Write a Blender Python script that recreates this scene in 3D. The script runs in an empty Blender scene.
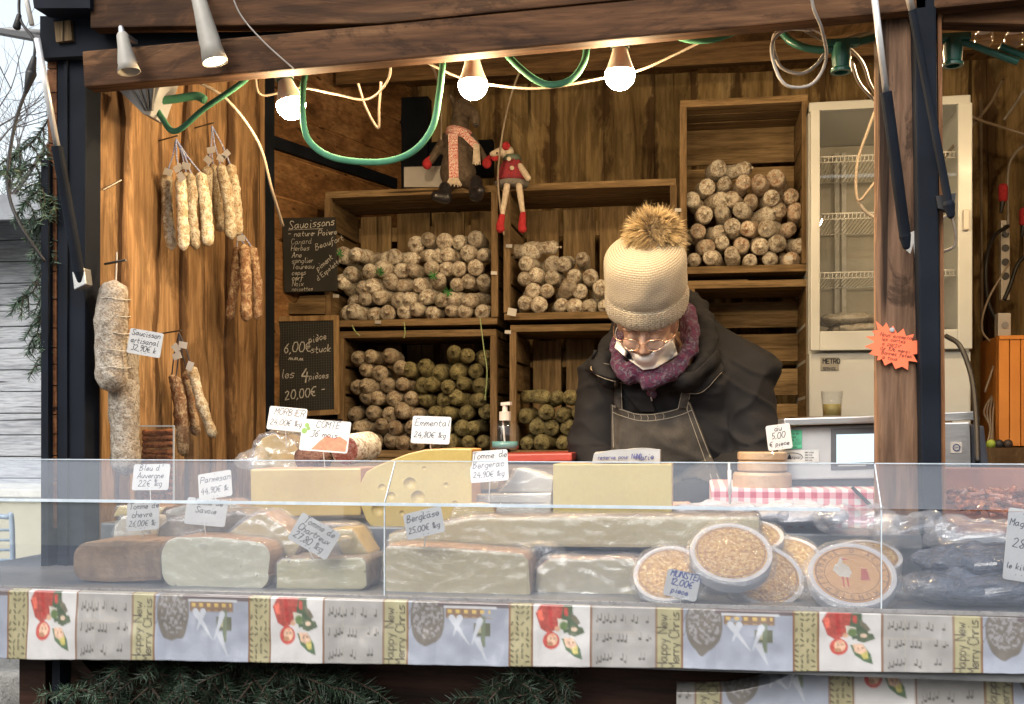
import bpy, bmesh, math, random
import numpy as np
from mathutils import Vector, Matrix, noise, Euler
from mathutils.bvhtree import BVHTree
random.seed(7)
R = math.radians
sc = bpy.context.scene
COL = sc.collection
# ------------------------------------------------------------------ camera
F = 1098.0; HZ = 430.0; YAW = R(9.65); EYE = 1.5
cd = bpy.data.cameras.new('camera'); cam = bpy.data.objects.new('camera', cd); COL.objects.link(cam)
cam.location = (0, 0, EYE); cam.rotation_euler = (R(90), 0, YAW)
cd.sensor_width = 36; cd.lens = 36*F/1024; cd.shift_y = (HZ-352)/1024; cd.clip_end = 500; cd.clip_start = .05
sc.camera = cam
# ------------------------------------------------------------------ world and sun
w = bpy.data.worlds.new('World'); sc.world = w; w.use_nodes = True
nt = w.node_tree; bg = nt.nodes['Background']
sky = nt.nodes.new('ShaderNodeTexSky'); sky.sky_type = 'NISHITA'; sky.sun_disc = False
sky.sun_elevation = R(38); sky.sun_rotation = R(200); sky.air_density = 1.5; sky.dust_density = 4
hs = nt.nodes.new('ShaderNodeHueSaturation'); hs.inputs['Saturation'].default_value = .45; hs.inputs['Value'].default_value = 1.15
nt.links.new(sky.outputs[0], hs.inputs['Color']); nt.links.new(hs.outputs[0], bg.inputs['Color'])
bg.inputs['Strength'].default_value = .15
sd = bpy.data.lights.new('sun', 'SUN'); sd.energy = .5; sd.angle = R(30); sd.color = (1, .97, .93)
sun = bpy.data.objects.new('sun', sd); COL.objects.link(sun); sun.rotation_euler = (R(52), 0, R(-20))
sc.view_settings.view_transform = 'Standard'; sc.view_settings.look = 'None'; sc.view_settings.gamma = 1
sc.view_settings.exposure = .9
BULB = 310.0
sc.cycles.use_denoising = True
sc.cycles.max_bounces = 6; sc.cycles.transparent_max_bounces = 28
sc.cycles.sample_clamp_indirect = 4
sc.cycles.caustics_reflective = False; sc.cycles.caustics_refractive = False

# ------------------------------------------------------------------ geometry helpers
ca, sa = math.cos(YAW), math.sin(YAW)
def ray(px, py):
    x = (px-512)/F; z = (HZ-py)/F
    return Vector((x*ca-sa, x*sa+ca, z))
def at(px, py, y):
    d = ray(px, py); return Vector((0, 0, EYE))+d*(y/d.y)
def atx(px, py, X):
    d = ray(px, py); return Vector((0, 0, EYE))+d*(X/d.x)
def mpp(px, y):                       # metres per pixel there
    return at(px, HZ, y).length*1.0/ (ray(px, HZ).length*F)
def V(*a): return Vector(a)
def nz(p, s=1.0, o=0): return noise.noise(Vector(p)*s+Vector((o, o*1.7, -o)))

ORI = {}
def tag(o, label=None, cat=None, group=None, kind=None):
    if label: o['label'] = label
    if cat: o['category'] = cat
    if group: o['group'] = group
    if kind: o['kind'] = kind
    return o
def thing(name, loc, label, cat, group=None):
    o = bpy.data.objects.new(name, None); COL.objects.link(o); o.location = loc; o.empty_display_size = .05
    ORI[o] = Vector(loc); return tag(o, label, cat, group)
def obj(name, bm, mats, parent=None, smooth=False, recalc=True, origin=None):
    if recalc: bmesh.ops.recalc_face_normals(bm, faces=bm.faces)
    me = bpy.data.meshes.new(name); bm.to_mesh(me); bm.free()
    return objm(name, me, mats, parent, smooth, origin)
def objm(name, me, mats, parent=None, smooth=False, origin=None):
    if not isinstance(mats, (list, tuple)): mats = [mats]
    if len(me.materials): me.materials.clear()
    for m in mats: me.materials.append(m)
    if smooth: me.shade_smooth()
    o = bpy.data.objects.new(name, me); COL.objects.link(o)
    if parent is not None:
        org = ORI[parent]; o.parent = parent; ORI[o] = org.copy()
        me.transform(Matrix.Translation(-org))
    else:
        if origin is None:
            n = len(me.vertices); co = np.empty(n*3); me.vertices.foreach_get('co', co); co = co.reshape(-1, 3)
            mn, mx = co.min(0), co.max(0); origin = Vector(((mn[0]+mx[0])/2, (mn[1]+mx[1])/2, mn[2]))
        origin = Vector(origin); me.transform(Matrix.Translation(-origin)); o.location = origin; ORI[o] = origin
    return o
def B(): return bmesh.new()
def box(bm, lo, hi, mat=0, M_=None, bev=0):
    lo, hi = Vector(lo), Vector(hi)
    vs = [bm.verts.new((x, y, z)) for x in (lo.x, hi.x) for y in (lo.y, hi.y) for z in (lo.z, hi.z)]
    fs = [bm.faces.new([vs[i] for i in f]) for f in ((0,1,3,2),(4,6,7,5),(0,4,5,1),(2,3,7,6),(0,2,6,4),(1,5,7,3))]
    for f in fs: f.material_index = mat
    if bev:
        r = bmesh.ops.bevel(bm, geom=list({e for f in fs for e in f.edges}), offset=bev, segments=2, profile=.6, affect='EDGES')
        vs = list({v for f in r['faces'] for v in f.verts}|{v for v in vs if v.is_valid})
    if M_ is not None: bmesh.ops.transform(bm, matrix=M_, verts=[v for v in vs if v.is_valid])
    return vs
def cbox(bm, c, s, rot=(0,0,0), mat=0, bev=0):
    s = Vector(s)/2
    return box(bm, -s, s, mat, Matrix.Translation(c) @ Euler(rot).to_matrix().to_4x4(), bev)
def beam(bm, a, b, wd, th, up=(0,0,1), mat=0):
    a, b = Vector(a), Vector(b); d = (b-a); L = d.length; d.normalize()
    s = d.cross(Vector(up)).normalized(); u = s.cross(d)
    m = Matrix((d, s, u)).transposed().to_4x4(); m.translation = (a+b)/2
    return box(bm, (-L/2, -wd/2, -th/2), (L/2, wd/2, th/2), mat, m)
def spline(pts, n=8):
    pts = [Vector(p) for p in pts]
    if len(pts) < 3: return [pts[0].lerp(pts[1], i/n) for i in range(n+1)]
    P = [pts[0]*2-pts[1]]+pts+[pts[-1]*2-pts[-2]]; out = []
    for i in range(1, len(P)-2):
        for k in range(n):
            t = k/n; a, b, c, d = P[i-1:i+3]
            out.append(.5*((2*b)+(c-a)*t+(2*a-5*b+4*c-d)*t*t+(3*b-a-3*c+d)*t**3))
    out.append(pts[-1]); return out
def tube(bm, pts, r, seg=8, mat=0, caps=True, flat=1.0, ref=(0,1,0)):
    pts = [Vector(p) for p in pts]; n = len(pts); rings = []
    rr = r if callable(r) else (lambda t: r)
    ref = Vector(ref)
    for i, p in enumerate(pts):
        d = (pts[min(i+1, n-1)]-pts[max(i-1, 0)])
        if d.length < 1e-9: d = Vector((0,0,1))
        d.normalize(); s = d.cross(ref)
        if s.length < 1e-3: s = d.cross(Vector((1,0,.01)))
        s.normalize(); u = s.cross(d); q = rr(i/(n-1))
        rings.append([bm.verts.new(p+s*q*math.cos(2*math.pi*k/seg)+u*q*flat*math.sin(2*math.pi*k/seg)) for k in range(seg)])
    for a, b in zip(rings, rings[1:]):
        for k in range(seg):
            f = bm.faces.new((a[k], a[(k+1) % seg], b[(k+1) % seg], b[k])); f.material_index = mat
    if caps:
        for rg in (rings[0][::-1], rings[-1]):
            f = bm.faces.new(rg); f.material_index = mat
    return rings
def lathe(bm, prof, M_=None, seg=32, mat=0):
    rings = []; new = []
    for r, z in prof:
        if r < 1e-6: v = bm.verts.new((0,0,z)); rings.append([v]); new.append(v)
        else:
            g = [bm.verts.new((r*math.cos(2*math.pi*k/seg), r*math.sin(2*math.pi*k/seg), z)) for k in range(seg)]
            rings.append(g); new += g
    for a, b in zip(rings, rings[1:]):
        for k in range(seg):
            q = [a[k % len(a)], a[(k+1) % len(a)], b[(k+1) % len(b)], b[k % len(b)]]
            q = list(dict.fromkeys(q))
            if len(q) > 2:
                f = bm.faces.new(q); f.material_index = mat
    if M_ is not None: bmesh.ops.transform(bm, matrix=M_, verts=new)
    return new
def ell(bm, c, r, rot=(0,0,0), seg=20, mat=0, M_=None):
    n = max(8, seg//2)
    prof = [(math.sin(math.pi*i/n), -math.cos(math.pi*i/n)) for i in range(n+1)]
    prof[0] = (0, -1); prof[-1] = (0, 1)
    if not hasattr(r, '__len__'): r = (r, r, r)
    m = Matrix.Translation(c) @ Euler(rot).to_matrix().to_4x4() @ Matrix.Diagonal((*r, 1))
    if M_ is not None: m = M_ @ m
    return lathe(bm, prof, m, seg, mat)
def caps(bm, a, b, ra, rb, seg=14, mat=0):
    a, b = Vector(a), Vector(b); d = (b-a).normalized(); pts = []; rs = []
    for i in range(6): t = math.pi/2*(1-i/5); pts.append(a-d*ra*math.sin(t)); rs.append(max(ra*math.cos(t), 1e-4))
    for i in range(1, 6): t = math.pi/2*i/5; pts.append(b+d*rb*math.sin(t)); rs.append(max(rb*math.cos(t), 1e-4))
    tube(bm, pts, lambda t: rs[round(t*10)], seg, mat)
def prism(bm, P, depth, mats=(0, 0), dirv=(0,1,0), back=0):
    """polygon P (world points), extruded by depth along dirv; mats = (sides and back, front)"""
    dv = Vector(dirv)*depth
    a = [bm.verts.new(p) for p in P]; b = [bm.verts.new(Vector(p)+dv) for p in P]
    f = bm.faces.new(a); f.material_index = mats[1]; fs = [f]
    g = bm.faces.new(b[::-1]); g.material_index = mats[0]; fs.append(g)
    n = len(P)
    for i in range(n):
        h = bm.faces.new((a[i], b[i], b[(i+1) % n], a[(i+1) % n])); h.material_index = mats[0]; fs.append(h)
    return a+b, fs
def pprism(bm, pix, y, depth, mats=(0, 0)):
    return prism(bm, [at(p[0], p[1], y) for p in pix], depth, mats)
def bevel(bm, off, seg=2):
    bmesh.ops.recalc_face_normals(bm, faces=bm.faces)
    es = [e for e in bm.edges if len(e.link_faces) == 2 and e.calc_face_angle(0) > .5]
    bmesh.ops.bevel(bm, geom=es, offset=off, segments=seg, profile=.6, affect='EDGES', clamp_overlap=True)
def rrect(cx, cy, w, h, r, n=4):
    out = []
    for sx, sy, a0 in ((1,1,0),(-1,1,90),(-1,-1,180),(1,-1,270)):
        for i in range(n+1):
            t = R(a0+90*i/n); out.append((cx+sx*(w/2-r)+r*math.cos(t), cy+sy*(h/2-r)+r*math.sin(t)))
    return out
def remesh(bm, voxel, smooth=2, name='tmp', fac=.5):
    bmesh.ops.recalc_face_normals(bm, faces=bm.faces)
    me = bpy.data.meshes.new(name); bm.to_mesh(me); bm.free()
    o = bpy.data.objects.new(name, me); COL.objects.link(o)
    m = o.modifiers.new('r', 'REMESH'); m.mode = 'VOXEL'; m.voxel_size = voxel
    if smooth:
        s = o.modifiers.new('s', 'SMOOTH'); s.factor = fac; s.iterations = smooth
    dg = bpy.context.evaluated_depsgraph_get()
    me2 = bpy.data.meshes.new_from_object(o.evaluated_get(dg)); bpy.data.objects.remove(o); bpy.data.meshes.remove(me)
    return me2
def displace(me, fn):
    n = len(me.vertices); co = np.empty(n*3); me.vertices.foreach_get('co', co); co = co.reshape(-1, 3)
    no = np.array([v.normal[:] for v in me.vertices])
    d = np.array([fn(Vector(c), Vector(k)) for c, k in zip(co, no)])
    me.vertices.foreach_set('co', (co+no*d[:, None]).ravel()); me.update()

# ------------------------------------------------------------------ material helpers
def newmat(name):
    m = bpy.data.materials.new(name); m.use_nodes = True; t = m.node_tree
    return m, t, t.nodes['Principled BSDF']
def N(t, k, **kw):
    n = t.nodes.new(k)
    for a, b in kw.items():
        if hasattr(n, a): setattr(n, a, b)
    return n
def coords(t, stretch=(1,1,1), kind='Object', rnd=True):
    tc = N(t, 'ShaderNodeTexCoord'); mp = N(t, 'ShaderNodeMapping'); mp.inputs['Scale'].default_value = stretch
    v = N(t, 'ShaderNodeVectorMath', operation='ADD'); t.links.new(tc.outputs[kind], v.inputs[0])
    if rnd:
        oi = N(t, 'ShaderNodeObjectInfo'); at_ = N(t, 'ShaderNodeAttribute'); at_.attribute_name = 'tint'
        s = N(t, 'ShaderNodeVectorMath', operation='SCALE'); s.inputs[3].default_value = 31
        t.links.new(at_.outputs['Color'], s.inputs[0])
        a = N(t, 'ShaderNodeVectorMath', operation='ADD'); t.links.new(s.outputs[0], a.inputs[0])
        k = N(t, 'ShaderNodeVectorMath', operation='SCALE'); k.inputs[0].default_value = (17, 9, 13)
        t.links.new(oi.outputs['Random'], k.inputs[3]); t.links.new(k.outputs[0], a.inputs[1])
        t.links.new(a.outputs[0], v.inputs[1])
    t.links.new(v.outputs[0], mp.inputs[0]); return mp.outputs[0]
def tnoise(t, vec, scale, detail=5, rough=.6, dist=0):
    n = N(t, 'ShaderNodeTexNoise'); n.inputs['Scale'].default_value = scale; n.inputs['Detail'].default_value = detail
    n.inputs['Roughness'].default_value = rough; n.inputs['Distortion'].default_value = dist; t.links.new(vec, n.inputs['Vector'])
    return n.outputs['Fac']
def ramp(t, fac, stops):
    r = N(t, 'ShaderNodeValToRGB'); e = r.color_ramp.elements
    while len(e) < len(stops): e.new(.5)
    for k, (p, c) in zip(e, stops):
        k.position = p; k.color = (*c, 1) if len(c) == 3 else c
    t.links.new(fac, r.inputs[0]); return r.outputs[0]
def mix(t, fac, a, b, bt='MIX'):
    m = N(t, 'ShaderNodeMixRGB', blend_type=bt)
    for i, v in ((0, fac), (1, a), (2, b)):
        if hasattr(v, 'links') or hasattr(v, 'is_linked'): t.links.new(v, m.inputs[i])
        elif i == 0: m.inputs[0].default_value = v
        else: m.inputs[i].default_value = (*v, 1)
    return m.outputs[0]
def bump(t, p, h, strength=.3, dist=.01, slot='Normal'):
    b = N(t, 'ShaderNodeBump'); b.inputs['Strength'].default_value = strength; b.inputs['Distance'].default_value = dist
    t.links.new(h, b.inputs['Height']); t.links.new(b.outputs[0], p.inputs[slot]); return b
def simple(name, c, c2=None, scale=15, rough=.6, bmp=.15, stretch=(1,1,1), metal=0, coat=0, spec=.5, lo=.35, hi=.65, dist=.004, bs=None, rv=.15):
    m, t, p = newmat(name); v = coords(t, stretch); f = tnoise(t, v, scale)
    c2 = c2 or tuple(x*.72 for x in c)
    t.links.new(ramp(t, f, [(lo, c2), (hi, c)]), p.inputs['Base Color'])
    g = tnoise(t, v, bs or scale*4, 4)
    mr = N(t, 'ShaderNodeMapRange'); mr.inputs[3].default_value = max(0, rough-rv); mr.inputs[4].default_value = min(1, rough+rv)
    t.links.new(g, mr.inputs[0]); t.links.new(mr.outputs[0], p.inputs['Roughness'])
    p.inputs['Metallic'].default_value = metal; p.inputs['Coat Weight'].default_value = coat; p.inputs['Specular IOR Level'].default_value = spec
    if bmp: bump(t, p, g, bmp, dist)
    return m
def wood(name, dark, mid, light, axis='z', rough=.7, bmp=.35, cross=28, bark=None, blotch=.35, knots=True, scars=.0):
    m, t, p = newmat(name)
    st = [1, 1, 1]; st['xyz'.index(axis)] = .085
    v = coords(t, tuple(st)); v2 = coords(t, tuple(.35 if i == 'xyz'.index(axis) else 1 for i in range(3)))
    g = tnoise(t, v, cross, 8, .62, .8); fine = tnoise(t, v, cross*5, 4, .6)
    bl = tnoise(t, v2, 5, 4, .55, .5); v4 = coords(t, tuple(.03 if i == 'xyz'.index(axis) else 1 for i in range(3))); cr = tnoise(t, v4, cross*1.6, 2, .5, .3)
    col = ramp(t, g, [(.28, dark), (.5, mid), (.74, light)])
    col = mix(t, .42, col, ramp(t, fine, [(.35, tuple(x*.45 for x in dark)), (.62, (1, 1, 1))]), 'MULTIPLY')
    col = mix(t, blotch, col, ramp(t, bl, [(.3, (.35, .3, .26)), (.6, (1.0, 1.0, 1.0))]), 'MULTIPLY')
    col = mix(t, ramp(t, cr, [(.285, (.9,)*3), (.315, (0,)*3)]), col, tuple(x*.18 for x in dark))
    if knots:
        vo = N(t, 'ShaderNodeTexVoronoi'); vo.inputs['Scale'].default_value = 3.2; vo.inputs['Randomness'].default_value = 1
        t.links.new(v2, vo.inputs['Vector'])
        col = mix(t, ramp(t, vo.outputs['Distance'], [(.05, (.85,)*3), (.11, (0,)*3)]), col, tuple(x*.35 for x in dark))
    if bark:
        uv = N(t, 'ShaderNodeUVMap'); se = N(t, 'ShaderNodeSeparateXYZ'); t.links.new(uv.outputs[0], se.inputs[0])
        n2 = tnoise(t, v2, 9, 6, .65, .6)
        a = N(t, 'ShaderNodeMath', operation='SUBTRACT'); t.links.new(se.outputs[0], a.inputs[0]); a.inputs[1].default_value = .5
        b = N(t, 'ShaderNodeMath', operation='ABSOLUTE'); t.links.new(a.outputs[0], b.inputs[0])
        c = N(t, 'ShaderNodeMath', operation='ADD'); t.links.new(b.outputs[0], c.inputs[0]); t.links.new(n2, c.inputs[1])
        col = mix(t, ramp(t, c.outputs[0], [(.82, (0,)*3), (.93, (.85,)*3)]), col, mix(t, n2, bark, tuple(x*.35 for x in bark)))
    if scars:
        n3 = tnoise(t, v2, 7, 7, .7, 1.2)
        col = mix(t, ramp(t, n3, [(.5, (0,)*3), (.56, (scars,)*3)]), col, tuple(x*.3 for x in dark))
    at_ = N(t, 'ShaderNodeAttribute'); at_.attribute_name = 'tint'
    mr = N(t, 'ShaderNodeMapRange'); mr.inputs[3].default_value = .72; mr.inputs[4].default_value = 1.2
    t.links.new(at_.outputs['Fac'], mr.inputs[0])
    hsv = N(t, 'ShaderNodeHueSaturation'); t.links.new(col, hsv.inputs['Color']); t.links.new(mr.outputs[0], hsv.inputs['Value'])
    t.links.new(hsv.outputs[0], p.inputs['Base Color'])
    p.inputs['Roughness'].default_value = rough; p.inputs['Specular IOR Level'].default_value = .18
    hh = mix(t, .5, g, fine); bump(t, p, hh, bmp, .006)
    return m
def film_mat(name, gl=.16, haze=.08, tint=(.9, .93, .97), rough=.12, bs=60, bst=.6):
    m = bpy.data.materials.new(name); m.use_nodes = True; t = m.node_tree; t.nodes.clear()
    out = N(t, 'ShaderNodeOutputMaterial'); tr = N(t, 'ShaderNodeBsdfTransparent'); gs = N(t, 'ShaderNodeBsdfGlossy'); df = N(t, 'ShaderNodeBsdfDiffuse')
    df.inputs[0].default_value = (*tint, 1); gs.inputs['Roughness'].default_value = rough
    v = coords(t, (1, 1, 1)); n = tnoise(t, v, bs, 5, .6, .6)
    lw = N(t, 'ShaderNodeLayerWeight'); lw.inputs[0].default_value = .35
    a = N(t, 'ShaderNodeMath', operation='MULTIPLY_ADD'); t.links.new(lw.outputs['Facing'], a.inputs[0]); a.inputs[1].default_value = .2; a.inputs[2].default_value = gl
    if bst:
        b = N(t, 'ShaderNodeBump'); b.inputs['Strength'].default_value = bst; b.inputs['Distance'].default_value = .003
        t.links.new(n, b.inputs['Height']); t.links.new(b.outputs[0], gs.inputs['Normal'])
    m1 = N(t, 'ShaderNodeMixShader'); m1.inputs[0].default_value = haze; t.links.new(tr.outputs[0], m1.inputs[1]); t.links.new(df.outputs[0], m1.inputs[2])
    m2 = N(t, 'ShaderNodeMixShader'); t.links.new(a.outputs[0], m2.inputs[0]); t.links.new(m1.outputs[0], m2.inputs[1]); t.links.new(gs.outputs[0], m2.inputs[2])
    t.links.new(m2.outputs[0], out.inputs[0]); return m
def glass_mat(name, base=.06, k=1.0, haze=.02, tint=(.8, .88, 1)):
    m = bpy.data.materials.new(name); m.use_nodes = True; t = m.node_tree; t.nodes.clear()
    out = N(t, 'ShaderNodeOutputMaterial'); tr = N(t, 'ShaderNodeBsdfTransparent'); gs = N(t, 'ShaderNodeBsdfGlossy'); df = N(t, 'ShaderNodeBsdfDiffuse')
    df.inputs[0].default_value = (*tint, 1); gs.inputs['Roughness'].default_value = .015; tr.inputs[0].default_value = (.98, .99, 1, 1)
    fr = N(t, 'ShaderNodeLayerWeight'); fr.inputs[0].default_value = .5
    pw = N(t, 'ShaderNodeMath', operation='POWER'); t.links.new(fr.outputs['Facing'], pw.inputs[0]); pw.inputs[1].default_value = 4
    a = N(t, 'ShaderNodeMath', operation='MULTIPLY_ADD'); t.links.new(pw.outputs[0], a.inputs[0]); a.inputs[1].default_value = k; a.inputs[2].default_value = base
    v = coords(t, (1, 1, 1)); n = tnoise(t, v, 3, 6, .7)
    h = N(t, 'ShaderNodeMath', operation='MULTIPLY'); t.links.new(n, h.inputs[0]); h.inputs[1].default_value = haze*2
    m1 = N(t, 'ShaderNodeMixShader'); t.links.new(h.outputs[0], m1.inputs[0]); t.links.new(tr.outputs[0], m1.inputs[1]); t.links.new(df.outputs[0], m1.inputs[2])
    m2 = N(t, 'ShaderNodeMixShader'); t.links.new(a.outputs[0], m2.inputs[0]); t.links.new(m1.outputs[0], m2.inputs[1]); t.links.new(gs.outputs[0], m2.inputs[2])
    t.links.new(m2.outputs[0], out.inputs[0]); return m
def emit_mat(name, c, s):
    m = bpy.data.materials.new(name); m.use_nodes = True; t = m.node_tree; t.nodes.clear()
    out = N(t, 'ShaderNodeOutputMaterial'); e = N(t, 'ShaderNodeEmission'); e.inputs[0].default_value = (*c, 1); e.inputs[1].default_value = s
    t.links.new(e.outputs[0], out.inputs[0]); return m
def vcol_mat(name, rough=.45, bmp=.12, scale=220, coat=0):
    m, t, p = newmat(name); a = N(t, 'ShaderNodeVertexColor', layer_name='print'); v = coords(t)
    n = tnoise(t, v, scale, 3)
    t.links.new(mix(t, .12, a.outputs[0], ramp(t, n, [(.3, (.5,)*3), (.7, (1.0,)*3)]), 'MULTIPLY'), p.inputs['Base Color'])
    p.inputs['Roughness'].default_value = rough; p.inputs['Coat Weight'].default_value = coat; bump(t, p, n, bmp, .002); return m
def settint(bm_or_me, vals):
    pass

# ------------------------------------------------------------------ handwriting (own single stroke letters)
G = {k: v for k, v in (x.split('=') for x in '''A=02 28 42|14 34
B=02 08 28 37 26 05 25 44 33 22 02
C=47 28 18 06 04 12 32 43
D=02 08 28 46 44 22 02
E=42 02 08 48|05 35
G=47 28 18 06 04 12 32 44 24
H=08 02|48 42|05 45
I=28 22
J=38 33 22 12 03
K=08 02|48 05 42
L=08 02 42
M=02 08 25 48 42
N=02 08 42 48
O=18 06 04 12 32 44 46 38 18
P=02 08 38 47 46 35 05
R=02 08 38 47 46 35 05|25 42
S=47 38 18 07 16 34 43 32 12 03
T=08 48|28 22
U=08 03 12 32 43 48
V=08 22 48
W=08 12 26 32 48
a=35 15 04 03 12 22 34|35 33 42
b=08 02|04 15 25 34 33 22 12 03
c=34 25 15 04 03 12 22 33
d=38 33 42|35 15 04 03 12 22 33
e=03 34 25 15 04 03 12 22 33
f=38 28 17 11 00|05 35
g=35 15 04 03 12 32|35 31 20 10
h=08 02|04 15 25 34 32
i=15 12 22|17 17.2
j=25 21 10|27 27.2
k=08 02|35 03 32
l=18 13 22
m=05 02|04 15 24 22|24 35 44 42
n=05 02|04 15 25 34 32
o=15 04 03 12 22 33 34 25 15
p=05 00|04 15 25 34 33 22 12 03
q=35 15 04 03 12 32|35 30
r=05 02|04 15 25
s=35 15 04 14 33 22 02
t=17 13 22 32|05 35
u=05 03 12 22 34|35 32
v=05 22 35
w=05 12 24 32 45
x=05 32|02 35
y=05 22|35 10
z=05 35 02 32
0=18 06 04 12 32 44 46 38 18
1=06 18 12
2=07 18 28 37 36 02 42
3=08 38 25 34 33 22 02
4=28 04 44|36 31
5=38 08 05 25 34 33 22 02
6=38 16 04 12 22 33 34 25 05
7=08 38 12|15 35
8=18 07 16 34 33 22 12 03 14 36 37 28 18
9=34? '''.strip().split('\n')) if '?' not in v}
G['9'] = '36 15 06 07 18 28 37 34 22 12'; G[','] = '12 01'; G['.'] = '12 12.4'; G['-'] = '05 35'; G['/'] = '02 38'; G["'"] = '28 26'
G['€'] = '48 28 06 04 22 42|05 35|04 34'; G['é'] = G['e']+'|16 38'; G['è'] = G['e']+'|36 18'; G['~'] = '04 16 24 36 44'; G['É'] = G['E']+'|19 39'; G['ä'] = G['a']+'|07 07.3|27 27.3'
def strokes(bm, text, o, ex, ey, h, th=.0008, jit=.25, slant=.15, mat=0, rng=None, bold=1):
    """text at o (left, baseline), letter height h, along unit ex and ey, as raised ink ribbons"""
    rng = rng or random; x = 0; ex, ey = Vector(ex).normalized(), Vector(ey).normalized(); nrm = ex.cross(ey); s = h/6
    for ch in text:
        if ch == ' ': x += 3.2*s; continue
        g = G.get(ch) or G.get(ch.lower()) or G.get(ch.upper())
        if not g: x += 3*s; continue
        mx = 0; dy = rng.uniform(-jit, jit)
        for st in g.split('|'):
            pts = []
            for q in st.split():
                a, b = float(q[0]), float(q[1:]); mx = max(mx, a)
                a += rng.uniform(-jit, jit)*.6; b += rng.uniform(-jit, jit)*.6+dy-2; pts.append((a*s*.85+b*s*slant, b*s))
            for p, q in zip(pts, pts[1:]):
                P = Vector(o)+ex*(x+p[0])+ey*p[1]; Q = Vector(o)+ex*(x+q[0])+ey*q[1]
                d = (Q-P)
                if d.length < 1e-6: continue
                d.normalize(); k = nrm.cross(d)*th*bold; e = d*th*.6
                vs = [bm.verts.new(c) for c in (P-k-e, Q-k+e, Q+k+e, P+k-e)]
                f = bm.faces.new(vs); f.material_index = mat
        x += (mx*.85+1.1)*s
    return x
# ------------------------------------------------------------------ materials
W_beam = wood('stained_beam_wood', (.05,.021,.008), (.155,.072,.031), (.26,.135,.062), 'x', .75, .5, 16, blotch=.5, scars=.55)
W_wall = wood('live_edge_plank_wood', (.18,.10,.045), (.37,.225,.11), (.50,.34,.185), 'z', .7, .8, 22, bark=(.11,.058,.030), blotch=.4, scars=.35)
W_side = wood('side_board_wood', (.15,.07,.028), (.33,.175,.075), (.46,.28,.13), 'y', .55, .3, 20, blotch=.4, scars=.3)
W_back = wood('weathered_yellow_plank_wood', (.20,.13,.055), (.47,.34,.165), (.64,.50,.28), 'z', .8, .6, 14, bark=(.13,.07,.035), blotch=.35, scars=.35)
W_dark = wood('dark_plank_wood', (.012,.006,.004), (.05,.022,.014), (.085,.038,.024), 'x', .6, .3, 18, scars=.3)
W_crx = wood('crate_wood_along', (.12,.08,.038), (.27,.185,.095), (.38,.275,.155), 'x', .8, .45, 30, knots=False)
W_cry = wood('crate_wood_deep', (.12,.08,.038), (.26,.18,.093), (.37,.27,.15), 'y', .8, .45, 30, knots=False)
W_crz = wood('crate_wood_upright', (.12,.075,.038), (.25,.17,.09), (.35,.25,.145), 'z', .8, .45, 30, knots=False)
W_bkx = wood('lightened_crate_wood_along', (.16,.11,.055), (.38,.27,.145), (.52,.39,.22), 'x', .8, .5, 24)  # crate wood coloured paler to lift the shaded crate backs
W_bkz = wood('lightened_crate_wood_upright', (.16,.11,.055), (.38,.27,.145), (.52,.39,.22), 'z', .8, .5, 24)  # upright copy, also paler to offset the shade inside the crates
W_pil = wood('rough_pillar_wood', (.09,.05,.03), (.25,.15,.095), (.42,.29,.20), 'z', .8, 1.0, 13, blotch=.7, scars=.75)
W_ceil = wood('ceiling_board_wood', (.16,.09,.04), (.34,.21,.10), (.48,.32,.16), 'y', .7, .4, 14, blotch=.5, scars=.4)
W_floor = wood('floor_wood', (.05,.03,.02), (.12,.08,.05), (.18,.12,.08), 'x')
W_grey = wood('grey_siding_wood', (.24,.255,.28), (.36,.38,.41), (.44,.46,.49), 'x', .7, .3, 20, knots=False, blotch=.25)
BLACK = simple('black_metal', (.009,.012,.019), (.004,.006,.010), 8, .7, .08, spec=.12)
BLK = simple('black_rubber', (.012,.012,.014), None, 20, .5, .1)
CHROME = simple('chrome_rod', (.72,.72,.72), (.6,.6,.6), 30, .35, .03, metal=.5, rv=.08)
STEEL = simple('brushed_steel', (.5,.51,.52), (.42,.43,.44), 60, .35, .05, stretch=(.1,1,1), metal=.9, rv=.08)
GREYP = simple('grey_plastic', (.33,.34,.35), (.28,.29,.30), 12, .5, .06)
DGREY = simple('dark_grey_plastic', (.05,.055,.065), None, 12, .4, .05)
WHITEP = simple('white_plastic', (.58,.56,.52), (.50,.48,.45), 9, .4, .04)
CREAM = simple('cream_enamel', (.52,.555,.56), (.45,.48,.485), 3, .35, .03, lo=.3, hi=.7)
FRIDGEIN = simple('fridge_lining', (.55,.54,.48), (.42,.40,.33), 4, .5, .05)
PAPER = simple('white_card', (.46,.455,.45), (.40,.395,.39), 14, .35, .04, coat=.2)
INK = simple('black_marker_ink', (.02,.02,.03), None, 10, .4, 0)
CHALK = simple('chalk', (.75,.74,.70), (.4,.4,.38), 160, .95, 0)
SLATE = simple('blackboard_paint', (.022,.022,.02), (.012,.012,.011), 9, .8, .05)
GREENC = simple('green_cable_rubber', (.07,.22,.13), (.045,.16,.095), 20, .75, .1, spec=.2)
DGREEN = simple('dark_green_plastic', (.012,.10,.07), None, 20, .35, .05)
WCAB = simple('pale_cable_plastic', (.25,.205,.155), (.19,.155,.12), 20, .45, .05)
GCAB = simple('grey_cable_plastic', (.30,.27,.24), None, 20, .5, .05)
GLASS = glass_mat('acrylic_screen', .10, .9, .03)
GLASSL = glass_mat('acrylic_front_bluish_veil', .12, .9, .042, (.66,.78,1))  # bluish veil of reflections put into the haze colour, uneven like smears
GLASS2 = glass_mat('clear_glass', .03, 1.0, .01, (1, 1, 1))
FILM = film_mat('cling_film', .085, .035, rough=.14, bs=90, bst=.9)
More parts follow.
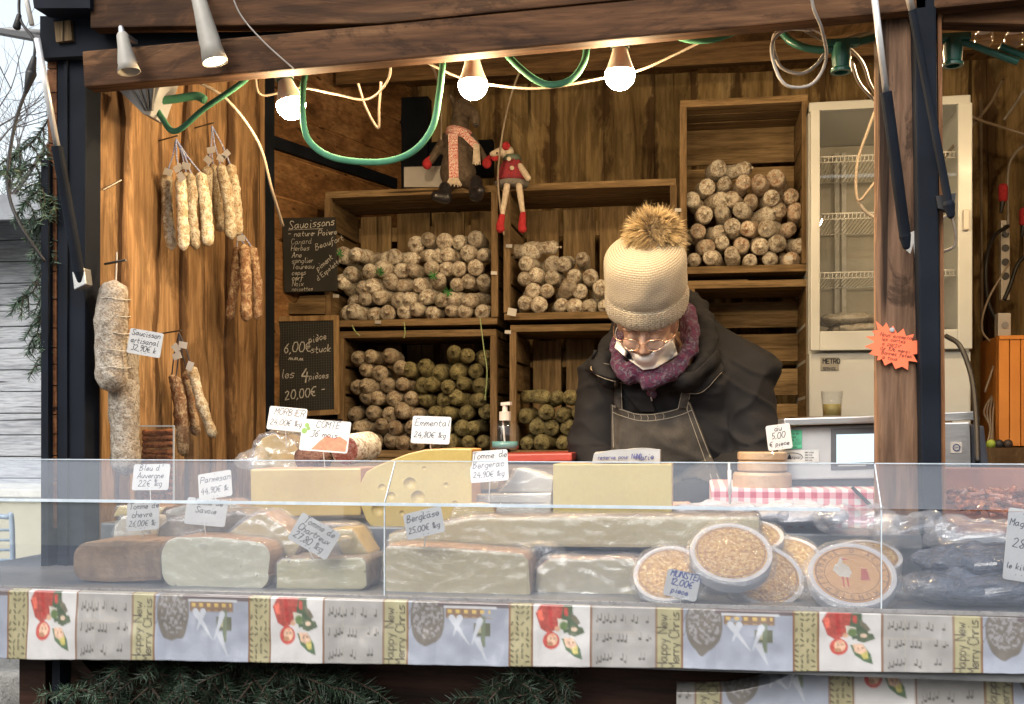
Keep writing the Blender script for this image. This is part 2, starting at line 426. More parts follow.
FILMH = film_mat('thick_plastic_film', .10, .12, (.8,.85,.95), .16, 45, .8)
EDGE = simple('acrylic_edge', (.55,.62,.68), (.42,.49,.56), 12, .25, 0)
BRASSW = simple('hook_steel', (.12,.11,.10), None, 30, .4, .1, metal=.8)

# ------------------------------------------------------------------ ground, sky side buildings and the tree outside
def noisegrid(bm, x0, x1, y0, y1, nx, ny, zf, mat=0):
    vs = [[bm.verts.new((x0+(x1-x0)*i/nx, y0+(y1-y0)*j/ny, 0)) for i in range(nx+1)] for j in range(ny+1)]
    for r_ in vs:
        for v in r_: v.co.z = zf(v.co)
    for j in range(ny):
        for i in range(nx): bm.faces.new((vs[j][i], vs[j][i+1], vs[j+1][i+1], vs[j+1][i])).material_index = mat
    return vs
ASPH = simple('market_paving', (.16,.155,.15), (.08,.078,.075), 2.5, .85, .4, bs=60)
bm = B(); noisegrid(bm, -150, 150, -150, 150, 10, 10, lambda c: 0)
tag(obj('ground', bm, ASPH), kind='structure')
# neighbouring grey hut
t = thing('wooden_hut', (-6.6, 7.6, 0), 'grey weatherboarded hut seen through the gap left of the stall', 'hut')
bm = B()
for k in range(19):
    z = .1+k*.152; box(bm, (-9.5, 7+.004*(k % 2), z), (-4.1, 7.05, z+.146), bev=.006)
lay = bm.loops.layers.color.new('tint')
obj('weatherboards', bm, W_grey, t)
bm = B(); box(bm, (-9.4, 7.06, 0), (-4.2, 9, 2.95)); obj('wall', bm, simple('hut_wall_paint', (.2,.21,.23)), t)
bm = B(); cbox(bm, (-6.8, 7.7, 3.14), (6, 2.6, .07), (R(11), 0, 0)); cbox(bm, (-6.8, 6.42, 2.93), (6, .05, .16))
obj('roof', bm, simple('hut_roof_felt', (.28,.30,.33), (.18,.19,.21), 6, .8, .3), t)
t = thing('reflection_box', (-3.2, 5.2, 0), 'cream box added outside in place of a reflection, low in the screen at the far left', 'cabinet')  # solid box added to stand in for a cream reflection in the glass
CRM = simple('cream_reflection_tone', (.62,.60,.47), (.55,.53,.42), 3, .6, .1)
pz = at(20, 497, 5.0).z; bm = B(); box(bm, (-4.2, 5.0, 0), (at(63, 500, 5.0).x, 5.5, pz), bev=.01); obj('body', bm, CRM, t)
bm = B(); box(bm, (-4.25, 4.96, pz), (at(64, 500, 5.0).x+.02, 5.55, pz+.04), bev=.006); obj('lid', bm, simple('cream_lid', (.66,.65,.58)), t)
t = thing('reflection_chair', at(8, 590, 4.2), 'pale blue tubular chair added before the cream box in place of a reflection', 'reflection stand-in')  # added chair shape, stands in for a blue frame reflected in the glass
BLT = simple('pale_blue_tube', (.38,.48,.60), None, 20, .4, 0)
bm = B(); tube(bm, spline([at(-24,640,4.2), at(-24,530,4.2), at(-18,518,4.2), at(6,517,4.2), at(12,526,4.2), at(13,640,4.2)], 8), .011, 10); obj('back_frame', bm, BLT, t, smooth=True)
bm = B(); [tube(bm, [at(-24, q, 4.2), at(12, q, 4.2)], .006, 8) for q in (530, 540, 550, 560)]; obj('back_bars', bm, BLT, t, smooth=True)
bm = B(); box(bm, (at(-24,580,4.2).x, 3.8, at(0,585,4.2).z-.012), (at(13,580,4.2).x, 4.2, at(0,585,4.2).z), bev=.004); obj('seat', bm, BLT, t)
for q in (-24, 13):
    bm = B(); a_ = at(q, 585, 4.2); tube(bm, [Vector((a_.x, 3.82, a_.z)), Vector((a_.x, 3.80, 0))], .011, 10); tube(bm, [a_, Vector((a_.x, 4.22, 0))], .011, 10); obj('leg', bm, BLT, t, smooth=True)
BARKM = simple('grey_twig_bark', (.16,.14,.13), (.09,.08,.075), 12, .9, .4)
def bare_tree(x, y, h, lean, seed, label):
    rng = random.Random(seed); t = thing('bare_tree', (x, y, 0), label, 'tree'); bt = B(); bc = B()
    def grow(bmx, p, d, L, r, lev):
        pts = [p]; q = p.copy(); dd = d.copy()
        for i in range(5):
            dd = (dd+Vector((rng.uniform(-1,1), rng.uniform(-1,1), rng.uniform(-.5,.8)))*.17).normalized(); q = q+dd*L/5; pts.append(q.copy())
        tube(bmx, pts, lambda t_: r*(1-.6*t_), 6 if lev < 2 else 4, caps=False)
        if lev >= 4: return
        for k in range(7 if lev == 0 else 6):
            i = rng.randint(2, 5) if lev == 0 else rng.randint(1, 5)
            nd = (dd*.6+Vector((rng.uniform(-1,1), rng.uniform(-1,1), rng.uniform(-.3,.9)))*.9).normalized()
            grow(bc, pts[i], nd, L*rng.uniform(.45, .65), r*.42, lev+1)
    grow(bt, Vector((x, y, 0)), Vector((lean, 0, 1)).normalized(), h, .13, 0)
    obj('trunk', bt, BARKM, t); obj('crown', bc, BARKM, t)
bare_tree(-11.3, 15, 5.2, .1, 3, 'leafless tree behind the grey hut roof')
# pale facade and people's side of the square behind the viewer, which the counter screen mirrors
t = thing('pale_building', (-13, -9, 0), 'cream rendered building across the square, mirrored in the counter screen', 'building')
bm = B(); box(bm, (-20, -10, 0), (-7.3, -9, 9)); obj('wall', bm, simple('cream_render', (.80,.76,.6), None, 3, .9, .2), t)
for k in range(4):
    for z in (1.2, 4.4):
        bm = B(); box(bm, (-18.4+3*k, -9.02, z), (-17.0+3*k, -8.95, z+1.7)); obj('window', bm, simple('shutter_white', (.8,.82,.85)), t)
t = thing('stone_building', (3, -14, 0), 'grey stone building across the square behind the viewer', 'building')
bm = B(); box(bm, (-6, -16, 0), (16, -14, 5.5)); obj('wall', bm, simple('grey_blue_stone', (.22,.23,.25), None, 3, .9, .2), t)
bm = B(); box(bm, (-6.4, -16.3, 5.5), (16.4, -13.7, 5.8)); obj('roof', bm, simple('slate_roof', (.12,.13,.15)), t)

# ------------------------------------------------------------------ the stall: posts, beams, walls, roof
XL, XR, YB, YF = -1.5, 1.75, 4.9, 2.42
stall = thing('market_stall', (0, 3.6, 0), 'open fronted wooden market stall with stained beams and plank walls', 'market stall')
def plank(bm, p0, ux, uz, wd, ht, nrm, th, tint, wavy=0, seed=0, nx=6, nz_=40, uvl=None, cl=None):
    """plank standing on p0, width wd along ux, height ht along uz, front faces nrm; edges may wander"""
    p0, ux, uz, nrm = map(Vector, (p0, ux, uz, nrm)); g = []
    for j in range(nz_+1):
        z = ht*j/nz_; eL = wavy*noise.noise((z*2.3, seed, 0))+wavy*.4*noise.noise((z*9, seed, 5)); eR = wavy*noise.noise((z*2.3, seed, 9))+wavy*.4*noise.noise((z*9, seed, 15)); row = []
        for i in range(nx+1):
            u = i/nx; x = eL+(wd+eR-eL)*u; b = th*(1 if 0 < i < nx else .82)+.003*noise.noise((x*6, z*3, seed))
            row.append(bm.verts.new(p0+ux*x+uz*z+nrm*b))
        g.append(row)
    fs = []
    for j in range(nz_):
        for i in range(nx):
            f = bm.faces.new((g[j][i], g[j][i+1], g[j+1][i+1], g[j+1][i]))
            for l, (a, b) in zip(f.loops, ((i, j), (i+1, j), (i+1, j+1), (i, j+1))): l[uvl].uv = (a/nx, b/nz_*ht)
            fs.append(f)
    for side in (0, nx):
        bk = [bm.verts.new(r_[side].co-nrm*th*.8) for r_ in g]
        for j in range(nz_):
            f = bm.faces.new((g[j][side], g[j+1][side], bk[j+1], bk[j])); fs.append(f)
            for l in f.loops: l[uvl].uv = (0, 0)
    for f in fs:
        for l in f.loops: l[cl] = (tint, (tint*7.3) % 1, (tint*3.1) % 1, 1)
    return g
def pbm():
    bm = B(); return bm, bm.loops.layers.uv.new('UVMap'), bm.loops.layers.color.new('tint')
rng = random.Random(5)
# left side wall, live edge upright planks, then horizontal boards
bm, uvl, cl = pbm(); y = 2.47; k = 0
while y < 3.62:
    wd = rng.uniform(.12, .2)
    plank(bm, (XL, y, .25), (0,1,0), (0,0,1), wd+.03, 2.75, (1,0,0), .012+.014*(k % 2), rng.random(), .045, k*3.1, uvl=uvl, cl=cl); y += wd; k += 1
box(bm, (XL-.02, 2.45, .25), (XL, 3.64, 3.3))
obj('side_wall', bm, W_wall, stall, recalc=False)
bm, uvl, cl = pbm(); z = .3; k = 0
while z < 3.1:
    plank(bm, (-1.745, 3.67, z), (0,0,1), (.337,.941,0), .155, 1.36, (.941,-.337,0), .016, rng.random(), .003, k*2.2, nx=4, nz_=20, uvl=uvl, cl=cl); z += .162; k += 1
prism(bm, [Vector((-1.75, 3.62, .3)), Vector((-1.28, 4.95, .3)), Vector((-1.30, 4.95, .3)), Vector((-1.78, 3.62, .3))], 3.0, dirv=(0,0,1))
obj('side_boards', bm, W_side, stall, recalc=False)
# back wall, rough planks
bm, uvl, cl = pbm(); x = XL; k = 0
while x < XR:
    wd = rng.uniform(.16, .27)
    plank(bm, (x, YB, .25), (1,0,0), (0,0,1), wd+.02, 3.0, (0,-1,0), .012+.014*(k % 2), rng.random(), .012, 50+k*3.1, uvl=uvl, cl=cl); x += wd; k += 1
box(bm, (XL, YB, .25), (XR, YB+.03, 3.4))
obj('back_wall', bm, W_back, stall, recalc=False)
bm, uvl, cl = pbm(); y = 2.47; k = 0
while y < 4.9:
    plank(bm, (XR, y, .25), (0,1,0), (0,0,1), .2, 2.9, (-1,0,0), .02, rng.random(), .01, 80+k, uvl=uvl, cl=cl); y += .19; k += 1
box(bm, (XR, 2.45, .25), (XR+.02, 5, 3.3)); obj('side_wall', bm, W_back, stall, recalc=False)
# ceiling and roof
bm, uvl, cl = pbm(); x = XL; k = 0; sl = math.atan2(.33, 2.5)
while x < XR:
    wd = rng.uniform(.3, .55)
    plank(bm, (x, 2.42, 2.755), (1,0,0), (0,math.cos(sl),math.sin(sl)), wd-.004, 2.56, (0,math.sin(sl),-math.cos(sl)), .01+.012*(k % 2), rng.random(), .004, 120+k, nz_=14, uvl=uvl, cl=cl); x += wd; k += 1
obj('ceiling', bm, W_ceil, stall, recalc=False)
bm = B()
for y, z in ((3.5, 2.845), (4.3, 2.95)): cbox(bm, ((XL+XR)/2, y, z), (XR-XL-.1, .07, .09), (sl, 0, 0))
obj('rafter', bm, wood('rafter_wood', (.08,.045,.02), (.2,.12,.055), (.3,.19,.09), 'x'), stall)
bm = B(); prism(bm, [Vector((XL-.03, 2.30, 2.80)), Vector((XL-.03, 5.1, 3.46)), Vector((XL-.03, 5.1, 3.52)), Vector((XL-.03, 2.36, 2.88))], XR-XL+.2, dirv=(1,0,0))
obj('roof', bm, simple('roof_felt', (.05,.05,.055)), stall)
bm = B(); box(bm, (XL, 2.3, .15), (XR, 5.0, .25)); obj('floor', bm, W_floor, stall)
# header boards
bm = B(); pprism(bm, [(84, 87), (82, 51), (380, 24.5), (905, -27), (1700, -105), (1700, -66), (880, 13.5), (440, 55.5), (280, 70)], 2.36, .05); bevel(bm, .004); obj('header_beam', bm, W_beam, stall)
bm = B(); pprism(bm, [(90, 28), (150, 26.5), (380, 23.2), (905, -28.5), (1700, -107), (1700, -230), (90, -120)], 2.355, .045); bevel(bm, .004); obj('header_board', bm, W_beam, stall)
bm = B(); pprism(bm, [(943, 4), (1700, 2), (1700, 42), (943, 22)], 2.40, .05); bevel(bm, .003); obj('header_beam', bm, W_beam, stall)
bm = B(); pprism(bm, [(40, 58), (40, 16), (150, 16), (372, 2), (372, 33), (150, 52)], 2.412, .03); obj('header_rail', bm, BLACK, stall)
bm = B(); pprism(bm, [(30, -20), (90, -20), (90, 8), (34, 8)], 2.34, .06); obj('flap_hinge', bm, BLACK, stall)
bm = B(); pprism(bm, [(54, 22), (70, 20), (72, 40), (56, 42)], 2.40, .03); obj('block', bm, W_crz, stall)
# posts
bm = B(); pprism(bm, [(57, 640), (57, 8), (86, 8), (84, 640)], 2.44, .07); bevel(bm, .004); pprism(bm, [(64, 640), (64, 60), (67, 60), (67, 640)], 2.432, .006); obj('post', bm, BLACK, stall)
bm = B(); pprism(bm, [(41, 640), (41, 160), (48, 160), (48, 640)], 2.42, .04); obj('post', bm, BLACK, stall)
bm = B(); rng2 = random.Random(2); py = 0
while py < 520:
    h = rng2.uniform(14, 30); pprism(bm, [(47.5+rng2.uniform(-.7,.7), py+h-1), (47.5+rng2.uniform(-.7,.7), py), (56.5, py), (56.5, py+h-1)], 2.44, .06); py += h
obj('corner_battens', bm, wood('batten_end_wood', (.09,.035,.015), (.25,.10,.04), (.36,.16,.07), 'y'), stall)
# rough right pillar
bm, uvl, cl = pbm(); P0 = at(877, 530, 2.42); P1 = at(918, 530, 2.42)
g = plank(bm, (P0.x, P0.y, .25), (1,0,0), (0,0,1), P1.x-P0.x+.03, 2.3, (0,-1,0), .02, .5, .008, 200, nx=14, nz_=120, uvl=uvl, cl=cl)
for row in g:
    for i, v in enumerate(row):
        z = v.co.z; v.co.y += .010*noise.noise((v.co.x*22, z*2.5, 1))+.006*noise.noise((v.co.x*60, z*7, 2))
box(bm, (P0.x+.006, 2.425, .25), (P1.x+.035, 2.5, 2.55)); obj('pillar', bm, W_pil, stall, recalc=False)
bm = B(); pprism(bm, [(924, 640), (914, -20), (936, -20), (944, 640)], 2.36, .05); bevel(bm, .004); obj('post', bm, BLACK, stall)
bm = B(); pprism(bm, [(942, 520), (937.5, -5), (941.5, -5), (946, 520)], 2.39, .06); obj('corner_batten', bm, wood('orange_batten_wood', (.2,.08,.03), (.35,.16,.07), (.5,.25,.12), 'z'), stall)
# slim black post between the two kinds of wall
bm = B(); box(bm, (XL-.28, 3.625, .25), (XL+.03, 3.665, 3.1)); obj('post', bm, BLACK, stall)
bm = B(); box(bm, (-1.33, 4.80, .25), (-1.20, 4.885, 3.0)); beam(bm, (-1.69, 3.75, 2.60), (-1.34, 4.75, 2.60), .03, .045); cbox(bm, (-1.08, 4.85, 2.72), (.34, .05, .16)); obj('post', bm, BLACK, stall)
# gas struts
def strut(a, m, b, y, y2, r1=.007, r2=.013):
    A, M_, Bq = at(*a, y), at(*m, (y+y2)/2), at(*b, y2)
    bm = B(); tube(bm, [M_, Bq], r2, 14); caps(bm, Bq, Bq+(Bq-M_).normalized()*.02, .012, .008); o = obj('gas_strut', bm, BLACK, stall, smooth=False)
    bm = B(); tube(bm, [A, M_], r1, 12); obj('rod', bm, CHROME, o, smooth=True)
strut((37, 38), (57, 146), (79, 272), 2.26, 2.40)
strut((873, -14), (886, 92), (905, 236), 2.20, 2.33, .0065, .0115)
strut((905, -20), (912, 10), (949, 205), 2.25, 2.33, .0075, .008)
bm = B(); pprism(bm, [(72, 272), (84, 268), (86, 284), (74, 290)], 2.40, .03); bevel(bm, .002); obj('hinge_bracket', bm, STEEL, stall)
bm = B(); pprism(bm, [(903, 236), (920, 228), (920, 262), (906, 250)], 2.398, .004); obj('bracket', bm, WHITEP, stall)
bm = B(); pprism(bm, [(936, 196), (956, 193), (955, 200), (950, 212), (938, 208)], 2.35, .02); obj('bracket', bm, BLK, stall)
# front boards under the counter
bm, uvl, cl = pbm(); z = 1.06; k = 0
while z > .1:
    plank(bm, (-1.4, 2.20, z-.15), (0,0,1), (1,0,0), .146, 3.1, (0,-1,0), .02, rng.random()*.5, .003, 300+k, nx=3, nz_=20, uvl=uvl, cl=cl); z -= .152; k += 1
obj('front_panel', bm, W_dark, stall, recalc=False)
bm = B(); beam(bm, at(75, 640, 2.16), at(170, 760, 2.16), .02, .09, (0,1,0)); box(bm, (-1.42, 2.12, .2), (-1.36, 2.19, 1.06)); obj('brace', bm, W_dark, stall)
bm = B(); pprism(bm, [(52, 655), (60, 655), (60, 760), (52, 760)], 2.1, .04); obj('post', bm, BLACK, stall)

# ------------------------------------------------------------------ counter with its acrylic screen
case = thing('display_counter', (-.4, 2.4, 0), 'long market counter with a bent clear acrylic screen in front of the cheeses', 'counter')
CT, SH = 1.172, 1.283
METALT = simple('counter_sheet', (.17,.175,.185), (.09,.095,.10), 5, .35, .05)
bm = B(); box(bm, (-1.72, 2.03, 1.06), (1.5, 2.75, CT), bev=.004); obj('counter_top', bm, METALT, case)
bm = B(); box(bm, (-1.38, 2.37, CT), (1.5, 3.0, SH), bev=.004); obj('raised_shelf', bm, METALT, case)
bm = B(); box(bm, (-1.35, 2.4, .25), (-1.31, 2.95, 1.06)); box(bm, (1.4, 2.4, .25), (1.44, 2.95, 1.06)); obj('leg', bm, METALT, case)
xs = [-1.72, at(385, 550, 2.05).x, at(881, 550, 2.05).x, 1.5]
zt = 1.357; zc = 1.4365; ZB = CT+.003
for a, b in zip(xs, xs[1:]):
    a += .0012; b -= .0012
    bm = B(); box(bm, (a, 2.046, ZB), (b, 2.050, zt)); obj('glass_pane', bm, GLASSL, case)
    bm = B(); prism(bm, [Vector((a, 2.046, zt+.002)), Vector((a, 2.120, zc)), Vector((a, 2.124, zc)), Vector((a, 2.050, zt+.002))], b-a, dirv=(1,0,0)); p = obj('glass_pane', bm, GLASS, case)
    bm = B(); box(bm, (a, 2.120, zc+.0005), (b, 2.1245, zc+.0025)); obj('rim', bm, EDGE, p)
bm = B(); box(bm, (-1.72, 2.041, zt-.003), (.25, 2.0455, zt+.003)); obj('rail', bm, EDGE, case)
bm = B(); box(bm, (-1.72, 2.040, ZB-.001), (1.5, 2.045, ZB+.006)); obj('rail', bm, simple('clear_foot_strip', (.25,.25,.26), None, 30, .3, 0), case)
for x in xs[1:3]:
    bm = B(); beam(bm, (x, 2.0475, ZB), (x, 2.0475, zt), .005, .002, (1,0,0)); beam(bm, (x, 2.0485, zt+.003), (x, 2.1225, zc-.001), .005, .002, (1,0,0)); obj('joint_strip', bm, EDGE, case)
# ------------------------------------------------------------------ crates
def crate(name_label, p0, p1, depth, vertical=True, nb=5, gap=.022, seed=0, top=True, y=4.1, th=.026, fl=True):
    """p0 lower left pixel, p1 upper right pixel of the open front"""
    rng = random.Random(seed); a = at(p0[0], p0[1], y); b = at(p1[0], p1[1], y); x0, z0, x1, z1 = a.x, a.z, b.x, b.z
    t = thing('wooden_crate', ((x0+x1)/2, y+depth/2, z0), name_label, 'crate', 'wooden crates stacked as shelves')
    def slat(bm, lo, hi):
        vs = box(bm, lo, hi, bev=.002)
    def fin(nm, bm, m):
        cl = bm.loops.layers.color.new('tint')
        # random tint per connected board
        seen = {}
        for v in bm.verts:
            if v in seen: continue
            c = rng.random(); st = [v]; seen[v] = c
            while st:
                q = st.pop()
                for e in q.link_edges:
                    o = e.other_vert(q)
                    if o not in seen: seen[o] = c; st.append(o)
        for f in bm.faces:
            for l in f.loops: c = seen[l.vert]; l[cl] = (c, (c*7.3) % 1, (c*3.1) % 1, 1)
        obj(nm, bm, m, t)
    bm = B(); n = 3; w_ = depth/n
    for i in range(n): slat(bm, (x0, y+i*w_+.002, z0), (x1, y+(i+1)*w_-.008, z0+th))
    fin('bottom_boards', bm, W_crx)
    if top:
        bm = B()
        for i in range(n): slat(bm, (x0, y+i*w_+.002, z1-th), (x1, y+(i+1)*w_-.008, z1))
        fin('top_boards', bm, W_crx)
    for sx, (u0, u1) in enumerate(((x0, x0+th*.8), (x1-th*.8, x1))):
        bm = B(); m = 4; h = (z1-z0-2*th)/m
        for i in range(m): slat(bm, (u0, y+.02, z0+th+i*h+.003), (u1, y+depth, z0+th+(i+1)*h-.008))
        fin('side_boards', bm, W_cry)
        bm = B(); slat(bm, (u0-.001, y-.006, z0+th+.001), (u1+.004, y+.018, z1-th-.001)); fin('corner_post', bm, W_crz)
    bm = B()
    if vertical:
        pw = (x1-x0-.05)/nb
        for i in range(nb): slat(bm, (x0+.025+i*pw+gap/2, y+depth-.018+.002*(i % 2), z0+th), (x0+.025+(i+1)*pw-gap/2+rng.uniform(-.006,.006), y+depth-.002, z1-th-rng.uniform(.0, .01)))
        slat(bm, (x0+.022, y+depth+.0, z0+.1), (x1-.022, y+depth+.014, z0+.16)); slat(bm, (x0+.022, y+depth+.0, z1-.14), (x1-.022, y+depth+.014, z1-.08))
    else:
        pw = (z1-z0-.05)/nb
        for i in range(nb): slat(bm, (x0+.022, y+depth-.018+.002*(i % 2), z0+.025+i*pw+gap/2), (x1-.022, y+depth-.002, z0+.025+(i+1)*pw-gap/2+rng.uniform(-.006,.006)))
    fin('back_boards', bm, W_bkz if vertical else W_bkx)
    return t, x0, x1, z0, z1
CR = {}
CR['A'] = crate('wooden crate under the reindeer doll, upper left of the stack, filled with pale sausages', (325, 327), (497, 185), .36, True, 4, .024, 1)
CR['B'] = crate('wooden crate at lower left holding grey and herb green sausages', (338, 457), (496, 329), .36, True, 4, .03, 2)
CR['C'] = crate('wooden crate behind the knitted hat with a low pile of sausages on its left', (504, 320), (676, 178), .36, True, 4, .02, 3)
CR['D'] = crate('wooden crate below the middle pile holding a few herb sausages beside the seller', (510, 457), (668, 322.5), .36, True, 4, .024, 4)
CR['E'] = crate('tall wooden crate at upper right with the brightly lit sausage pile', (680, 274), (808, 94), .34, False, 4, .014, 5)
CR['F'] = crate('empty wooden crate under the bright sausage pile beside the fridge', (688, 440), (812, 279), .34, False, 4, .03, 6)
bm = B()
for k, (x, sd_) in enumerate(((-1.36, 1), (-.76, 1), (-.13, 1))): box(bm, (x, 4.12, .25), (x+.05, 4.45, CR['B'][3]-.003)) 
box(bm, (-1.4, 4.1, CR['B'][3]-.04), (.42, 4.46, CR['B'][3]-.002)); box(bm, (.3, 4.12, .25), (.35, 4.45, CR['B'][3]-.04)); 
obj('shelf_stand', bm, W_crx, stall)
bm = B(); box(bm, (-.06, 4.1, CR['B'][3]-.001), (.41, 4.44, CR['F'][3]-.002)); obj('shelf_block', bm, W_crx, stall)
# small loose packers between crates
bm = B(); pprism(bm, [(683, 288), (748, 286), (748, 279.5), (683, 281)], 4.11, .1); obj('packing_board', bm, W_crx, stall)

# ------------------------------------------------------------------ dry sausages in the crates
def saus_mat(name, pale, spot, hi=.53, lo=.37, g=None):
    m, t, p = newmat(name); v = coords(t, (1,1,1)); n = tnoise(t, v, 55, 6, .7, .5); n2 = tnoise(t, v, 9, 4, .6); n3 = tnoise(t, v, 190, 3, .6)
    c = ramp(t, n, [(lo, spot), (hi, pale)])
    c = mix(t, ramp(t, n2, [(.45, (0,)*3), (.62, (.38,)*3)]), c, spot)
    c = mix(t, ramp(t, n3, [(.36, (.75,)*3), (.46, (0,)*3)]), c, tuple(x*.4 for x in spot))
    oi = N(t, 'ShaderNodeObjectInfo'); hsv = N(t, 'ShaderNodeHueSaturation'); mr = N(t, 'ShaderNodeMapRange'); mr.inputs[3].default_value = .72; mr.inputs[4].default_value = 1.15
    t.links.new(oi.outputs['Random'], mr.inputs[0]); t.links.new(mr.outputs[0], hsv.inputs['Value']); t.links.new(c, hsv.inputs['Color'])
    t.links.new(hsv.outputs[0], p.inputs['Base Color']); p.inputs['Roughness'].default_value = .85; bump(t, p, mix(t, .5, n, n3), 1.0, .008); return m
S_pale = saus_mat('white_mould_sausage', (.76,.73,.64), (.28,.20,.13))
S_brown = saus_mat('grey_brown_sausage', (.50,.44,.33), (.20,.135,.08))
S_herb = saus_mat('herb_green_sausage', (.28,.25,.12), (.08,.07,.03))
S_red = saus_mat('reddish_mould_sausage', (.72,.66,.55), (.36,.20,.12))
def saus_mesh(seed, L=.15, r=.031):
    bm = B(); n = 16; rng = random.Random(seed); pts = []; rr = []
    ph = rng.uniform(0, 6); bend = rng.uniform(.002, .008)
    for i in range(n+1):
        u = i/n; z = (u-.5)*L; pts.append(Vector((bend*math.sin(u*3+ph), z, bend*math.cos(u*2+ph))))
        e = min(u, 1-u)*L; q = min(1, e/(r*.85)); rr.append(max(.0025, r*math.sqrt(max(0, 1-(1-q)**2))*(1+.07*math.sin(u*9+ph))))
    p0_, p1_ = pts[0], pts[-1]; pts = [p0_+Vector((0,-.013,.0)), p0_+Vector((0,-.011,0)), p0_+Vector((0,-.004,0))]+pts+[p1_+Vector((0,.004,0)), p1_+Vector((0,.011,0)), p1_+Vector((0,.013,0))]; rr = [.0045, .0065, .0032]+rr+[.0032, .0065, .0045]; n += 6
    tube(bm, pts, lambda t: rr[round(t*n)], 14, ref=(0,0,1))
    for v in bm.verts:
        c = v.co; v.co = c*(1+.0)+Vector((c.x, 0, c.z)).normalized()*(.0018*nz(c, 30, seed)+.0016*nz(c, 90, seed)) if (c.x*c.x+c.z*c.z) > 1e-6 else c
    bmesh.ops.recalc_face_normals(bm, faces=bm.faces)
    me = bpy.data.meshes.new('dry_sausage'); bm.to_mesh(me); bm.free(); me.shade_smooth(); return me
SM = [saus_mesh(k, .14+.02*(k % 3), .0285+.0014*(k % 4)) for k in range(8)]
def smesh(mat):
    out = []
    for m in SM: c = m.copy(); c.materials.append(mat); out.append(c)
    return out
MS = {k: smesh(m) for k, m in dict(pale=S_pale, brown=S_brown, herb=S_herb, red=S_red).items()}
def pile(key, top, kind, label, group, seed, r=.0305, inset=0, zfloor=None, rows=12, xl=0, xr=0, n_last=None, kindf=None, labelf=None):
    """hexagonal pile whose outline follows top(u) in metres above the crate floor"""
    rng = random.Random(seed); t, x0, x1, z0, z1 = CR[key]; x0 += .03+xl; x1 -= .03+xr; zf = z0+.028; W = x1-x0; ct = 0
    nrow = 0; z = zf+r
    while nrow < rows:
        off = 0 if nrow % 2 == 0 else r
        n = int((W-off)/(2*r)); sp = (W-off)/max(1, n) if off == 0 else 2*r*(W/(2*r))/int(W/(2*r))
        for i in range(n):
            u = (r+off+i*sp)/W
            if u > 1.0: continue
            if z-zf > top(u)+.01: continue
            k = kindf(u, (z-zf), rng) if kindf else kind
            me = rng.choice(MS[k]); o = bpy.data.objects.new('dry_sausage', me); COL.objects.link(o)
            yaw = rng.gauss(0, 8); istop = z-zf > top(u)-2*r
            if istop and rng.random() < .14: yaw = rng.choice((-1, 1))*rng.uniform(35, 70)
            elif rng.random() < .05: yaw = rng.choice((-1, 1))*rng.uniform(25, 45)
            o.location = (x0+u*W+rng.uniform(-.007,.007), 4.1+.105+rng.uniform(-.02,.018), z+(rng.uniform(-.007,.007) if nrow else 0)+.001*nrow)
            o.rotation_euler = (R(rng.gauss(0, 7)), rng.uniform(0, 6.28), R(yaw), 'XYZ')[:3]
            s = rng.uniform(.88, 1.05); o.scale = (s, 1, s)
            L_ = labelf(k) if labelf else label
            tag(o, L_, 'sausage', group(k) if callable(group) else group); ct += 1
        z += r*1.78; nrow += 1
    return ct
def prof(pts):
    xs_ = [p[0] for p in pts]; ys = [p[1] for p in pts]; return lambda u: float(np.interp(u, xs_, ys))
m_ = mpp(415, 4.1)
c1 = pile('A', prof([(0, 68*m_), (.3, 66*m_), (.45, 72*m_), (.7, 76*m_), (1, 74*m_)]), 'pale', 'pale mould dusted dry sausage piled in the crate under the reindeer doll', 'pale sausages in the upper left crate', 11)
c2 = pile('B', prof([(0, 92*m_), (.3, 86*m_), (.5, 80*m_), (.7, 86*m_), (1, 90*m_)]), 'brown', None, lambda k: 'grey sausages in the lower left crate' if k == 'brown' else 'green herb sausages in the lower left crate', 12,
          kindf=lambda u, h, g: 'herb' if u+.9*(h-.16) > .52+g.uniform(-.05,.05) else 'brown',
          labelf=lambda k: 'grey brown dry sausage in the left half of the lower left crate' if k == 'brown' else 'green herb coated sausage in the right half of the lower left crate')
c3 = pile('C', prof([(0, 64*m_), (.18, 62*m_), (.35, 50*m_), (.5, 44*m_), (.62, 30*m_), (.75, 20*m_), (.76, -1), (1, -1)]), 'pale', 'pale dry sausage in the low sloping pile left of the knitted hat', 'pale sausages in the middle crate', 13)
c4 = pile('D', prof([(0, 48*m_), (.2, 52*m_), (.4, 55*m_), (.5, 10*m_), (.55, -1), (1, -1)]), 'herb', 'green herb coated sausage in the small pile beside the seller', 'green sausages in the lower middle crate', 14)
c5 = pile('E', prof([(0, 76*m_), (.2, 84*m_), (.4, 90*m_), (.6, 84*m_), (.8, 76*m_), (1, 64*m_)]), 'red', 'brightly lit mottled dry sausage piled in the upper right crate', 'sausages in the upper right crate', 15,
          kindf=lambda u, h, g: 'red' if g.random() < .45 else 'pale')
print('SAUSAGES', c1, c2, c3, c4, c5)
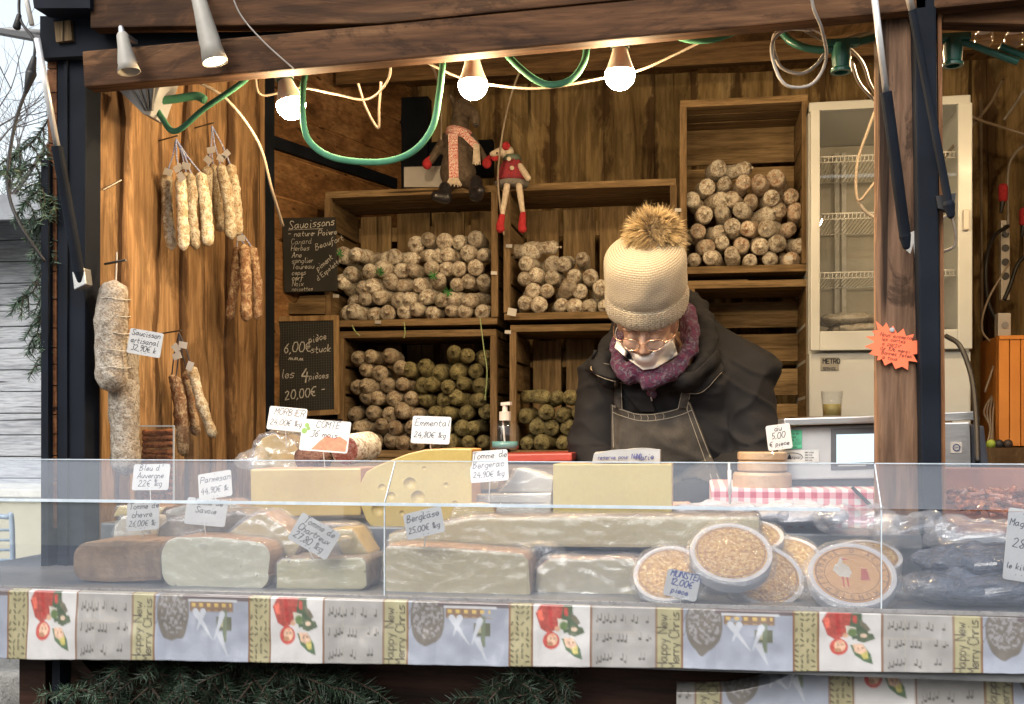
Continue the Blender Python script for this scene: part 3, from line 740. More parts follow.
# loose strings and green sprigs hanging on the crate rims
TWINE = simple('green_white_twine', (.45,.47,.28), (.1,.25,.08), 250, .9, .2)
for k, pts in enumerate(([(480,318,4.06),(484,350,4.05),(487,372,4.05),(485,400,4.06)], [(352,325,4.07),(355,331,4.06),(360,336,4.06)], [(404,322,4.07),(405,332,4.06),(404,338,4.06)])):
    bm = B(); tube(bm, spline([at(*p) for p in pts]), .0022, 6)
    tag(obj('twine', bm, TWINE), ('long green and white twine dangling in front of the green herb sausages', 'short twine end at the lower left corner of the pale sausage crate', 'short twine end under the middle of the pale sausage crate')[k], 'twine')
SPRIG = simple('green_plastic_sprig', (.06,.25,.07), None, 60, .6, .2)
for k, (px, py) in enumerate(((380, 272), (434, 275), (448, 292), (340, 254))):
    bm = B(); r3 = random.Random(k)
    c = at(px, py, 4.10)
    for j in range(14): d = Vector((r3.uniform(-1,1), r3.uniform(-.4,.2), r3.uniform(-1,1))).normalized(); tube(bm, [c, c+d*.02+Vector((0,-.006,0))], .0018, 5)
    tag(obj('green_sprig', bm, SPRIG), ('green sprig among the pale sausages, left of centre in the crate', 'green sprig among the pale sausages, right of centre in the crate', 'small green sprig low among the pale sausages, rightmost one', 'green sprig at the upper left corner of the pale sausage pile')[k], 'sprig')
# ------------------------------------------------------------------ lamps
LIT = emit_mat('lit_bulb_glow', (1, .70, .38), BULB)
HALO = simple('bulb_plastic', (.75,.68,.58), None, 9, .4, 0)
def along(a, b):
    a, b = Vector(a), Vector(b); q = (b-a).to_track_quat('Z', 'Y').to_matrix().to_4x4(); q.translation = a; return q
def bulb(px, py, y, tilt, label, s=1.0, sock=True, cat='light bulb', grp='lit bulbs behind the header beam'):
    c = at(px, py, y); d = Vector((math.sin(R(tilt)), 0, -math.cos(R(tilt)))); m = along(c-d*.0, c+d)   # +Z points down the bulb
    t = thing('light_bulb', c-d*.07*s, label, cat, grp)
    pr = []
    for i in range(11): a = math.pi/2*(1-i/10); 
    r = .031*s
    prof_ = [(r*math.cos(a), r*math.sin(a)) for a in [R(-12+102*i/12) for i in range(13)]]
    bm = B(); prof_[-1] = (0, r); lathe(bm, prof_, m, 24); obj('globe', bm, LIT, t, smooth=True)
    bm = B(); lathe(bm, [(r*.985, -.007*s), (r*.93, -.012*s), (.021*s, -.033*s), (.0155*s, -.052*s), (.0145*s, -.058*s), (0, -.058*s)], m, 24); obj('housing', bm, HALO, t, smooth=True)
    if sock:
        bm = B(); lathe(bm, [(0, -.054*s), (.019*s, -.054*s), (.020*s, -.07*s), (.017*s, -.086*s), (0, -.086*s)], m, 18); cbox(bm, c-d*.092*s, (.05*s, .022, .014)); obj('socket', bm, DGREEN, t)
    return t
bulb(291, 105, 2.50, 14, 'lit bulb at the far left of the header, tilted to the right', 1.12)
bulb(473, 85, 2.50, 1, 'lit bulb hanging above the reindeer doll', 1.1)
bulb(620, 75, 2.50, 0, 'lit bulb hanging above the upright crate edge, rightmost of the three', 1.1)
bulb(905, 60, 2.9, 0, 'lit bulb hidden behind the rough pillar, mirrored in the fridge door')
bulb(770, 4, 3.15, 0, 'lit bulb hidden behind the beam above the bright sausage crate')  # unseen bulb, set deep behind the beam as interior fill
bulb(1085, 70, 3.3, 0, 'unseen lit bulb added past the right edge to light the side counter')  # added out of view to brighten the dark right back wall
bulb(400, 28, 3.1, 0, 'lit bulb hidden behind the beam above the left crates')  # unseen fill bulb, placed deep inside for the left crates
def cone_lamp(p0, p1, y, r0, r1, label, lit=False):
    a, b = at(*p0, y), at(*p1, y); L = (b-a).length; m = along(a, b); t = thing('spot_lamp', a, label, 'spot lamp', 'white cone lamps clipped to the beam')
    bm = B(); lathe(bm, [(0, 0), (r0*.75, 0), (r0, L*.06), (r0*1.15, L*.35), (r1*.82, L*.75), (r1*.80, L*.80), (r1, L), (r1*.92, L), (r1*.74, L*.82), (0, L*.8)], m, 28); obj('shade', bm, simple('greige_lamp_plastic', (.34,.32,.28), None, 9, .5, .03), t, smooth=True)
    if lit:
        bm = B(); lathe(bm, [(0, L*.93), (r1*.84, L*.93), (r1*.9, L*.985), (r1*.86, L*.99), (0, L*.95)], m, 24); obj('lamp_face', bm, emit_mat('dim_lamp_face', (1,.8,.55), 5), t)
    bm = B(); caps(bm, a+(a-b).normalized()*.012, a, .006, .009); cbox(bm, a+Vector((0,.03,0)), (.012,.06,.008)); obj('clip', bm, STEEL, t)
cone_lamp((122, 33), (129, 72), 2.30, .013, .026, 'short white cone lamp on the beam, unlit', False)
cone_lamp((195, -16), (215, 62), 2.30, .0155, .029, 'long white cone lamp leaning right of the short one, faintly lit', True)
# grey floodlight bracket in the upper left corner
t = thing('floodlight', at(150, 84, 2.6), 'grey ribbed floodlight tucked under the left end of the beam', 'floodlight')
bm = B(); pprism(bm, [(112, 84), (165, 72), (150, 116), (143, 114)], 2.56, .08); bevel(bm, .003); obj('housing', bm, GREYP, t)
bm = B()
for k in range(4): pprism(bm, [(126+k*9, 83-k*2), (128+k*9, 82-k*2), (145+k*2.2, 110), (143.5+k*2.2, 110)], 2.553, .01)
obj('fins', bm, simple('fin_grey', (.18,.18,.18)), t)

# ------------------------------------------------------------------ cables
def cable(pts, r, m, label, name='cable', cat='cable', flat=1.0, seg=8, n=10):
    bm = B(); tube(bm, spline([at(*p) for p in pts], n), r, seg, flat=flat); o = obj(name, bm, m, smooth=True); return tag(o, label, cat)
cable([(308,62,2.5),(303,88,2.47),(303,118,2.46),(310,142,2.46),(335,158,2.46),(380,162,2.46),(412,152,2.46),(432,128,2.46),(439,95,2.47),(443,60,2.48),(444,48,2.5)], .0078, GREENC, 'thick green cable hanging in a wide loop left of the middle bulb', flat=.55)
cable([(498,44,2.5),(520,68,2.47),(545,84,2.46),(570,80,2.46),(584,62,2.48),(587,42,2.5)], .0078, GREENC, 'green cable in a short loop between the two right bulbs', flat=.55)
cable([(150,96,2.62),(162,118,2.58),(176,131,2.55),(205,108,2.52),(240,84,2.5),(258,66,2.5)], .0078, GREENC, 'green cable sagging in a V above the hanging sausages', flat=.5)
cable([(156,101,2.6),(175,99,2.6),(196,96,2.6),(205,100,2.6)], .011, GREENC, 'short thick green cable end beside the floodlight')
cable([(655,30,2.5),(690,40,2.48),(715,39,2.48),(745,28,2.5)], .0072, GREENC, 'green cable just showing under the beam right of the rightmost bulb', flat=.5)
cable([(185,76,2.5),(225,98,2.55),(258,142,2.62),(272,190,2.7),(283,226,2.8)], .0040, WCAB, 'pale cable curving down to the upper blackboard')
cable([(255,72,2.5),(262,95,2.6),(300,88,2.56),(335,94,2.56),(368,99,2.56),(388,80,2.52),(391,56,2.5)], .0031, WCAB, 'pale thin cable swinging between the left bulb and the beam')
cable([(358,84,3.2),(366,108,3.2),(378,128,3.2),(379,108,3.2),(381,82,3.2)], .0045, WCAB, 'pale cable hanging in a narrow V below the ceiling')
cable([(412,52,2.52),(430,64,2.52),(462,78,2.54),(500,86,2.54),(545,88,2.54),(604,78,2.54),(640,70,2.54),(672,56,2.54),(705,40,2.52)], .0031, WCAB, 'thin white cable strung behind the middle and right bulbs')
cable([(425,57,2.6),(436,75,3.3),(441,105,4.0),(441,140,4.0)], .0037, WCAB, 'pale cable running down behind the reindeer doll')
cable([(521,68,3.9),(512,92,3.9),(504,125,3.95),(499,160,3.98),(498,182,4.0),(500,205,4.0),(504,235,4.0)], .0040, WCAB, 'pale cable hanging down in front of the mouse doll')
cable([(226,-30,2.33),(238,10,2.33),(262,40,2.335),(295,70,2.35)], .0018, GCAB, 'very thin wire drooping over the left end of the beam')
cable([(818,-40,2.31),(812,0,2.32),(822,30,2.36),(826,60,2.44),(812,84,2.44),(788,86,2.44),(776,70,2.44),(772,44,2.44),(786,30,2.44),(812,30,2.44)], .0036, GCAB, 'grey cable coiled in a loop at the right of the beam')
cable([(774,60,2.5),(775,34,2.5),(798,26,2.5),(824,36,2.5),(823,56,2.5),(804,73,2.5),(782,68,2.5),(773,50,2.5)], .0038, GCAB, 'second grey cable coil behind the first, right of the beam')
cable([(776,22,2.55),(792,42,2.52),(822,50,2.5),(850,44,2.5),(880,36,2.5)], .009, DGREEN, 'dark green cable carrying the empty socket beside the pillar')
cable([(800,28,2.53),(830,42,2.53),(855,36,2.53),(885,28,2.53)], .0044, WCAB, 'pale cable above the empty green socket')
cable([(846,44,2.6),(862,62,2.7),(870,84,2.8),(880,100,2.9)], .0037, WCAB, 'pale cable passing down behind the pillar top')
cable([(852,62,2.7),(860,84,2.8),(884,110,2.9)], .004, GCAB, 'grey cable beside the pillar top')
cable([(880,98,3.4),(868,130,3.4),(857,165,3.4),(858,200,3.4),(872,186,3.4),(884,170,3.4)], .0045, WCAB, 'pale cable looped in front of the fridge door')
cable([(857,200,3.42),(866,212,3.42),(882,222,3.42)], .0052, GCAB, 'grey cable running from the fridge loop behind the pillar')
# empty green socket
def socket(px, py, y, label, s=1):
    c = at(px, py, y); t = thing('lamp_socket', c, label, 'socket')
    bm = B(); lathe(bm, [(0, .03*s), (.020*s, .03*s), (.021*s, 0), (.019*s, -.022*s), (.023*s, -.026*s), (.023*s, -.032*s), (.015*s, -.032*s), (.013*s, -.01*s), (0, -.01*s)], Matrix.Translation(c), 22); obj('shell', bm, DGREEN, t, smooth=False)
    bm = B(); cbox(bm, c+Vector((0,0,.032*s)), (.075*s,.028,.016), bev=.004); obj('clamp', bm, DGREEN, t)
socket(841, 58, 2.5, 'empty dark green lamp socket left of the rough pillar')
socket(953, 52, 2.5, 'empty dark green lamp socket right of the black post', .95)
cable([(940,40,2.5),(965,43,2.5),(985,50,2.5),(1006,58,2.5),(1018,62,2.5)], .008, DGREEN, 'dark green cable right of the black post')
cable([(1000,46,2.5),(1014,52,2.5),(1050,66,2.5)], .008, DGREEN, 'dark green cable end at the right edge')
for px, py, lb in ((984, 38, 'clear unlit glass bulb right of the black post, left one of the pair'), (1014, 38, 'clear unlit glass bulb right of the black post, at the picture edge')):
    c = at(px, py, 2.5); t = thing('glass_bulb', c, lb, 'light bulb')
    bm = B(); lathe(bm, [(.012, .03), (.016, .018), (.020, 0), (.017, -.014), (.008, -.022), (0, -.024)], Matrix.Translation(c), 20); obj('globe', bm, GLASS2, t, smooth=True)
    bm = B(); lathe(bm, [(0,.03), (.013,.03), (.013, .012), (0, .012)], Matrix.Translation(c+Vector((0,0,0))), 16); obj('cap', bm, STEEL, t)

# ------------------------------------------------------------------ bunches of hanging sausages on the left wall
S_peel = saus_mat('peppered_pale_sausage', (.68,.64,.52), (.36,.27,.16), .58, .42)
S_nut = saus_mat('coarse_brown_sausage', (.56,.43,.28), (.22,.11,.055), .6, .45)
S_big = saus_mat('grey_mould_large_sausage', (.42,.385,.33), (.22,.175,.13), .58, .40)
def hang(me_name, a, b, r, mat, parent, seed, seg=16):
    a, b = Vector(a), Vector(b); L = (b-a).length; n = 22; rr = []; pts = []
    side = Vector((random.Random(seed).uniform(-.012,.012), random.Random(seed+1).uniform(-.01,.01), 0))
    for i in range(n+1):
        u = i/n; e = min(u*1.3, (1-u))*L; q = min(1, e/(r*1.3)); rr.append(max(.003, r*math.sqrt(max(0, 1-(1-q)**2))*(1+.06*math.sin(u*13+seed)))); pts.append(a.lerp(b, u)+side*math.sin(u*math.pi))
    bm = B(); tube(bm, pts, lambda t: rr[round(t*n)], seg)
    for v in bm.verts:
        u = (v.co-a).dot(b-a)/(L*L); c = a.lerp(b, min(1, max(0, u))); d = (v.co-c)
        if d.length > .004: v.co += d.normalized()*(.003*nz(v.co, 45, seed)+.0035*nz(v.co, 110, seed))
    return obj(me_name, bm, mat, parent, smooth=True)
BLUE = simple('blue_string', (.06,.13,.42), (.5,.52,.6), 200, .9, .1)
def bunch(nail, items, y, label, mat, tags=(), strc=BLUE, group='bunches of sausages hung on the plank wall'):
    n_ = at(*nail, y); t = thing('sausage_bunch', n_, label, 'sausages', group)
    for k, (a, b, r, dy) in enumerate(items):
        A, Bq = at(a[0], a[1], y+dy), at(b[0], b[1], y+dy); hang('sausage', A, Bq, r, mat[k % len(mat)] if isinstance(mat, list) else mat, t, k*5+int(nail[0]))
        bm = B(); tube(bm, [n_+Vector((0,0,.0)), n_.lerp(A, .5)+Vector((.004*(-1)**k,0,0)), A], .0022, 6); tube(bm, [A, A+(Bq-A).normalized()*.012], .0045, 7); obj('string', bm, strc, t)
    for (px, py, rot) in tags:
        bm = B(); cbox(bm, at(px, py, y-.045), (.024, .002, .018), (0, R(rot), 0)); obj('tag', bm, PAPER, t)
    bm = B(); c = n_+Vector((-.02, .0, .004)); tube(bm, [Vector((XL+.01, n_.y+.02, n_.z)), n_+Vector((.012, -.012, .006))], .0022, 7); obj('nail', bm, BRASSW, t)
    return t
yb = atx(178, 150, XL+.09).y
bunch((176, 139), [((167,173),(172,250),.0155,.0), ((180,175),(184,251),.0150,-.03), ((191,173),(196,250),.0150,.0), ((200,172),(208,247),.0165,.03), ((186,172),(190,246),.014,.05)], yb, 'bunch of pale peppered sausages on blue strings, nearest the corner', [S_peel], [(168,172,20), (178,168,-30), (186,166,10), (181,177,60)])
yb2 = atx(213, 150, XL+.09).y
bunch((212, 126), [((208,166),(209,238),.017,.0), ((220,164),(231,240),.017,-.03), ((230,164),(238,236),.0165,.02), ((213,164),(221,232),.016,.05)], yb2, 'bunch of pale peppered sausages on blue strings, right one of the upper pair', [S_peel], [(211,150,-10), (221,158,25), (208,160,40), (226,154,-40)])
yb3 = atx(240, 260, XL+.10).y
bunch((236, 228), [((237,246),(229,321),.0150,.0), ((244,244),(246,322),.017,-.02), ((251,246),(257,320),.0155,.02)], yb3, 'small bunch of brown coarse sausages hanging right of the pale bunches', [S_nut], [(241,238,5)])
yb4 = atx(182, 340, XL+.09).y
bunch((179, 333), [((176,376),(183,456),.0165,-.02), ((187,370),(197,436),.014,.03), ((191,366),(214,438),.0145,-.01), ((172,374),(178,430),.013,.03)], yb4, 'bunch of two brown and one pale sausage below the upper bunches', [S_nut, S_nut, S_peel, S_nut], [(183,345,10), (176,348,50), (177,356,-20), (190,366,-70)], simple('black_cord', (.03,.03,.05)))
# two big hanging sausages
yg = atx(108, 300, XL+.07).y
tb = thing('large_sausage', at(117, 283, yg), 'thick grey mould sausage hanging in the corner, the upper bulging one', 'sausage')
hang('casing', at(115, 280, yg-.02), at(113, 393, yg-.02), .037, S_big, tb, 3, 22)
bm = B(); tube(bm, [at(117, 252, yg-.01), at(116, 283, yg-.02)], .0018, 6)
for i in range(5): 
    z = at(114, 300+i*17, yg-.02); pts = [z+Vector((.0385*math.cos(a), .0385*math.sin(a), .002*math.sin(3*a))) for a in [2*math.pi*k/16 for k in range(17)]]; tube(bm, pts, .0012, 5, caps=False)
obj('string', bm, simple('thin_string', (.45,.42,.36)), tb)
bm = B(); tube(bm, [at(105, 264, yg), at(126, 260, yg-.03)], .003, 7); obj('nail', bm, BRASSW, tb)
tb = thing('large_sausage', at(127, 350, yg+.02), 'long grey mould sausage hanging behind and below the bulging one', 'sausage')
hang('casing', at(126, 335, yg+.03), at(127, 476, yg+.03), .036, S_big, tb, 8, 22)
for (a, b), lb in ((((103,190),(121,180)), 'thin black hook nail at the upper left of the plank wall'),):
    bm = B(); tube(bm, [at(*a, atx(*a, XL+.03).y), at(*b, atx(*b, XL+.03).y-.05)], .0028, 7); tag(obj('nail', bm, BRASSW), lb, 'nail')
# clear box of small sausages at the wall
t = thing('sausage_box', at(165, 510, 2.72), 'clear box of thin orange brown sausages standing by the plank wall', 'box')
p, q = at(141, 505, 2.72), at(177, 426, 2.72)
for lo, hi in (((p.x, 2.70, p.z), (p.x+.003, 2.86, q.z)), ((q.x-.003, 2.70, p.z), (q.x, 2.86, q.z)), ((p.x, 2.70, p.z), (q.x, 2.703, q.z))):
    bm = B(); box(bm, lo, hi); obj('side_panel', bm, GLASS2, t)
bm = B(); box(bm, (p.x-.001, 2.698, q.z-.002), (q.x+.001, 2.705, q.z+.002)); box(bm, (q.x-.001, 2.698, p.z), (q.x+.002, 2.703, q.z)); obj('rim', bm, EDGE, t)
S_or = saus_mat('orange_smoked_sausage', (.42,.16,.06), (.16,.05,.02))
r4 = random.Random(9); z = p.z+.012
while z < q.z-.012:
    o = obj('small_sausage', (lambda b_: (tube(b_, spline([(p.x+.008, 2.72, z), ((p.x+q.x)/2, 2.712, z+r4.uniform(-.008,.008)), (q.x-.008, 2.72, z+r4.uniform(-.004,.004))], 5), .0085, 8), b_)[1])(B()), S_or, smooth=True)
    tag(o, 'thin smoked sausage lying across the clear box by the wall', 'sausage', 'thin sausages stacked in the clear box'); z += .0165

# ------------------------------------------------------------------ blackboards
FRW = wood('pale_frame_wood', (.25,.15,.07), (.45,.30,.15), (.58,.42,.22), 'z', knots=False)
def board(pix, y, frame, label, lines, name='blackboard', th=.012):
    P = [at(*p, y) for p in pix]; t = thing(name, (P[0]+P[1])/2, label, 'blackboard')
    if frame:
        c = sum((Vector(p) for p in P), Vector())/4; Q = [c+(p-c)*.0+Vector(((p-c).x*(1-frame/abs((P[1]-P[0]).x/2)), 0, (p-c).z*(1-frame/abs((P[2]-P[1]).z/2)))) for p in P]
        for i in range(4):
            bm = B(); prism(bm, [P[i], P[(i+1) % 4], Q[(i+1) % 4], Q[i]], th+.004); bevel(bm, .0015, 1); obj('frame', bm, FRW, t)
        bm = B(); prism(bm, [v+Vector((0,.006,0)) for v in Q], .004); obj('slate', bm, SLATE, t); y0 = y+.0055
    else:
        bm = B(); prism(bm, P, th); bevel(bm, .0015, 1); obj('slate', bm, SLATE, t); y0 = y-.0006
    if frame:
        bm = B(); W_ = Q[1]-Q[0]; H = Q[3]-Q[0]
        for i in range(1, 22): beam(bm, Q[0]+W_*i/22+Vector((0,.0055,0)), Q[3]+W_*i/22+Vector((0,.0055,0)), .0005, .0006, (0,1,0))
        for i in range(1, 36): beam(bm, Q[0]+H*i/36+Vector((0,.0055,0)), Q[1]+H*i/36+Vector((0,.0055,0)), .0005, .0006, (0,1,0))
        obj('grid_lines', bm, simple('faint_grid_paint', (.10,.10,.095)), t)
    rg = random.Random(4); bm = B()
    for (px, py, txt, h, ang, bold) in lines:
        ex = Vector((math.cos(R(ang)), 0, math.sin(R(ang)))); ey = Vector((-ex.z, 0, ex.x))
        strokes(bm, txt, at(px, py, y0), ex, ey, h, .0011, .3, .2, rng=rg, bold=bold)
    obj('chalk_writing', bm, CHALK, t, recalc=False); return t
board([(284, 292.5), (337, 291), (335, 217), (282, 218)], 4.045, 0, 'small unframed blackboard listing dry sausage kinds in chalk', [
    (289, 229, 'Saucissons', .030, 3, 1.2), (288, 237, '- nature', .022, 1, .8), (312, 236, '- Poivre', .022, 2, 1.1), (291, 244.5, 'Canard', .021, 1, .55), (291, 251, 'Herbes', .021, 1, .7), (292, 257.5, 'Ane', .021, 0, .9),
    (292, 263, 'sanglier', .019, 0, .7), (292, 269, 'Taureau', .020, 0, .8), (292, 275, 'cepes', .019, 0, .7), (292, 280.5, 'cerf', .020, 0, 1.0), (292, 286, 'Noix', .020, 0, .6), (292, 291, 'noisettes', .016, 0, .6),
    (316, 250, 'Beaufort', .024, 18, .8), (318, 271, 'piment', .022, 38, .8), (318, 281, "d'Espelette", .018, 38, .7)])
bm = B(); beam(bm, at(288, 230, 4.0438), at(323, 228.5, 4.0438), .0012, .0012, (0,1,0)); tag(obj('chalk_stroke', bm, CHALK), 'chalk underline beneath the heading on the sausage list', 'chalk line')
board([(274, 418), (339, 414.5), (338, 315), (273, 316.5)], 4.03, .020, 'wood framed blackboard offering sausages at six euros each', [
    (284, 353, '6,00€', .036, 4, 1.5), (309, 343, 'pièce', .026, 12, 1.2), (311, 353, 'stuck', .027, 4, 1.2), (288, 362, '~~~', .028, -3, 1.3), (281, 378, 'les', .034, 2, 1.1), (301, 380, '4', .046, 0, 2.4), (309, 379, 'pièces', .023, 2, 1.2), (285, 400, '20,00€ -', .032, 8, 1.7)])
bm = B(); pprism(bm, [(273, 459), (338, 459), (338, 419), (273, 420)], 4.04, .2); obj('shelf_block', bm, W_dark, stall)
bm = B(); pprism(bm, [(283, 314), (325, 314), (325, 295), (300, 296), (296, 303), (281, 301)], 4.08, .05); obj('bracket', bm, W_crx, stall)
# white paper board behind the reindeer doll
bm = B(); pprism(bm, [(404, 187), (442, 187), (442, 166), (404, 167)], 4.2, .02); tag(obj('paper_box', bm, PAPER), 'plain white box standing behind the reindeer doll', 'box')
# little white price tabs on crate edges
for px, py, lb in ((378,322,'tiny white tab on the rail below the pale sausages'), (494,273,'tiny white tab on the post right of the pale sausages'), (509,246,'tiny white tab on the post left of the middle crate, the upper of two'), (508,332,'tiny white tab on the post left of the lower middle crate'), (678,210,'tiny white tab on the post left of the bright sausages'), (789,258,'tiny white tab under the right end of the bright sausages'), (811,290,'tiny white tab on the post beside the fridge'), (336,296,'tiny white tab at the lower left corner of the pale sausages')):
    bm = B(); cbox(bm, at(px, py, 4.088), (.024, .002, .013), (0, R(3), 0)); tag(obj('price_tab', bm, PAPER), lb, 'tab')
bm = B(); cbox(bm, at(512, 312, 4.07), (.034, .002, .028), (0, R(12), 0)); tag(obj('price_tab', bm, PAPER), 'square white tab hanging at the lower left of the middle crate', 'tab')

# ------------------------------------------------------------------ plush dolls
PL_G = simple('grey_brown_plush', (.15,.115,.085), (.075,.055,.04), 60, .95, .8, dist=.01)
PL_R = simple('red_felt', (.42,.025,.035), (.3,.015,.02), 80, .95, .5)
PL_W = simple('cream_felt', (.62,.54,.44), None, 80, .95, .4)
PL_B = simple('shiny_black_leatherette', (.018,.018,.022), None, 20, .3, .2)
def knitpat(name, a, b, sx=1):
    m, t, p = newmat(name); v = coords(t, (1,1,1), rnd=False)
    w1 = N(t, 'ShaderNodeTexWave'); w1.wave_type = 'BANDS'; w1.bands_direction = 'Z'; w1.inputs['Scale'].default_value = 26; w1.inputs['Distortion'].default_value = 7; w1.inputs['Detail'].default_value = 0; w1.inputs['Detail Scale'].default_value = 12
    t.links.new(v, w1.inputs[0]); t.links.new(ramp(t, w1.outputs['Fac'], [(.48, a), (.54, b)]), p.inputs['Base Color']); p.inputs['Roughness'].default_value = .95; return m
def blob(name, fn, voxel, mat, parent, sm=3):
    bm = B(); fn(bm); me = remesh(bm, voxel, sm); me.name = name; return objm(name, me, mat, parent, True)
Y = 4.12
t = thing('reindeer_doll', at(458, 188, Y), 'grey plush reindeer doll with patterned scarf and red mittens sitting on the crate', 'doll')
A_ = lambda x, y_, dy=0: at(x, y_, Y+dy)
def fb(bm):
    caps(bm, A_(458,172), A_(458,148), .072, .05); caps(bm, A_(458,148), A_(461,112), .045, .034); caps(bm, A_(462,108), A_(474,114,-.05), .036, .02); caps(bm, A_(474,114,-.05), A_(476,124,-.06), .02, .016)
    caps(bm, A_(446,138), A_(431,160,-.03), .022, .016); caps(bm, A_(470,138), A_(484,158,-.03), .022, .016)
    caps(bm, A_(450,182), A_(446,188,-.09), .028, .022); caps(bm, A_(466,182), A_(475,184,-.09), .028, .022); caps(bm, A_(455,106), A_(450,94), .014, .006); caps(bm, A_(466,104), A_(470,92), .014, .006)
blob('body', fb, .006, PL_G, t)
for a in ((427,164), (487,163)): blob('mitten', lambda bm: (ell(bm, A_(a[0], a[1], -.035), (.019,.017,.022)), caps(bm, A_(a[0], a[1]-4, -.035), A_(a[0]+4, a[1]-7, -.035), .009, .008)), .004, PL_R, t)
blob('boot', lambda bm: (caps(bm, A_(445,188,-.10), A_(446,196,-.11), .024, .024), caps(bm, A_(446,198,-.11), A_(436,196,-.13), .024, .020)), .005, PL_B, t, 1)
blob('boot', lambda bm: (caps(bm, A_(476,182,-.10), A_(476,194,-.12), .025, .030), caps(bm, A_(476,194,-.12), A_(480,191,-.14), .028, .02)), .005, PL_B, t, 1)
SC = knitpat('red_white_scarf_knit', (.45,.02,.03), (.75,.70,.62))
bm = B(); lathe(bm, [(.046,-.018), (.052,-.01), (.052,.012), (.044,.02)], Matrix.Translation(A_(459,134)) @ Matrix.Rotation(.25, 4, 'Y'), 24)
beam(bm, A_(453,134,-.062), A_(454,178,-.085), .036, .010, (0,1,0)); beam(bm, A_(463,133,-.055), A_(476,146,-.06), .026, .009, (0,1,0)); obj('scarf', bm, SC, t)
bm = B(); r3 = random.Random(3)
for k in range(14): x = 446+k*1.2; tube(bm, [A_(x*.5+227, 178, -.09), A_(x, 186+r3.uniform(-2,1), -.1)], .0022, 5)
obj('fringe', bm, PL_W, t); bm = B()
for k in range(9): tube(bm, [A_(474+k*.6, 144, -.065), A_(473+k*.9, 164+r3.uniform(-3,2), -.07)], .0020, 5)
obj('fringe', bm, PL_W, t)
bm = B(); ell(bm, A_(476,125,-.078), .007); obj('nose', bm, PL_B, t, smooth=True)
Y = 4.06
t = thing('mouse_doll', at(508, 182, Y), 'small mouse doll in a red plaid cape with long cream legs dangling over the crates', 'doll')
blob('head', lambda bm: (ell(bm, A_(506,152), (.030,.028,.026)), caps(bm, A_(500,152,-.02), A_(492,154,-.045), .018, .010)), .004, PL_W, t)
for a in ((495,157), (506,146)): blob('ear', lambda bm: ell(bm, A_(a[0], a[1], -.03), (.016,.008,.017)), .003, PL_R, t)
PLAID = knitpat('plaid_cloth', (.38,.025,.035), (.10,.03,.05))
bm = B(); m = Matrix.Translation(A_(512,181)); lathe(bm, [(0,.0), (.056,.0), (.052,.02), (.042,.05), (.028,.078), (.012,.088), (0,.088)], m, 26)
for v in bm.verts: v.co += Vector((v.co.x-m.translation.x, v.co.y-m.translation.y, 0))*.14*math.sin(9*math.atan2(v.co.y-m.translation.y, v.co.x-m.translation.x))
obj('cape', bm, PLAID, t, smooth=True)
bm = B(); lathe(bm, [(.05,.0), (.066,-.006), (.058,-.022), (.0,-.022)], m, 26)
for v in bm.verts: v.co += Vector((v.co.x-m.translation.x, v.co.y-m.translation.y, 0))*.10*math.sin(13*math.atan2(v.co.y-m.translation.y, v.co.x-m.translation.x))
obj('fur_hem', bm, simple('grey_fluff', (.35,.33,.31), None, 120, .95, 1, dist=.01), t, smooth=True)
bm = B(); lathe(bm, [(.026,.072), (.036,.08), (.028,.096), (.012,.1)], m, 22); obj('neckerchief', bm, simple('green_felt', (.10,.14,.11)), t, smooth=True)
for a in ((509,159), (512,168)):
    bm = B(); lathe(bm, [(0,.0), (.008,.0), (.008,.003), (0,.004)], Matrix.Translation(A_(a[0], a[1], -.05)) @ Matrix.Rotation(R(90), 4, 'X'), 14); obj('button', bm, PL_W, t)
for a, b, c in (((507,186),(502,216),(500,226)), ((519,186),(523,214),(522,226))):
    o = blob('leg', lambda bm: (caps(bm, A_(*a, -.05), A_(*b, -.055), .013, .010)), .004, PL_W, t)
    blob('boot', lambda bm: (caps(bm, A_(*b, -.055), A_(*c, -.055), .012, .017), ell(bm, A_(c[0]+.5, c[1]+3, -.062), (.017,.019,.016))), .004, PL_R, t)
blob('arm', lambda bm: caps(bm, A_(520,166,-.02), A_(528,178,-.05), .012, .013), .004, PL_W, t)
bm = B(); ell(bm, A_(497,153,-.075), .004); ell(bm, A_(501,148,-.028), .003); obj('eyes', bm, PL_B, t)

# ------------------------------------------------------------------ fridge
Y = 4.0
a, b = at(809, 470, Y), at(971, 96, Y); x0, x1, z1 = a.x, b.x, b.z; z0 = .78
t = thing('glass_door_fridge', ((x0+x1)/2, Y+.28, z0), 'tall cream fridge with a glass door and wire shelves behind the pillar', 'fridge')
T = .03; zi = at(820, 344, Y).z
bm = B(); box(bm, (x0, Y, z0), (x1, Y+.55, zi-.03), bev=.008); obj('lower_body', bm, CREAM, t)
bm = B(); box(bm, (x0, Y+.03, zi-.032), (x0+T, Y+.55, z1)); box(bm, (x1-T, Y+.03, zi-.032), (x1, Y+.55, z1)); box(bm, (x0+T, Y+.52, zi-.03), (x1-T, Y+.55, z1)); box(bm, (x0, Y, z1-.028), (x1, Y+.55, z1+.006), bev=.006); box(bm, (x0+T, Y+.03, zi-.03), (x1-T, Y+.52, zi)); obj('cabinet', bm, CREAM, t)
bm = B(); box(bm, (x0+T+.002, Y+.505, zi), (x1-T-.002, Y+.518, z1-.03)); obj('back_lining', bm, FRIDGEIN, t)
px0, px1 = at(820, 300, Y-.03), at(958, 300, Y-.03); zd0, zd1 = at(820, 332, Y).z, at(815, 113, Y).z
d = .03; fr = []
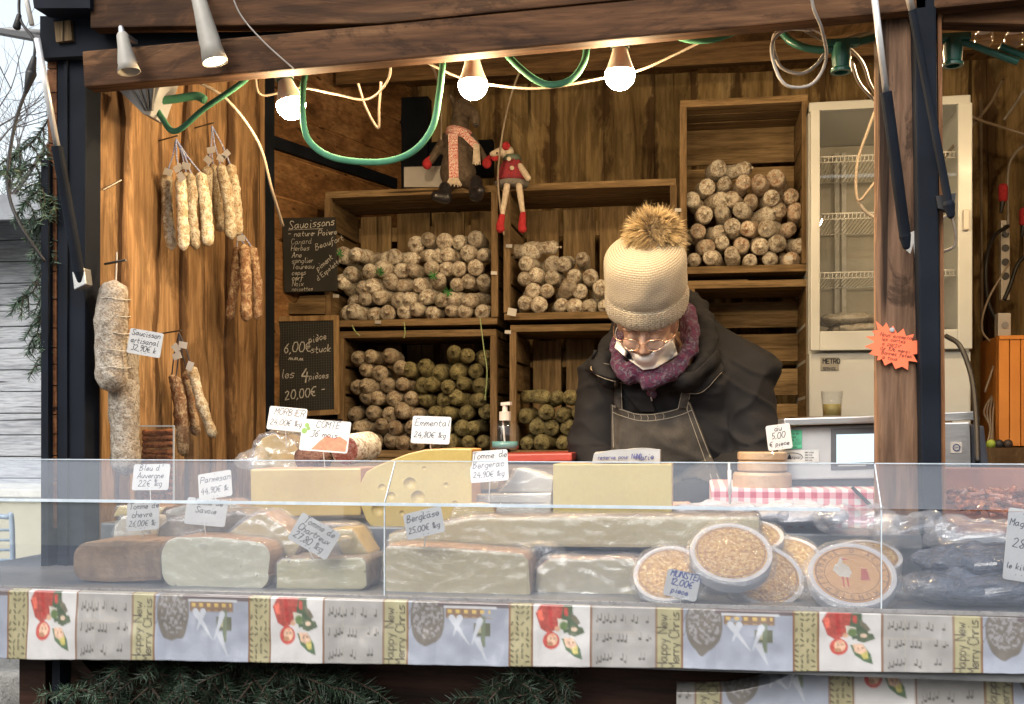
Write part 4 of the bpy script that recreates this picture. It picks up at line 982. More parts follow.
bm = B(); box(bm, (x0+.002, Y-d, zi-.025), (px0.x, Y-.002, z1-.03), bev=.004); box(bm, (px1.x, Y-d, zi-.025), (x1-.002, Y-.002, z1-.03), bev=.004); box(bm, (px0.x, Y-d, zi-.025), (px1.x, Y-.002, zd0), bev=.003); box(bm, (px0.x, Y-d, zd1), (px1.x, Y-.002, z1-.03), bev=.003); dr = obj('door', bm, CREAM, t)
bm = B(); box(bm, (px0.x, Y-.018, zd0), (px1.x, Y-.012, zd1)); obj('glass', bm, GLASS2, dr)
c = at(966, 220, Y-.035); bm = B(); cbox(bm, c, (.02, .02, .07), bev=.004); obj('handle', bm, WHITEP, dr)
WIRE = simple('white_wire', (.7,.7,.66), None, 20, .4, 0)
for py in (214, 273, 157):
    z = at(840, py, Y+.06).z; bm = B()
    tube(bm, [(x0+T+.01, Y+.05, z), (x1-T-.01, Y+.05, z)], .003, 6); tube(bm, [(x0+T+.01, Y+.48, z), (x1-T-.01, Y+.48, z)], .003, 6); tube(bm, [(x0+T+.01, Y+.05, z-.02), (x1-T-.01, Y+.05, z-.02)], .002, 6)
    for k in range(34): x = x0+T+.015+k*(x1-x0-2*T-.03)/33; tube(bm, [(x, Y+.048, z-.02), (x, Y+.05, z), (x, Y+.48, z)], .0014, 5)
    obj('wire_shelf', bm, WIRE, t)
for px in (838, 845, 934): bm = B(); x = at(px, 300, Y+.45).x; box(bm, (x-.009, Y+.48, zi+.01), (x+.009, Y+.5, z1-.06)); obj('shelf_rail', bm, WIRE, t)
c = at(829, 361, Y-.002); bm = B(); cbox(bm, at(829.5, 364, Y-.002), (.062, .003, .046)); lb = obj('label_plate', bm, simple('grey_label', (.30,.30,.27)), t)
bm = B(); strokes(bm, 'METRO', at(823, 363.5, Y-.0045), (1,0,0), (0,0,1), .016, .0017, .0, 0); strokes(bm, 'SERVICE', at(823, 370, Y-.0045), (1,0,0), (0,0,1), .009, .0009, .0, 0); obj('lettering', bm, INK, lb, recalc=False)
bm = B(); ell(bm, at(829, 317, Y+.15), (.07,.15,.05)); 
def bagm(x, y_, z, sx, sy, sz, seed, mat, label, name='plastic_bag', cat='bag', amp=.018, grp=None, wrap=None, rot=0):
    bm = B(); ell(bm, (0, 0, sz), (sx, sy, sz), seg=40)
    for v in bm.verts:
        q = v.co.copy(); q.x = math.copysign(abs(q.x/sx)**.6*sx, q.x); q.z = max(.0, q.z)
        n_ = q.normalized(); q += n_*amp*(abs(nz(q, 16, seed))*1.6-.4+.5*nz(q, 40, seed)); q.z = max(0, q.z); v.co = q
    bmesh.ops.transform(bm, matrix=Matrix.Translation((x, y_, z)) @ Matrix.Rotation(rot, 4, 'Z'), verts=bm.verts)
    o = obj(name, bm, mat, None, smooth=False); return tag(o, label, cat, grp)
MEATP = simple('packed_grey_meat', (.42,.40,.35), (.30,.26,.2), 20, .25, .7, coat=.8, dist=.01)
zs = zd0
for k in range(3): bagm((x0+x1)/2-.1+.05*(k % 2), Y+.2, zi+.002+k*.035, .16-.02*k, .13, .026, k, MEATP, ('clear packed meat lying at the very bottom of the fridge', 'clear packed meat in the middle of the pile inside the fridge', 'clear packed meat on top of the pile inside the fridge')[k])
bagm(x1-.14, Y+.2, zi+.002, .09, .13, .045, 7, MEATP, 'clear packed meat at the right side of the fridge floor')
# glass with lemon drink on a ledge before the fridge
Y = 3.85; c = at(832, 417, Y); t = thing('drinking_glass', c, 'drinking glass half full of pale yellow liquid in front of the fridge', 'glass')
h = mpp(832, Y); bm = B(); m = Matrix.Translation(c); lathe(bm, [(0,0), (.030,0), (.037,24*h), (.035,24*h), (.0285,.004), (0,.004)], m, 28); obj('tumbler', bm, GLASS2, t, smooth=True)
bm = B(); lathe(bm, [(0,.005), (.028,.005), (.0315,12*h), (0,12*h)], m, 28); obj('drink', bm, simple('pale_yellow_drink', (.62,.55,.22), None, 9, .1, 0), t, smooth=True)
bm = B(); p = at(790, 419, 3.9); box(bm, (p.x, 3.75, c.z-.03), (p.x+.5, 3.96, c.z)); obj('ledge', bm, W_crx, stall)
# ------------------------------------------------------------------ right hand corner
GREYC2 = GCAB
cable([(945,100,4.2),(975,118,4.2),(1002,127,4.3),(1024,134,4.3),(1050,140,4.3)], .0055, WCAB, 'pale conduit crossing the right back wall, descending to the right')
cable([(1003,80,4.4),(990,104,4.3),(968,130,4.2),(950,150,4.1),(940,164,4.0)], .0055, WCAB, 'pale cable crossing the conduit, descending to the left')
cable([(1030,80,4.5),(1018,100,4.5),(1004,120,4.5)], .006, GCAB, 'short grey cable near the upper right corner')
cable([(1030,140,4.5),(1014,155,4.5),(1008,175,4.5),(1008,230,4.5),(1004,225,4.5)], .006, GCAB, 'grey cable hanging beside the power strip')
cable([(940,222,2.5),(950,215,2.5),(955,232,2.5),(954,246,2.5),(943,252,2.5)], .003, WCAB, 'pale cable loop right of the black post')
cable([(1008,226,4.4),(993,238,4.35),(986,265,4.3),(988,300,4.3),(997,322,4.3)], .0075, BLK, 'black mains cable looping left of the power strip')
cable([(1030,252,4.4),(1018,264,4.4),(1010,286,4.4),(1004,300,4.4)], .0075, BLK, 'black mains cable right of the power strip')
cable([(946,336,3.4),(960,346,3.35),(971,375,3.3),(976,415,3.2),(978,462,3.1)], .0075, BLK, 'thick black cable hanging down beside the steel coffee machine')
for k in range(4): cable([(990+2*k,398-3*k,4.2),(984+3*k,412,4.15),(990+k,428+4*k,4.1),(986+3*k,448,4.05)], .003, WCAB, ('tangled white cable left of the orange crate, leftmost strand', 'tangled white cable left of the orange crate, second strand', 'tangled white cable left of the orange crate, third strand', 'tangled white cable left of the orange crate, strand touching the crate')[k])
cable([(1010,262,4.3),(988,300,4.28),(982,330,4.25),(996,352,4.2),(985,392,4.15)], .0040, WCAB, 'pale cable winding below the power strip')
bm = B(); tube(bm, [at(981,100,4.7), at(982,330,4.7)], .006, 8); tag(obj('conduit', bm, WCAB, smooth=True), 'thin upright conduit on the wall right of the fridge', 'pipe')
t = thing('power_strip', at(1005, 260, 4.5), 'white upright power strip on the right back wall', 'power strip')
bm = B(); pprism(bm, [(1001,300),(1010,300),(1010,220),(1001,220)], 4.5, .03); bevel(bm, .004); obj('body', bm, WHITEP, t)
for py in (234, 248, 262, 276): bm = B(); lathe(bm, [(0,.002),(.014,.002),(.014,-.002),(0,-.002)], Matrix.Translation(at(1005.5, py, 4.497)) @ Matrix.Rotation(R(90), 4, 'X'), 16); obj('outlet', bm, DGREY, t)
for (px, py, lb) in ((1003, 194, 'red plug hanging above the power strip'), (1024, 218, 'red plug at the right picture edge')):
    t = thing('plug', at(px, py, 4.4), lb, 'plug'); bm = B(); caps(bm, at(px, py-6, 4.4), at(px, py+4, 4.4), .018, .018); obj('body', bm, PL_R, t, smooth=True); bm = B(); caps(bm, at(px, py+6, 4.4), at(px-2, py+18, 4.4), .012, .006); obj('tail', bm, BLK, t, smooth=True)
t = thing('wall_socket', at(1004, 325, 4.3), 'white socket box above the orange crate', 'socket')
bm = B(); pprism(bm, [(998,336),(1011,336),(1011,313),(998,313)], 4.25, .05); bevel(bm, .003); obj('housing', bm, WHITEP, t)
bm = B(); lathe(bm, [(0,0),(.012,0),(.012,.004),(0,.004)], Matrix.Translation(at(1005, 325, 4.249)) @ Matrix.Rotation(R(90), 4, 'X'), 16); obj('outlet', bm, GREYP, t)
ORG = simple('orange_crate_plastic', (.62,.24,.04), (.52,.19,.03), 6, .5, .1)
t = thing('orange_crate', at(1030, 446, 4.1), 'orange slatted crate standing on edge at the right side', 'crate')
xo, zo0, zo1 = at(999, 446, 4.1).x, at(999, 446, 4.1).z, at(999, 336, 4.1).z
for k in range(5): bm = B(); box(bm, (xo+k*.037, 4.1, zo0), (xo+k*.037+.034, 4.13, zo1), bev=.002); obj('slat', bm, ORG, t)
bm = B(); box(bm, (xo, 4.095, zo1-.012), (xo+.19, 4.1, zo1+.001)); box(bm, (xo+.0, 4.135, zo0), (xo+.19, 4.36, zo1)); obj('frame', bm, ORG, t)
bm = B(); p = at(972, 456, 4.0); box(bm, (p.x, 3.95, p.z-.06), (XR, 4.5, at(999, 447, 4.1).z-.001)); box(bm, (p.x+.05, 4.0, .25), (p.x+.1, 4.4, p.z-.06)); box(bm, (1.6, 4.0, .25), (1.66, 4.4, p.z-.06)); obj('side_counter', bm, W_back, stall)
for px, c_, lb in ((991,(.30,.42,.06),'green lime on the side counter left of the dark olive'), (999,(.02,.02,.025),'dark round olive on the side counter beside the lime'), (1008,(.05,.035,.03),'brown nut on the side counter under the orange crate')):
    bm = B(); ell(bm, at(px, 444, 4.02), .016); tag(obj('fruit', bm, simple('fruit_skin_%d' % px, c_), smooth=True), lb, 'fruit')
t = thing('steel_machine', at(957, 500, 3.3), 'brushed steel coffee machine corner showing between post and orange crate', 'machine')
bm = B(); pprism(bm, [(930,510),(972,510),(970,422),(930,423)], 3.2, .25); bevel(bm, .004); obj('housing', bm, STEEL, t)
bm = B(); pprism(bm, [(972,505),(992,492),(984,426),(971,424)], 3.24, .2); bevel(bm, .004); obj('side_cover', bm, simple('dark_blue_grey_side', (.05,.055,.075)), t)
bm = B(); pprism(bm, [(938,421),(980,420),(978,411),(938,413)], 3.26, .2); bevel(bm, .003); obj('top_tray', bm, STEEL, t)
bm = B(); pprism(bm, [(951,453),(962,453),(962,442),(951,442)], 3.196, .004); st_ = obj('sticker', bm, PAPER, t)
bm = B(); tube(bm, [at(956.5, 447.5, 3.1945)+Vector((.009*math.cos(a_), 0, .009*math.sin(a_))) for a_ in [2*math.pi*k/16 for k in range(17)]], .0013, 5, caps=False); beam(bm, at(954.5,448,3.1945), at(958.5,447,3.1945), .001, .001, (0,1,0)); obj('logo', bm, simple('dark_blue_ink', (.02,.04,.15)), st_)
# orange star note pinned on the pillar
Y = 2.385; star = [(866,346),(878,342),(874,332),(866,336)]
star = [(864.5,346.5),(875,342),(866,336.5),(876,336),(872,331),(878,330),(876,321),(883,327),(886.5,322.5),(890,330),(893,325.5),(897.5,333.5),(903.5,328.5),(906,336),(914,334),(912,341),(920.5,340),(918,346.5),(922,353),(913,354.5),(917.5,362),(908.5,361),(908,370),(902,366.5),(895.5,369),(892,362),(885,365.5),(882,359),(877,360.5),(878,356),(869,354),(873,350)]
t = thing('star_sign', at(893, 346, Y), 'orange star shaped paper note pinned on the rough pillar', 'sign')
bm = B(); pprism(bm, star, Y, .0012); obj('paper', bm, simple('fluorescent_orange_paper', (.85,.17,.07), (.78,.15,.06), 5, .7, .02), t)
bm = B(); rg = random.Random(8)
for k, s_ in enumerate(('Nous acceptons', 'les cartes', 'a partir', 'de 10€ merci', 'Bonnes fetes', 'a tous')): strokes(bm, s_, at(880+(k % 3), 335.5+k*4.6, Y-.0008), (math.cos(R(-9)),0,math.sin(R(-9))), (math.sin(R(9)),0,math.cos(R(9))), .0085, .00042, .35, .2, rng=rg)
obj('writing', bm, simple('brown_ink', (.20,.05,.03)), t, recalc=False)
bm = B(); lathe(bm, [(0,.0),(.0055,0),(.0045,.004),(0,.005)], Matrix.Translation(at(892, 330, Y)) @ Matrix.Rotation(R(90), 4, 'X'), 14); obj('pin', bm, GREYP, t)
# ------------------------------------------------------------------ left outside: flap edge, black cable, fir garland
t = thing('awning_bar', at(10, 32, 2.5), 'grey bar with clutter crossing the gap above the hut', 'bar')
bm = B(); beam(bm, at(-20, 28, 2.5), at(46, 40, 2.5), .03, .012); obj('bar', bm, DGREY, t)
bm = B(); tube(bm, [at(-20, 33, 2.5), at(10, 30, 2.5), at(44, 33, 2.5)], .008, 8); obj('tube', bm, GREYP, t, smooth=True)
bm = B(); tube(bm, [at(22,-20,2.35), at(32,25,2.35)], .006, 8); tag(obj('white_rod', bm, WHITEP, smooth=True), 'short white rod leaning above the grey bar', 'rod')
t = thing('extension_lead', at(25, 60, 2.38), 'black extension lead with joined plugs hanging left of the corner post', 'cable')
bm = B(); tube(bm, spline([at(20,-20,2.38), at(20,18,2.38), at(34,40,2.38), at(34,60,2.38)]), .0035, 8); tube(bm, spline([at(27,88,2.38), at(16,120,2.38), at(9,160,2.38), at(9,195,2.38), at(22,228,2.38), at(45,262,2.4)]), .0042, 8); obj('cord', bm, BLK, t, smooth=True)
bm = B(); caps(bm, at(34,58,2.38), at(31,72,2.38), .006, .013); caps(bm, at(31,74,2.38), at(26,92,2.38), .013, .005); caps(bm, at(19,16,2.38), at(17,26,2.38), .006, .010); obj('plugs', bm, BLK, t, smooth=True)
NEEDLE = simple('fir_needle', (.022,.045,.022), (.010,.022,.013), 40, .55, 0)
NEEDLE2 = simple('pale_fir_needle', (.10,.16,.10), (.045,.085,.055), 40, .55, 0)
STEM = simple('fir_stem', (.045,.028,.018), None, 40, .8, .2)
def fir(bmn, bms, pts, L=.022, dens=900, side=.35, rng=random, lev=1, twl=.16, w=.0011):
    pts = spline(pts, 8); tube(bms, pts, lambda t: .0026*(1-.7*t), 5)
    for a, b in zip(pts, pts[1:]):
        d = b-a; n = max(1, int(d.length*dens)); dn = d.normalized()
        for i in range(n):
            p = a.lerp(b, rng.random()); v = Vector((rng.gauss(0,1), rng.gauss(0,1), rng.gauss(0,.7))); v -= dn*v.dot(dn); v = (v.normalized()+dn*rng.uniform(.4, 1)).normalized(); l = L*rng.uniform(.6, 1.1)
            s = v.cross(Vector((rng.gauss(0,1), rng.gauss(0,1), rng.gauss(0,1)))).normalized()*w
            bmn.faces.new([bmn.verts.new(q) for q in (p-s, p+s, p+v*l+s*.3, p+v*l-s*.3)])
    if lev:
        for i in range(3, len(pts)-1, 3):
            dn = (pts[i+1]-pts[i]).normalized()
            for sg in (-1, 1):
                v = Vector((sg*abs(rng.gauss(.8,.3)), rng.gauss(0,.4), rng.gauss(-.1,.3))); v = (v.normalized()*.8+dn*.7).normalized(); l = twl*rng.uniform(.5, 1)
                fir(bmn, bms, [pts[i], pts[i]+v*l*.5, pts[i]+v*l+Vector((0,0,-.02))], L, dens, side, rng, lev-1, twl*.5, w)
def firthing(branches, label, mat, cat='fir branch', name='fir_branch', group=None, **kw):
    b1, b2 = B(), B(); rg = random.Random(len(label)*7+int(abs(branches[0][0].x)*100))
    t = thing(name, branches[0][0], label, cat, group)
    for p in branches: fir(b1, b2, p, rng=rg, **kw)
    obj('needles', b1, mat, t, recalc=False); obj('stem', b2, STEM, t)
yq = 2.46
firthing([[at(50,118,yq), at(32,142,yq-.03), at(8,160,yq-.05)], [at(50,150,yq), at(30,168,yq-.03), at(6,170,yq-.06)], [at(50,165,yq), at(38,190,yq-.04), at(26,205,yq-.05)], [at(46,180,yq), at(44,215,yq-.03), at(38,232,yq)]], 'fir twigs spreading to the left at the top of the corner garland', NEEDLE2, twl=.07, L=.02, w=.0013)
firthing([[at(48,200,yq), at(46,240,yq-.02), at(42,262,yq-.02)], [at(48,255,yq), at(34,290,yq-.02), at(22,300,yq-.03)], [at(48,260,yq), at(42,310,yq-.02), at(43,350,yq-.0), at(42,372,yq)], [at(48,290,yq), at(38,330,yq-.02), at(40,345,yq)]], 'fir twigs hanging down the outer corner above the siding', NEEDLE2, twl=.05, L=.02, w=.0013)
# fir branches tucked under the counter
def fb2(pts, y=2.08): return [at(a, b, y+dy) for a, b, dy in pts]
g_ = 'fir branches under the counter'
for j_, (x_, lb_) in enumerate(((120, 'fir spray hanging at the left end under the counter'), (175, 'fir spray hanging second from the left under the counter'), (205, 'fir spray hanging beneath the gold printed strip'), (248, 'fir spray hanging in the thick of the left branches'), (300, 'fir spray hanging beneath the second children print'), (330, 'fir spray nearest the bare brown boards'))):
    firthing([fb2([(x_,650,.07),(x_-8+5*j_,685,.02),(x_-25+14*j_,740,-.02)])], lb_, NEEDLE, group=g_, twl=.2, L=.028)
firthing([fb2([(130,648,.06),(150,680,.0),(140,740,-.03)]), fb2([(150,648,.06),(185,690,.0),(190,750,-.03)])], 'dark fir branch under the counter, leftmost of the row', NEEDLE, group=g_, twl=.18, L=.026)
firthing([fb2([(230,652,.06),(262,690,.0),(285,740,-.03)]), fb2([(220,652,.06),(215,700,.0),(225,760,-.03)])], 'dark fir branch under the counter below the Christmas village print', NEEDLE, group=g_, twl=.2, L=.026)
firthing([fb2([(285,655,.06),(310,690,.0),(345,720,-.03)]), fb2([(262,655,.06),(290,672,.0),(340,690,-.03)])], 'fir branch under the counter ending left of the brown boards', NEEDLE, group=g_, twl=.16, L=.026)
firthing([fb2([(578,668,.06),(545,690,.0),(490,720,-.03)]), fb2([(560,668,.06),(520,678,.0),(480,700,-.03)])], 'dark fir branch at the middle of the brown boards', NEEDLE, group=g_, twl=.14, L=.026)
firthing([fb2([(50,700,.0),(62,694,-.02),(80,690,-.03)])], 'small pale fir twig at the foot of the left corner', NEEDLE2, twl=.06, L=.022)
# mossy ledge left
t = thing('stone_ledge', (-2.3, 3.0, 0), 'low stone ledge with green clippings on top, left of the counter foot', 'ledge')
bm = B(); z = at(20, 668, 2.9).z; cbox(bm, (-2.6, 3.1, z/2), (1.7, .5, z), bev=.02)
bmesh.ops.subdivide_edges(bm, edges=bm.edges[:], cuts=6, use_grid_fill=True)
for v in bm.verts: v.co += Vector((nz(v.co, 6), nz(v.co, 6, 3), nz(v.co, 6, 7)))*.03
obj('stone', bm, simple('grey_stone', (.26,.26,.25), (.13,.13,.125), 12, .9, .6, dist=.02), t)
bm, b2 = B(), B(); rg = random.Random(2)
for k in range(30): p = Vector((rg.uniform(-3.2,-1.82), rg.uniform(2.84,3.3), z+.01)); a_ = rg.uniform(0, 6.3); fir(bm, b2, [p, p+Vector((math.cos(a_)*.1, math.sin(a_)*.1, .03)), p+Vector((math.cos(a_)*.2, math.sin(a_)*.2, .03))], L=.035, dens=300, rng=rg, lev=0, w=.002)
obj('clippings', bm, simple('bright_green_needle', (.10,.20,.05), (.05,.11,.03), 30, .6, 0), t, recalc=False); obj('twig', b2, STEM, t)
# ------------------------------------------------------------------ printed oilcloth (drawn cell by cell on a fine mesh)
def inside(px, py, poly):
    n = len(poly); r = np.zeros(px.shape, bool); j = n-1
    for i in range(n):
        xi, yi = poly[i]; xj, yj = poly[j]
        c = ((yi > py) != (yj > py)) & (px < (xj-xi)*(py-yi)/(yj-yi+1e-12)+xi); r ^= c; j = i
    return r
def hash2(a, b): 
    v = np.sin(a*127.1+b*311.7)*43758.5453; return v-np.floor(v)
def vnoise(x, y):
    ix, iy = np.floor(x), np.floor(y); fx, fy = x-ix, y-iy; fx = fx*fx*(3-2*fx); fy = fy*fy*(3-2*fy)
    a = hash2(ix, iy); b = hash2(ix+1, iy); c = hash2(ix, iy+1); d = hash2(ix+1, iy+1)
    return (a*(1-fx)+b*fx)*(1-fy)+(c*(1-fx)+d*fx)*fy
PERIOD = .515
def cloth_paint(U, W):
    """U metres along the cloth, W metres down from the fold (0) to the hem (.12); returns rgb"""
    u = (U/PERIOD) % 1.0; X = u*264.0; Yv = W*530.0; rgb = np.zeros(U.shape+(3,))
    def put(m, c): rgb[m] = c
    n1 = vnoise(U*60, W*60); n2 = vnoise(U*260, W*260)
    # gold strip with dashes
    m = X < 22; put(m, (.33,.30,.17)); rgb[m] *= (.85+.25*n1[m])[:, None]
    cx, cy = np.floor(X/5), np.floor(Yv/5); an = hash2(cx, cy)*3.14; dx = X-(cx+.5)*5; dy = Yv-(cy+.5)*5
    dd = (abs(dx*np.sin(an)-dy*np.cos(an)) < .75) & (abs(dx*np.cos(an)+dy*np.sin(an)) < 2.0) & (hash2(cx+9, cy) < .75)
    put(m & dd, (.06,.055,.03))
    # white panel with two children printed head down
    k = (X >= 22) & (X < 78); put(k, (.50,.495,.50)); x = X-22; y = Yv
    def P(poly, c, sh=.25): q = k & inside(x, y, poly); rgb[q] = np.array(c)*(1-sh+2*sh*n2[q])[:, None]
    def E(cx, cy, rx, ry, c, sh=.2): q = k & (((x-cx)/rx)**2+((y-cy)/ry)**2 < 1); rgb[q] = np.array(c)*(1-sh+2*sh*n2[q])[:, None]
    P([(9,-3),(30,-3),(29,8),(26,20),(16,27),(8,22),(3,8)], (.33,.05,.04)); P([(14,0),(18,0),(20,20),(17,22)], (.33,.02,.02)); P([(4,6),(9,4),(11,14),(7,15)], (.60,.12,.08))
    P([(30,-3),(38,-3),(39,12),(44,18),(42,24),(30,26),(27,14)], (.05,.085,.05)); P([(36,18),(48,20),(50,25),(40,29),(34,27)], (.07,.10,.06)); P([(24,12),(33,14),(34,22),(25,22)], (.5,.48,.42)); E(30,19,4,4,(.10,.16,.06)); E(40,22,3,2,(.55,.42,.32)); E(24,22,2.5,2.5,(.5,.3,.2))
    P([(30,2),(34,2),(34,10),(30,9)], (.4,.06,.05)); P([(36,6),(42,10),(46,16),(43,18),(37,12)], (.12,.11,.08))
    E(18,33,8,8,(.42,.05,.04)); E(19,32,5,5.5,(.62,.40,.28)); E(17,36,3,2,(.35,.18,.1)); E(21,31,.8,.8,(.1,.05,.04)); E(17.5,31,.8,.8,(.1,.05,.04)); E(19.5,28.5,1.5,.6,(.5,.1,.08))
    P([(28,31),(39,30),(46,40),(48,50),(40,47),(32,41)], (.06,.12,.06)); P([(30,30),(39,30),(43,37),(37,40),(32,38)], (.60,.40,.29)); P([(37,40),(43,37),(44,44),(40,45)], (.45,.40,.12)); E(35,34.5,.8,.8,(.1,.05,.04)); E(39,34,.8,.8,(.1,.05,.04))
    # music sheet
    k = (X >= 78) & (X < 139); put(k, (.31,.305,.30)); rgb[k] *= (.86+.22*n1[k])[:, None]
    x = X-78
    for st in (8, 26, 46):
        for i in range(5): put(k & (abs(y-(st+i*1.9)) < .28) & (x > 4) & (x < 57), (.30,.29,.28))
        cx = np.floor(x/3.4); hh = hash2(cx, np.full_like(cx, st)); px = (cx+.5)*3.4; q = k & (hh > .35) & (x > 5) & (x < 56)
        put(q & (((x-px)/1.4)**2+((y-(st+hh*8))/1.2)**2 < 1), (.03,.03,.028)); put(q & (abs(x-px-1) < .35) & (y < st+hh*8) & (y > st+hh*8-6), (.1,.09,.085))
        put(k & (abs(x-((hh*3)+cx*0+31)) < .4) & (y > st) & (y < st+8), (.2,.19,.18))
    put(k & (abs(x-20) < .35) & (y > 4), (.34,.33,.3)); put(k & (abs(y-24) < .3) & (x < 45), (.36,.34,.3))
    # gold strip with sideways greeting
    k = (X >= 139) & (X < 163); put(k, (.34,.32,.19)); rgb[k] *= (.85+.25*n1[k])[:, None]; x = X-139
    def put_text(text, x0, y0, s, c):
        segs = []; yy = y0
        for ch in text:
            if ch == ' ': yy -= 3*s; continue
            g = G.get(ch) or G['o']; mx = 0
            for st in g.split('|'):
                q = [(float(a[0]), float(a[1:])) for a in st.split()]; mx = max(mx, max(a for a, _ in q))
                for a, b in zip(q, q[1:]): segs.append((x0-(a[1]-2)*s*1.15, yy-a[0]*s, x0-(b[1]-2)*s*1.15, yy-b[0]*s))
            yy -= (mx+1)*s
        for (ax, ay, bx, by) in segs:
            L2 = (bx-ax)**2+(by-ay)**2+1e-9; t = np.clip(((x-ax)*(bx-ax)+(y-ay)*(by-ay))/L2, 0, 1)
            put(k & (np.hypot(x-ax-t*(bx-ax), y-ay-t*(by-ay)) < .55), c)
    put_text('Merry Chris', 21, 58, 1.35, (.05,.04,.03)); put_text('Happy New', 10, 58, 1.35, (.06,.05,.04))
    # snowy village
    k = X >= 163; x = X-163; f = np.clip(y/60, 0, 1)
    rgb[k] = (np.array([.27,.30,.37])*(.8+.35*f[k])[:, None]*(.9+.2*n1[k])[:, None])
    put(k & (((x-20)/17)**2+((y-14)/(24+8*n1))**2 < 1), (.13,.12,.11)); rr = k & (((x-20)/15)**2+((y-12)/22)**2 < 1) & (n2 > .52); put(rr, (.25,.245,.26))
    put(k & (abs(np.sin(x*.5+y*.22)) < .12) & (x < 34) & (y < 26), (.05,.04,.035))
    put(k & (y < 4) & (x > 30), (.10,.08,.09)); put(k & (y > 4) & (y < 14) & (x > 38) & (x < 84) & (n1 > .2), (.17,.11,.08)); put(k & (y > 6) & (y < 13) & (x > 40) & (x < 82) & (np.floor(x/4) % 2 == 0) & (np.floor(y/3.2) % 2 == 0), (.50,.36,.12))
    put(k & (y > 3.2) & (y < 5) & (x > 36) & (x < 88), (.55,.58,.62)); put(k & (y > 18) & (y < 30) & (x > 66) & (x < 82), (.09,.10,.07)); put(k & (y > 20) & (y < 27) & (x > 70) & (x < 77), (.32,.30,.2)); put(k & (abs(x-75) < 2) & (y > 12) & (y < 40), (.13,.16,.11))
    for (a, b, c_, w_) in ((44,14,62,38), (72,16,64,38), (70,34,78,52), (52,14,46,30)):
        t = np.clip(((x-a)*(c_-a)+(y-b)*(w_-b))/((c_-a)**2+(w_-b)**2), 0, 1); d = np.hypot(x-a-t*(c_-a), y-b-t*(w_-b)); put(k & (d < 2.6*(1-t)+.4), (.42,.45,.51))
    for e in (0, 22, 78, 139, 163, 264): put((abs(X-e) < .9), (.16,.07,.03))
    put(W*530 > 60.5, (.14,.06,.03)); return rgb
OIL = vcol_mat('printed_oilcloth', .3, .5, 45, .35)
def cloth(name, label, x0, x1, dx, pts, wfn, phase, thick=.002, topf=None):
    """pts: profile [(down metres W, y, z)...]; laid along x, wfn(x, s) gives the waviness outward"""
    nx = int((x1-x0)/dx); S = []; acc = 0
    for (a, b) in zip(pts, pts[1:]):
        L = math.hypot(b[1]-a[1], b[2]-a[2]); n = max(1, int(L/dx))
        for i in range(n): t = i/n; S.append((a[0]+(b[0]-a[0])*t, a[1]+(b[1]-a[1])*t, a[2]+(b[2]-a[2])*t))
    S.append(pts[-1]); ny = len(S); xs_ = np.linspace(x0, x1, nx+1)
    co = np.zeros((ny, nx+1, 3))
    for j, (W_, y_, z_) in enumerate(S):
        w_ = np.array([wfn(x, W_) for x in xs_[::4]]); w_ = np.interp(xs_, xs_[::4], w_); zt_ = np.array([topf(x, W_) for x in xs_[::4]]) if topf else np.zeros(len(xs_[::4])); zt_ = np.interp(xs_, xs_[::4], zt_)
        co[j, :, 0] = xs_; co[j, :, 1] = y_-w_; co[j, :, 2] = z_+zt_
    me = bpy.data.meshes.new(name); idx = np.arange(ny*(nx+1)).reshape(ny, nx+1)
    f = np.stack([idx[:-1, :-1], idx[1:, :-1], idx[1:, 1:], idx[:-1, 1:]], -1).reshape(-1, 4)
    me.from_pydata(co.reshape(-1, 3).tolist(), [], f.tolist())
    U = np.broadcast_to(xs_[None, :]-phase, (ny, nx+1)); Wm = np.broadcast_to(np.array([s[0] for s in S])[:, None], (ny, nx+1))
    ca_ = me.color_attributes.new('print', 'FLOAT_COLOR', 'POINT'); c = sum(cloth_paint(U+a_*dx/3, Wm+b_*dx/3) for a_ in (-1, 0, 1) for b_ in (-1, 0, 1)).reshape(-1, 3)/9; c = c*.84+np.array([.20,.19,.175])*.16
    ca_.data.foreach_set('color', np.concatenate([c, np.ones((len(c), 1))], 1).astype(np.float32).ravel())
    o = objm(name, me, OIL, None, True)
    so = o.modifiers.new('thickness', 'SOLIDIFY'); so.thickness = thick; so.offset = -1
    return tag(o, label, 'tablecloth')
ph = at(251, 600, 2.03).x
wav = lambda x, W_: (.007*noise.noise(Vector((x*5, W_*6, 0)))+.0045*noise.noise(Vector((x*17, W_*14, 3)))+.0022*noise.noise(Vector((x*48, W_*30, 5))))*min(1, W_*22)
hem = lambda x, W_: (.005*noise.noise(Vector((x*2.2, 0, 7))))*W_/.12+.020*x*W_/.1
cloth('tablecloth', 'printed Christmas oilcloth hanging over the whole counter front', -1.66, 1.45, .0022, [(-.012, 2.035, CT+.003), (.0, 2.021, CT+.003), (.108, 2.017, CT-.105)], wav, ph, topf=hem)
def top2(x, W_):
    X = [.0, .10, .17, .22, .30, .42, .55, .62, .72, .9, 1.4]; xb = at(676, 690, 2.06).x
    Z = [-.052, -.046, -.028, -.004, .0, .005, .012, .0, -.018, .004, .004]
    return float(np.interp(x-xb, X, Z))
xb = at(676, 700, 2.06).x; zb = at(760, 676, 2.06).z
cloth('tablecloth', 'second printed oilcloth draped low on the dark front boards at the right', xb, 1.45, .0024, [(.034, 2.155, zb+.014), (.05, 2.10, zb+.006), (.16, 2.085, zb-.12), (.3, 2.10, zb-.30)], wav, at(722, 690, 2.06).x-PERIOD*.62, topf=lambda x, W_: top2(x, W_))

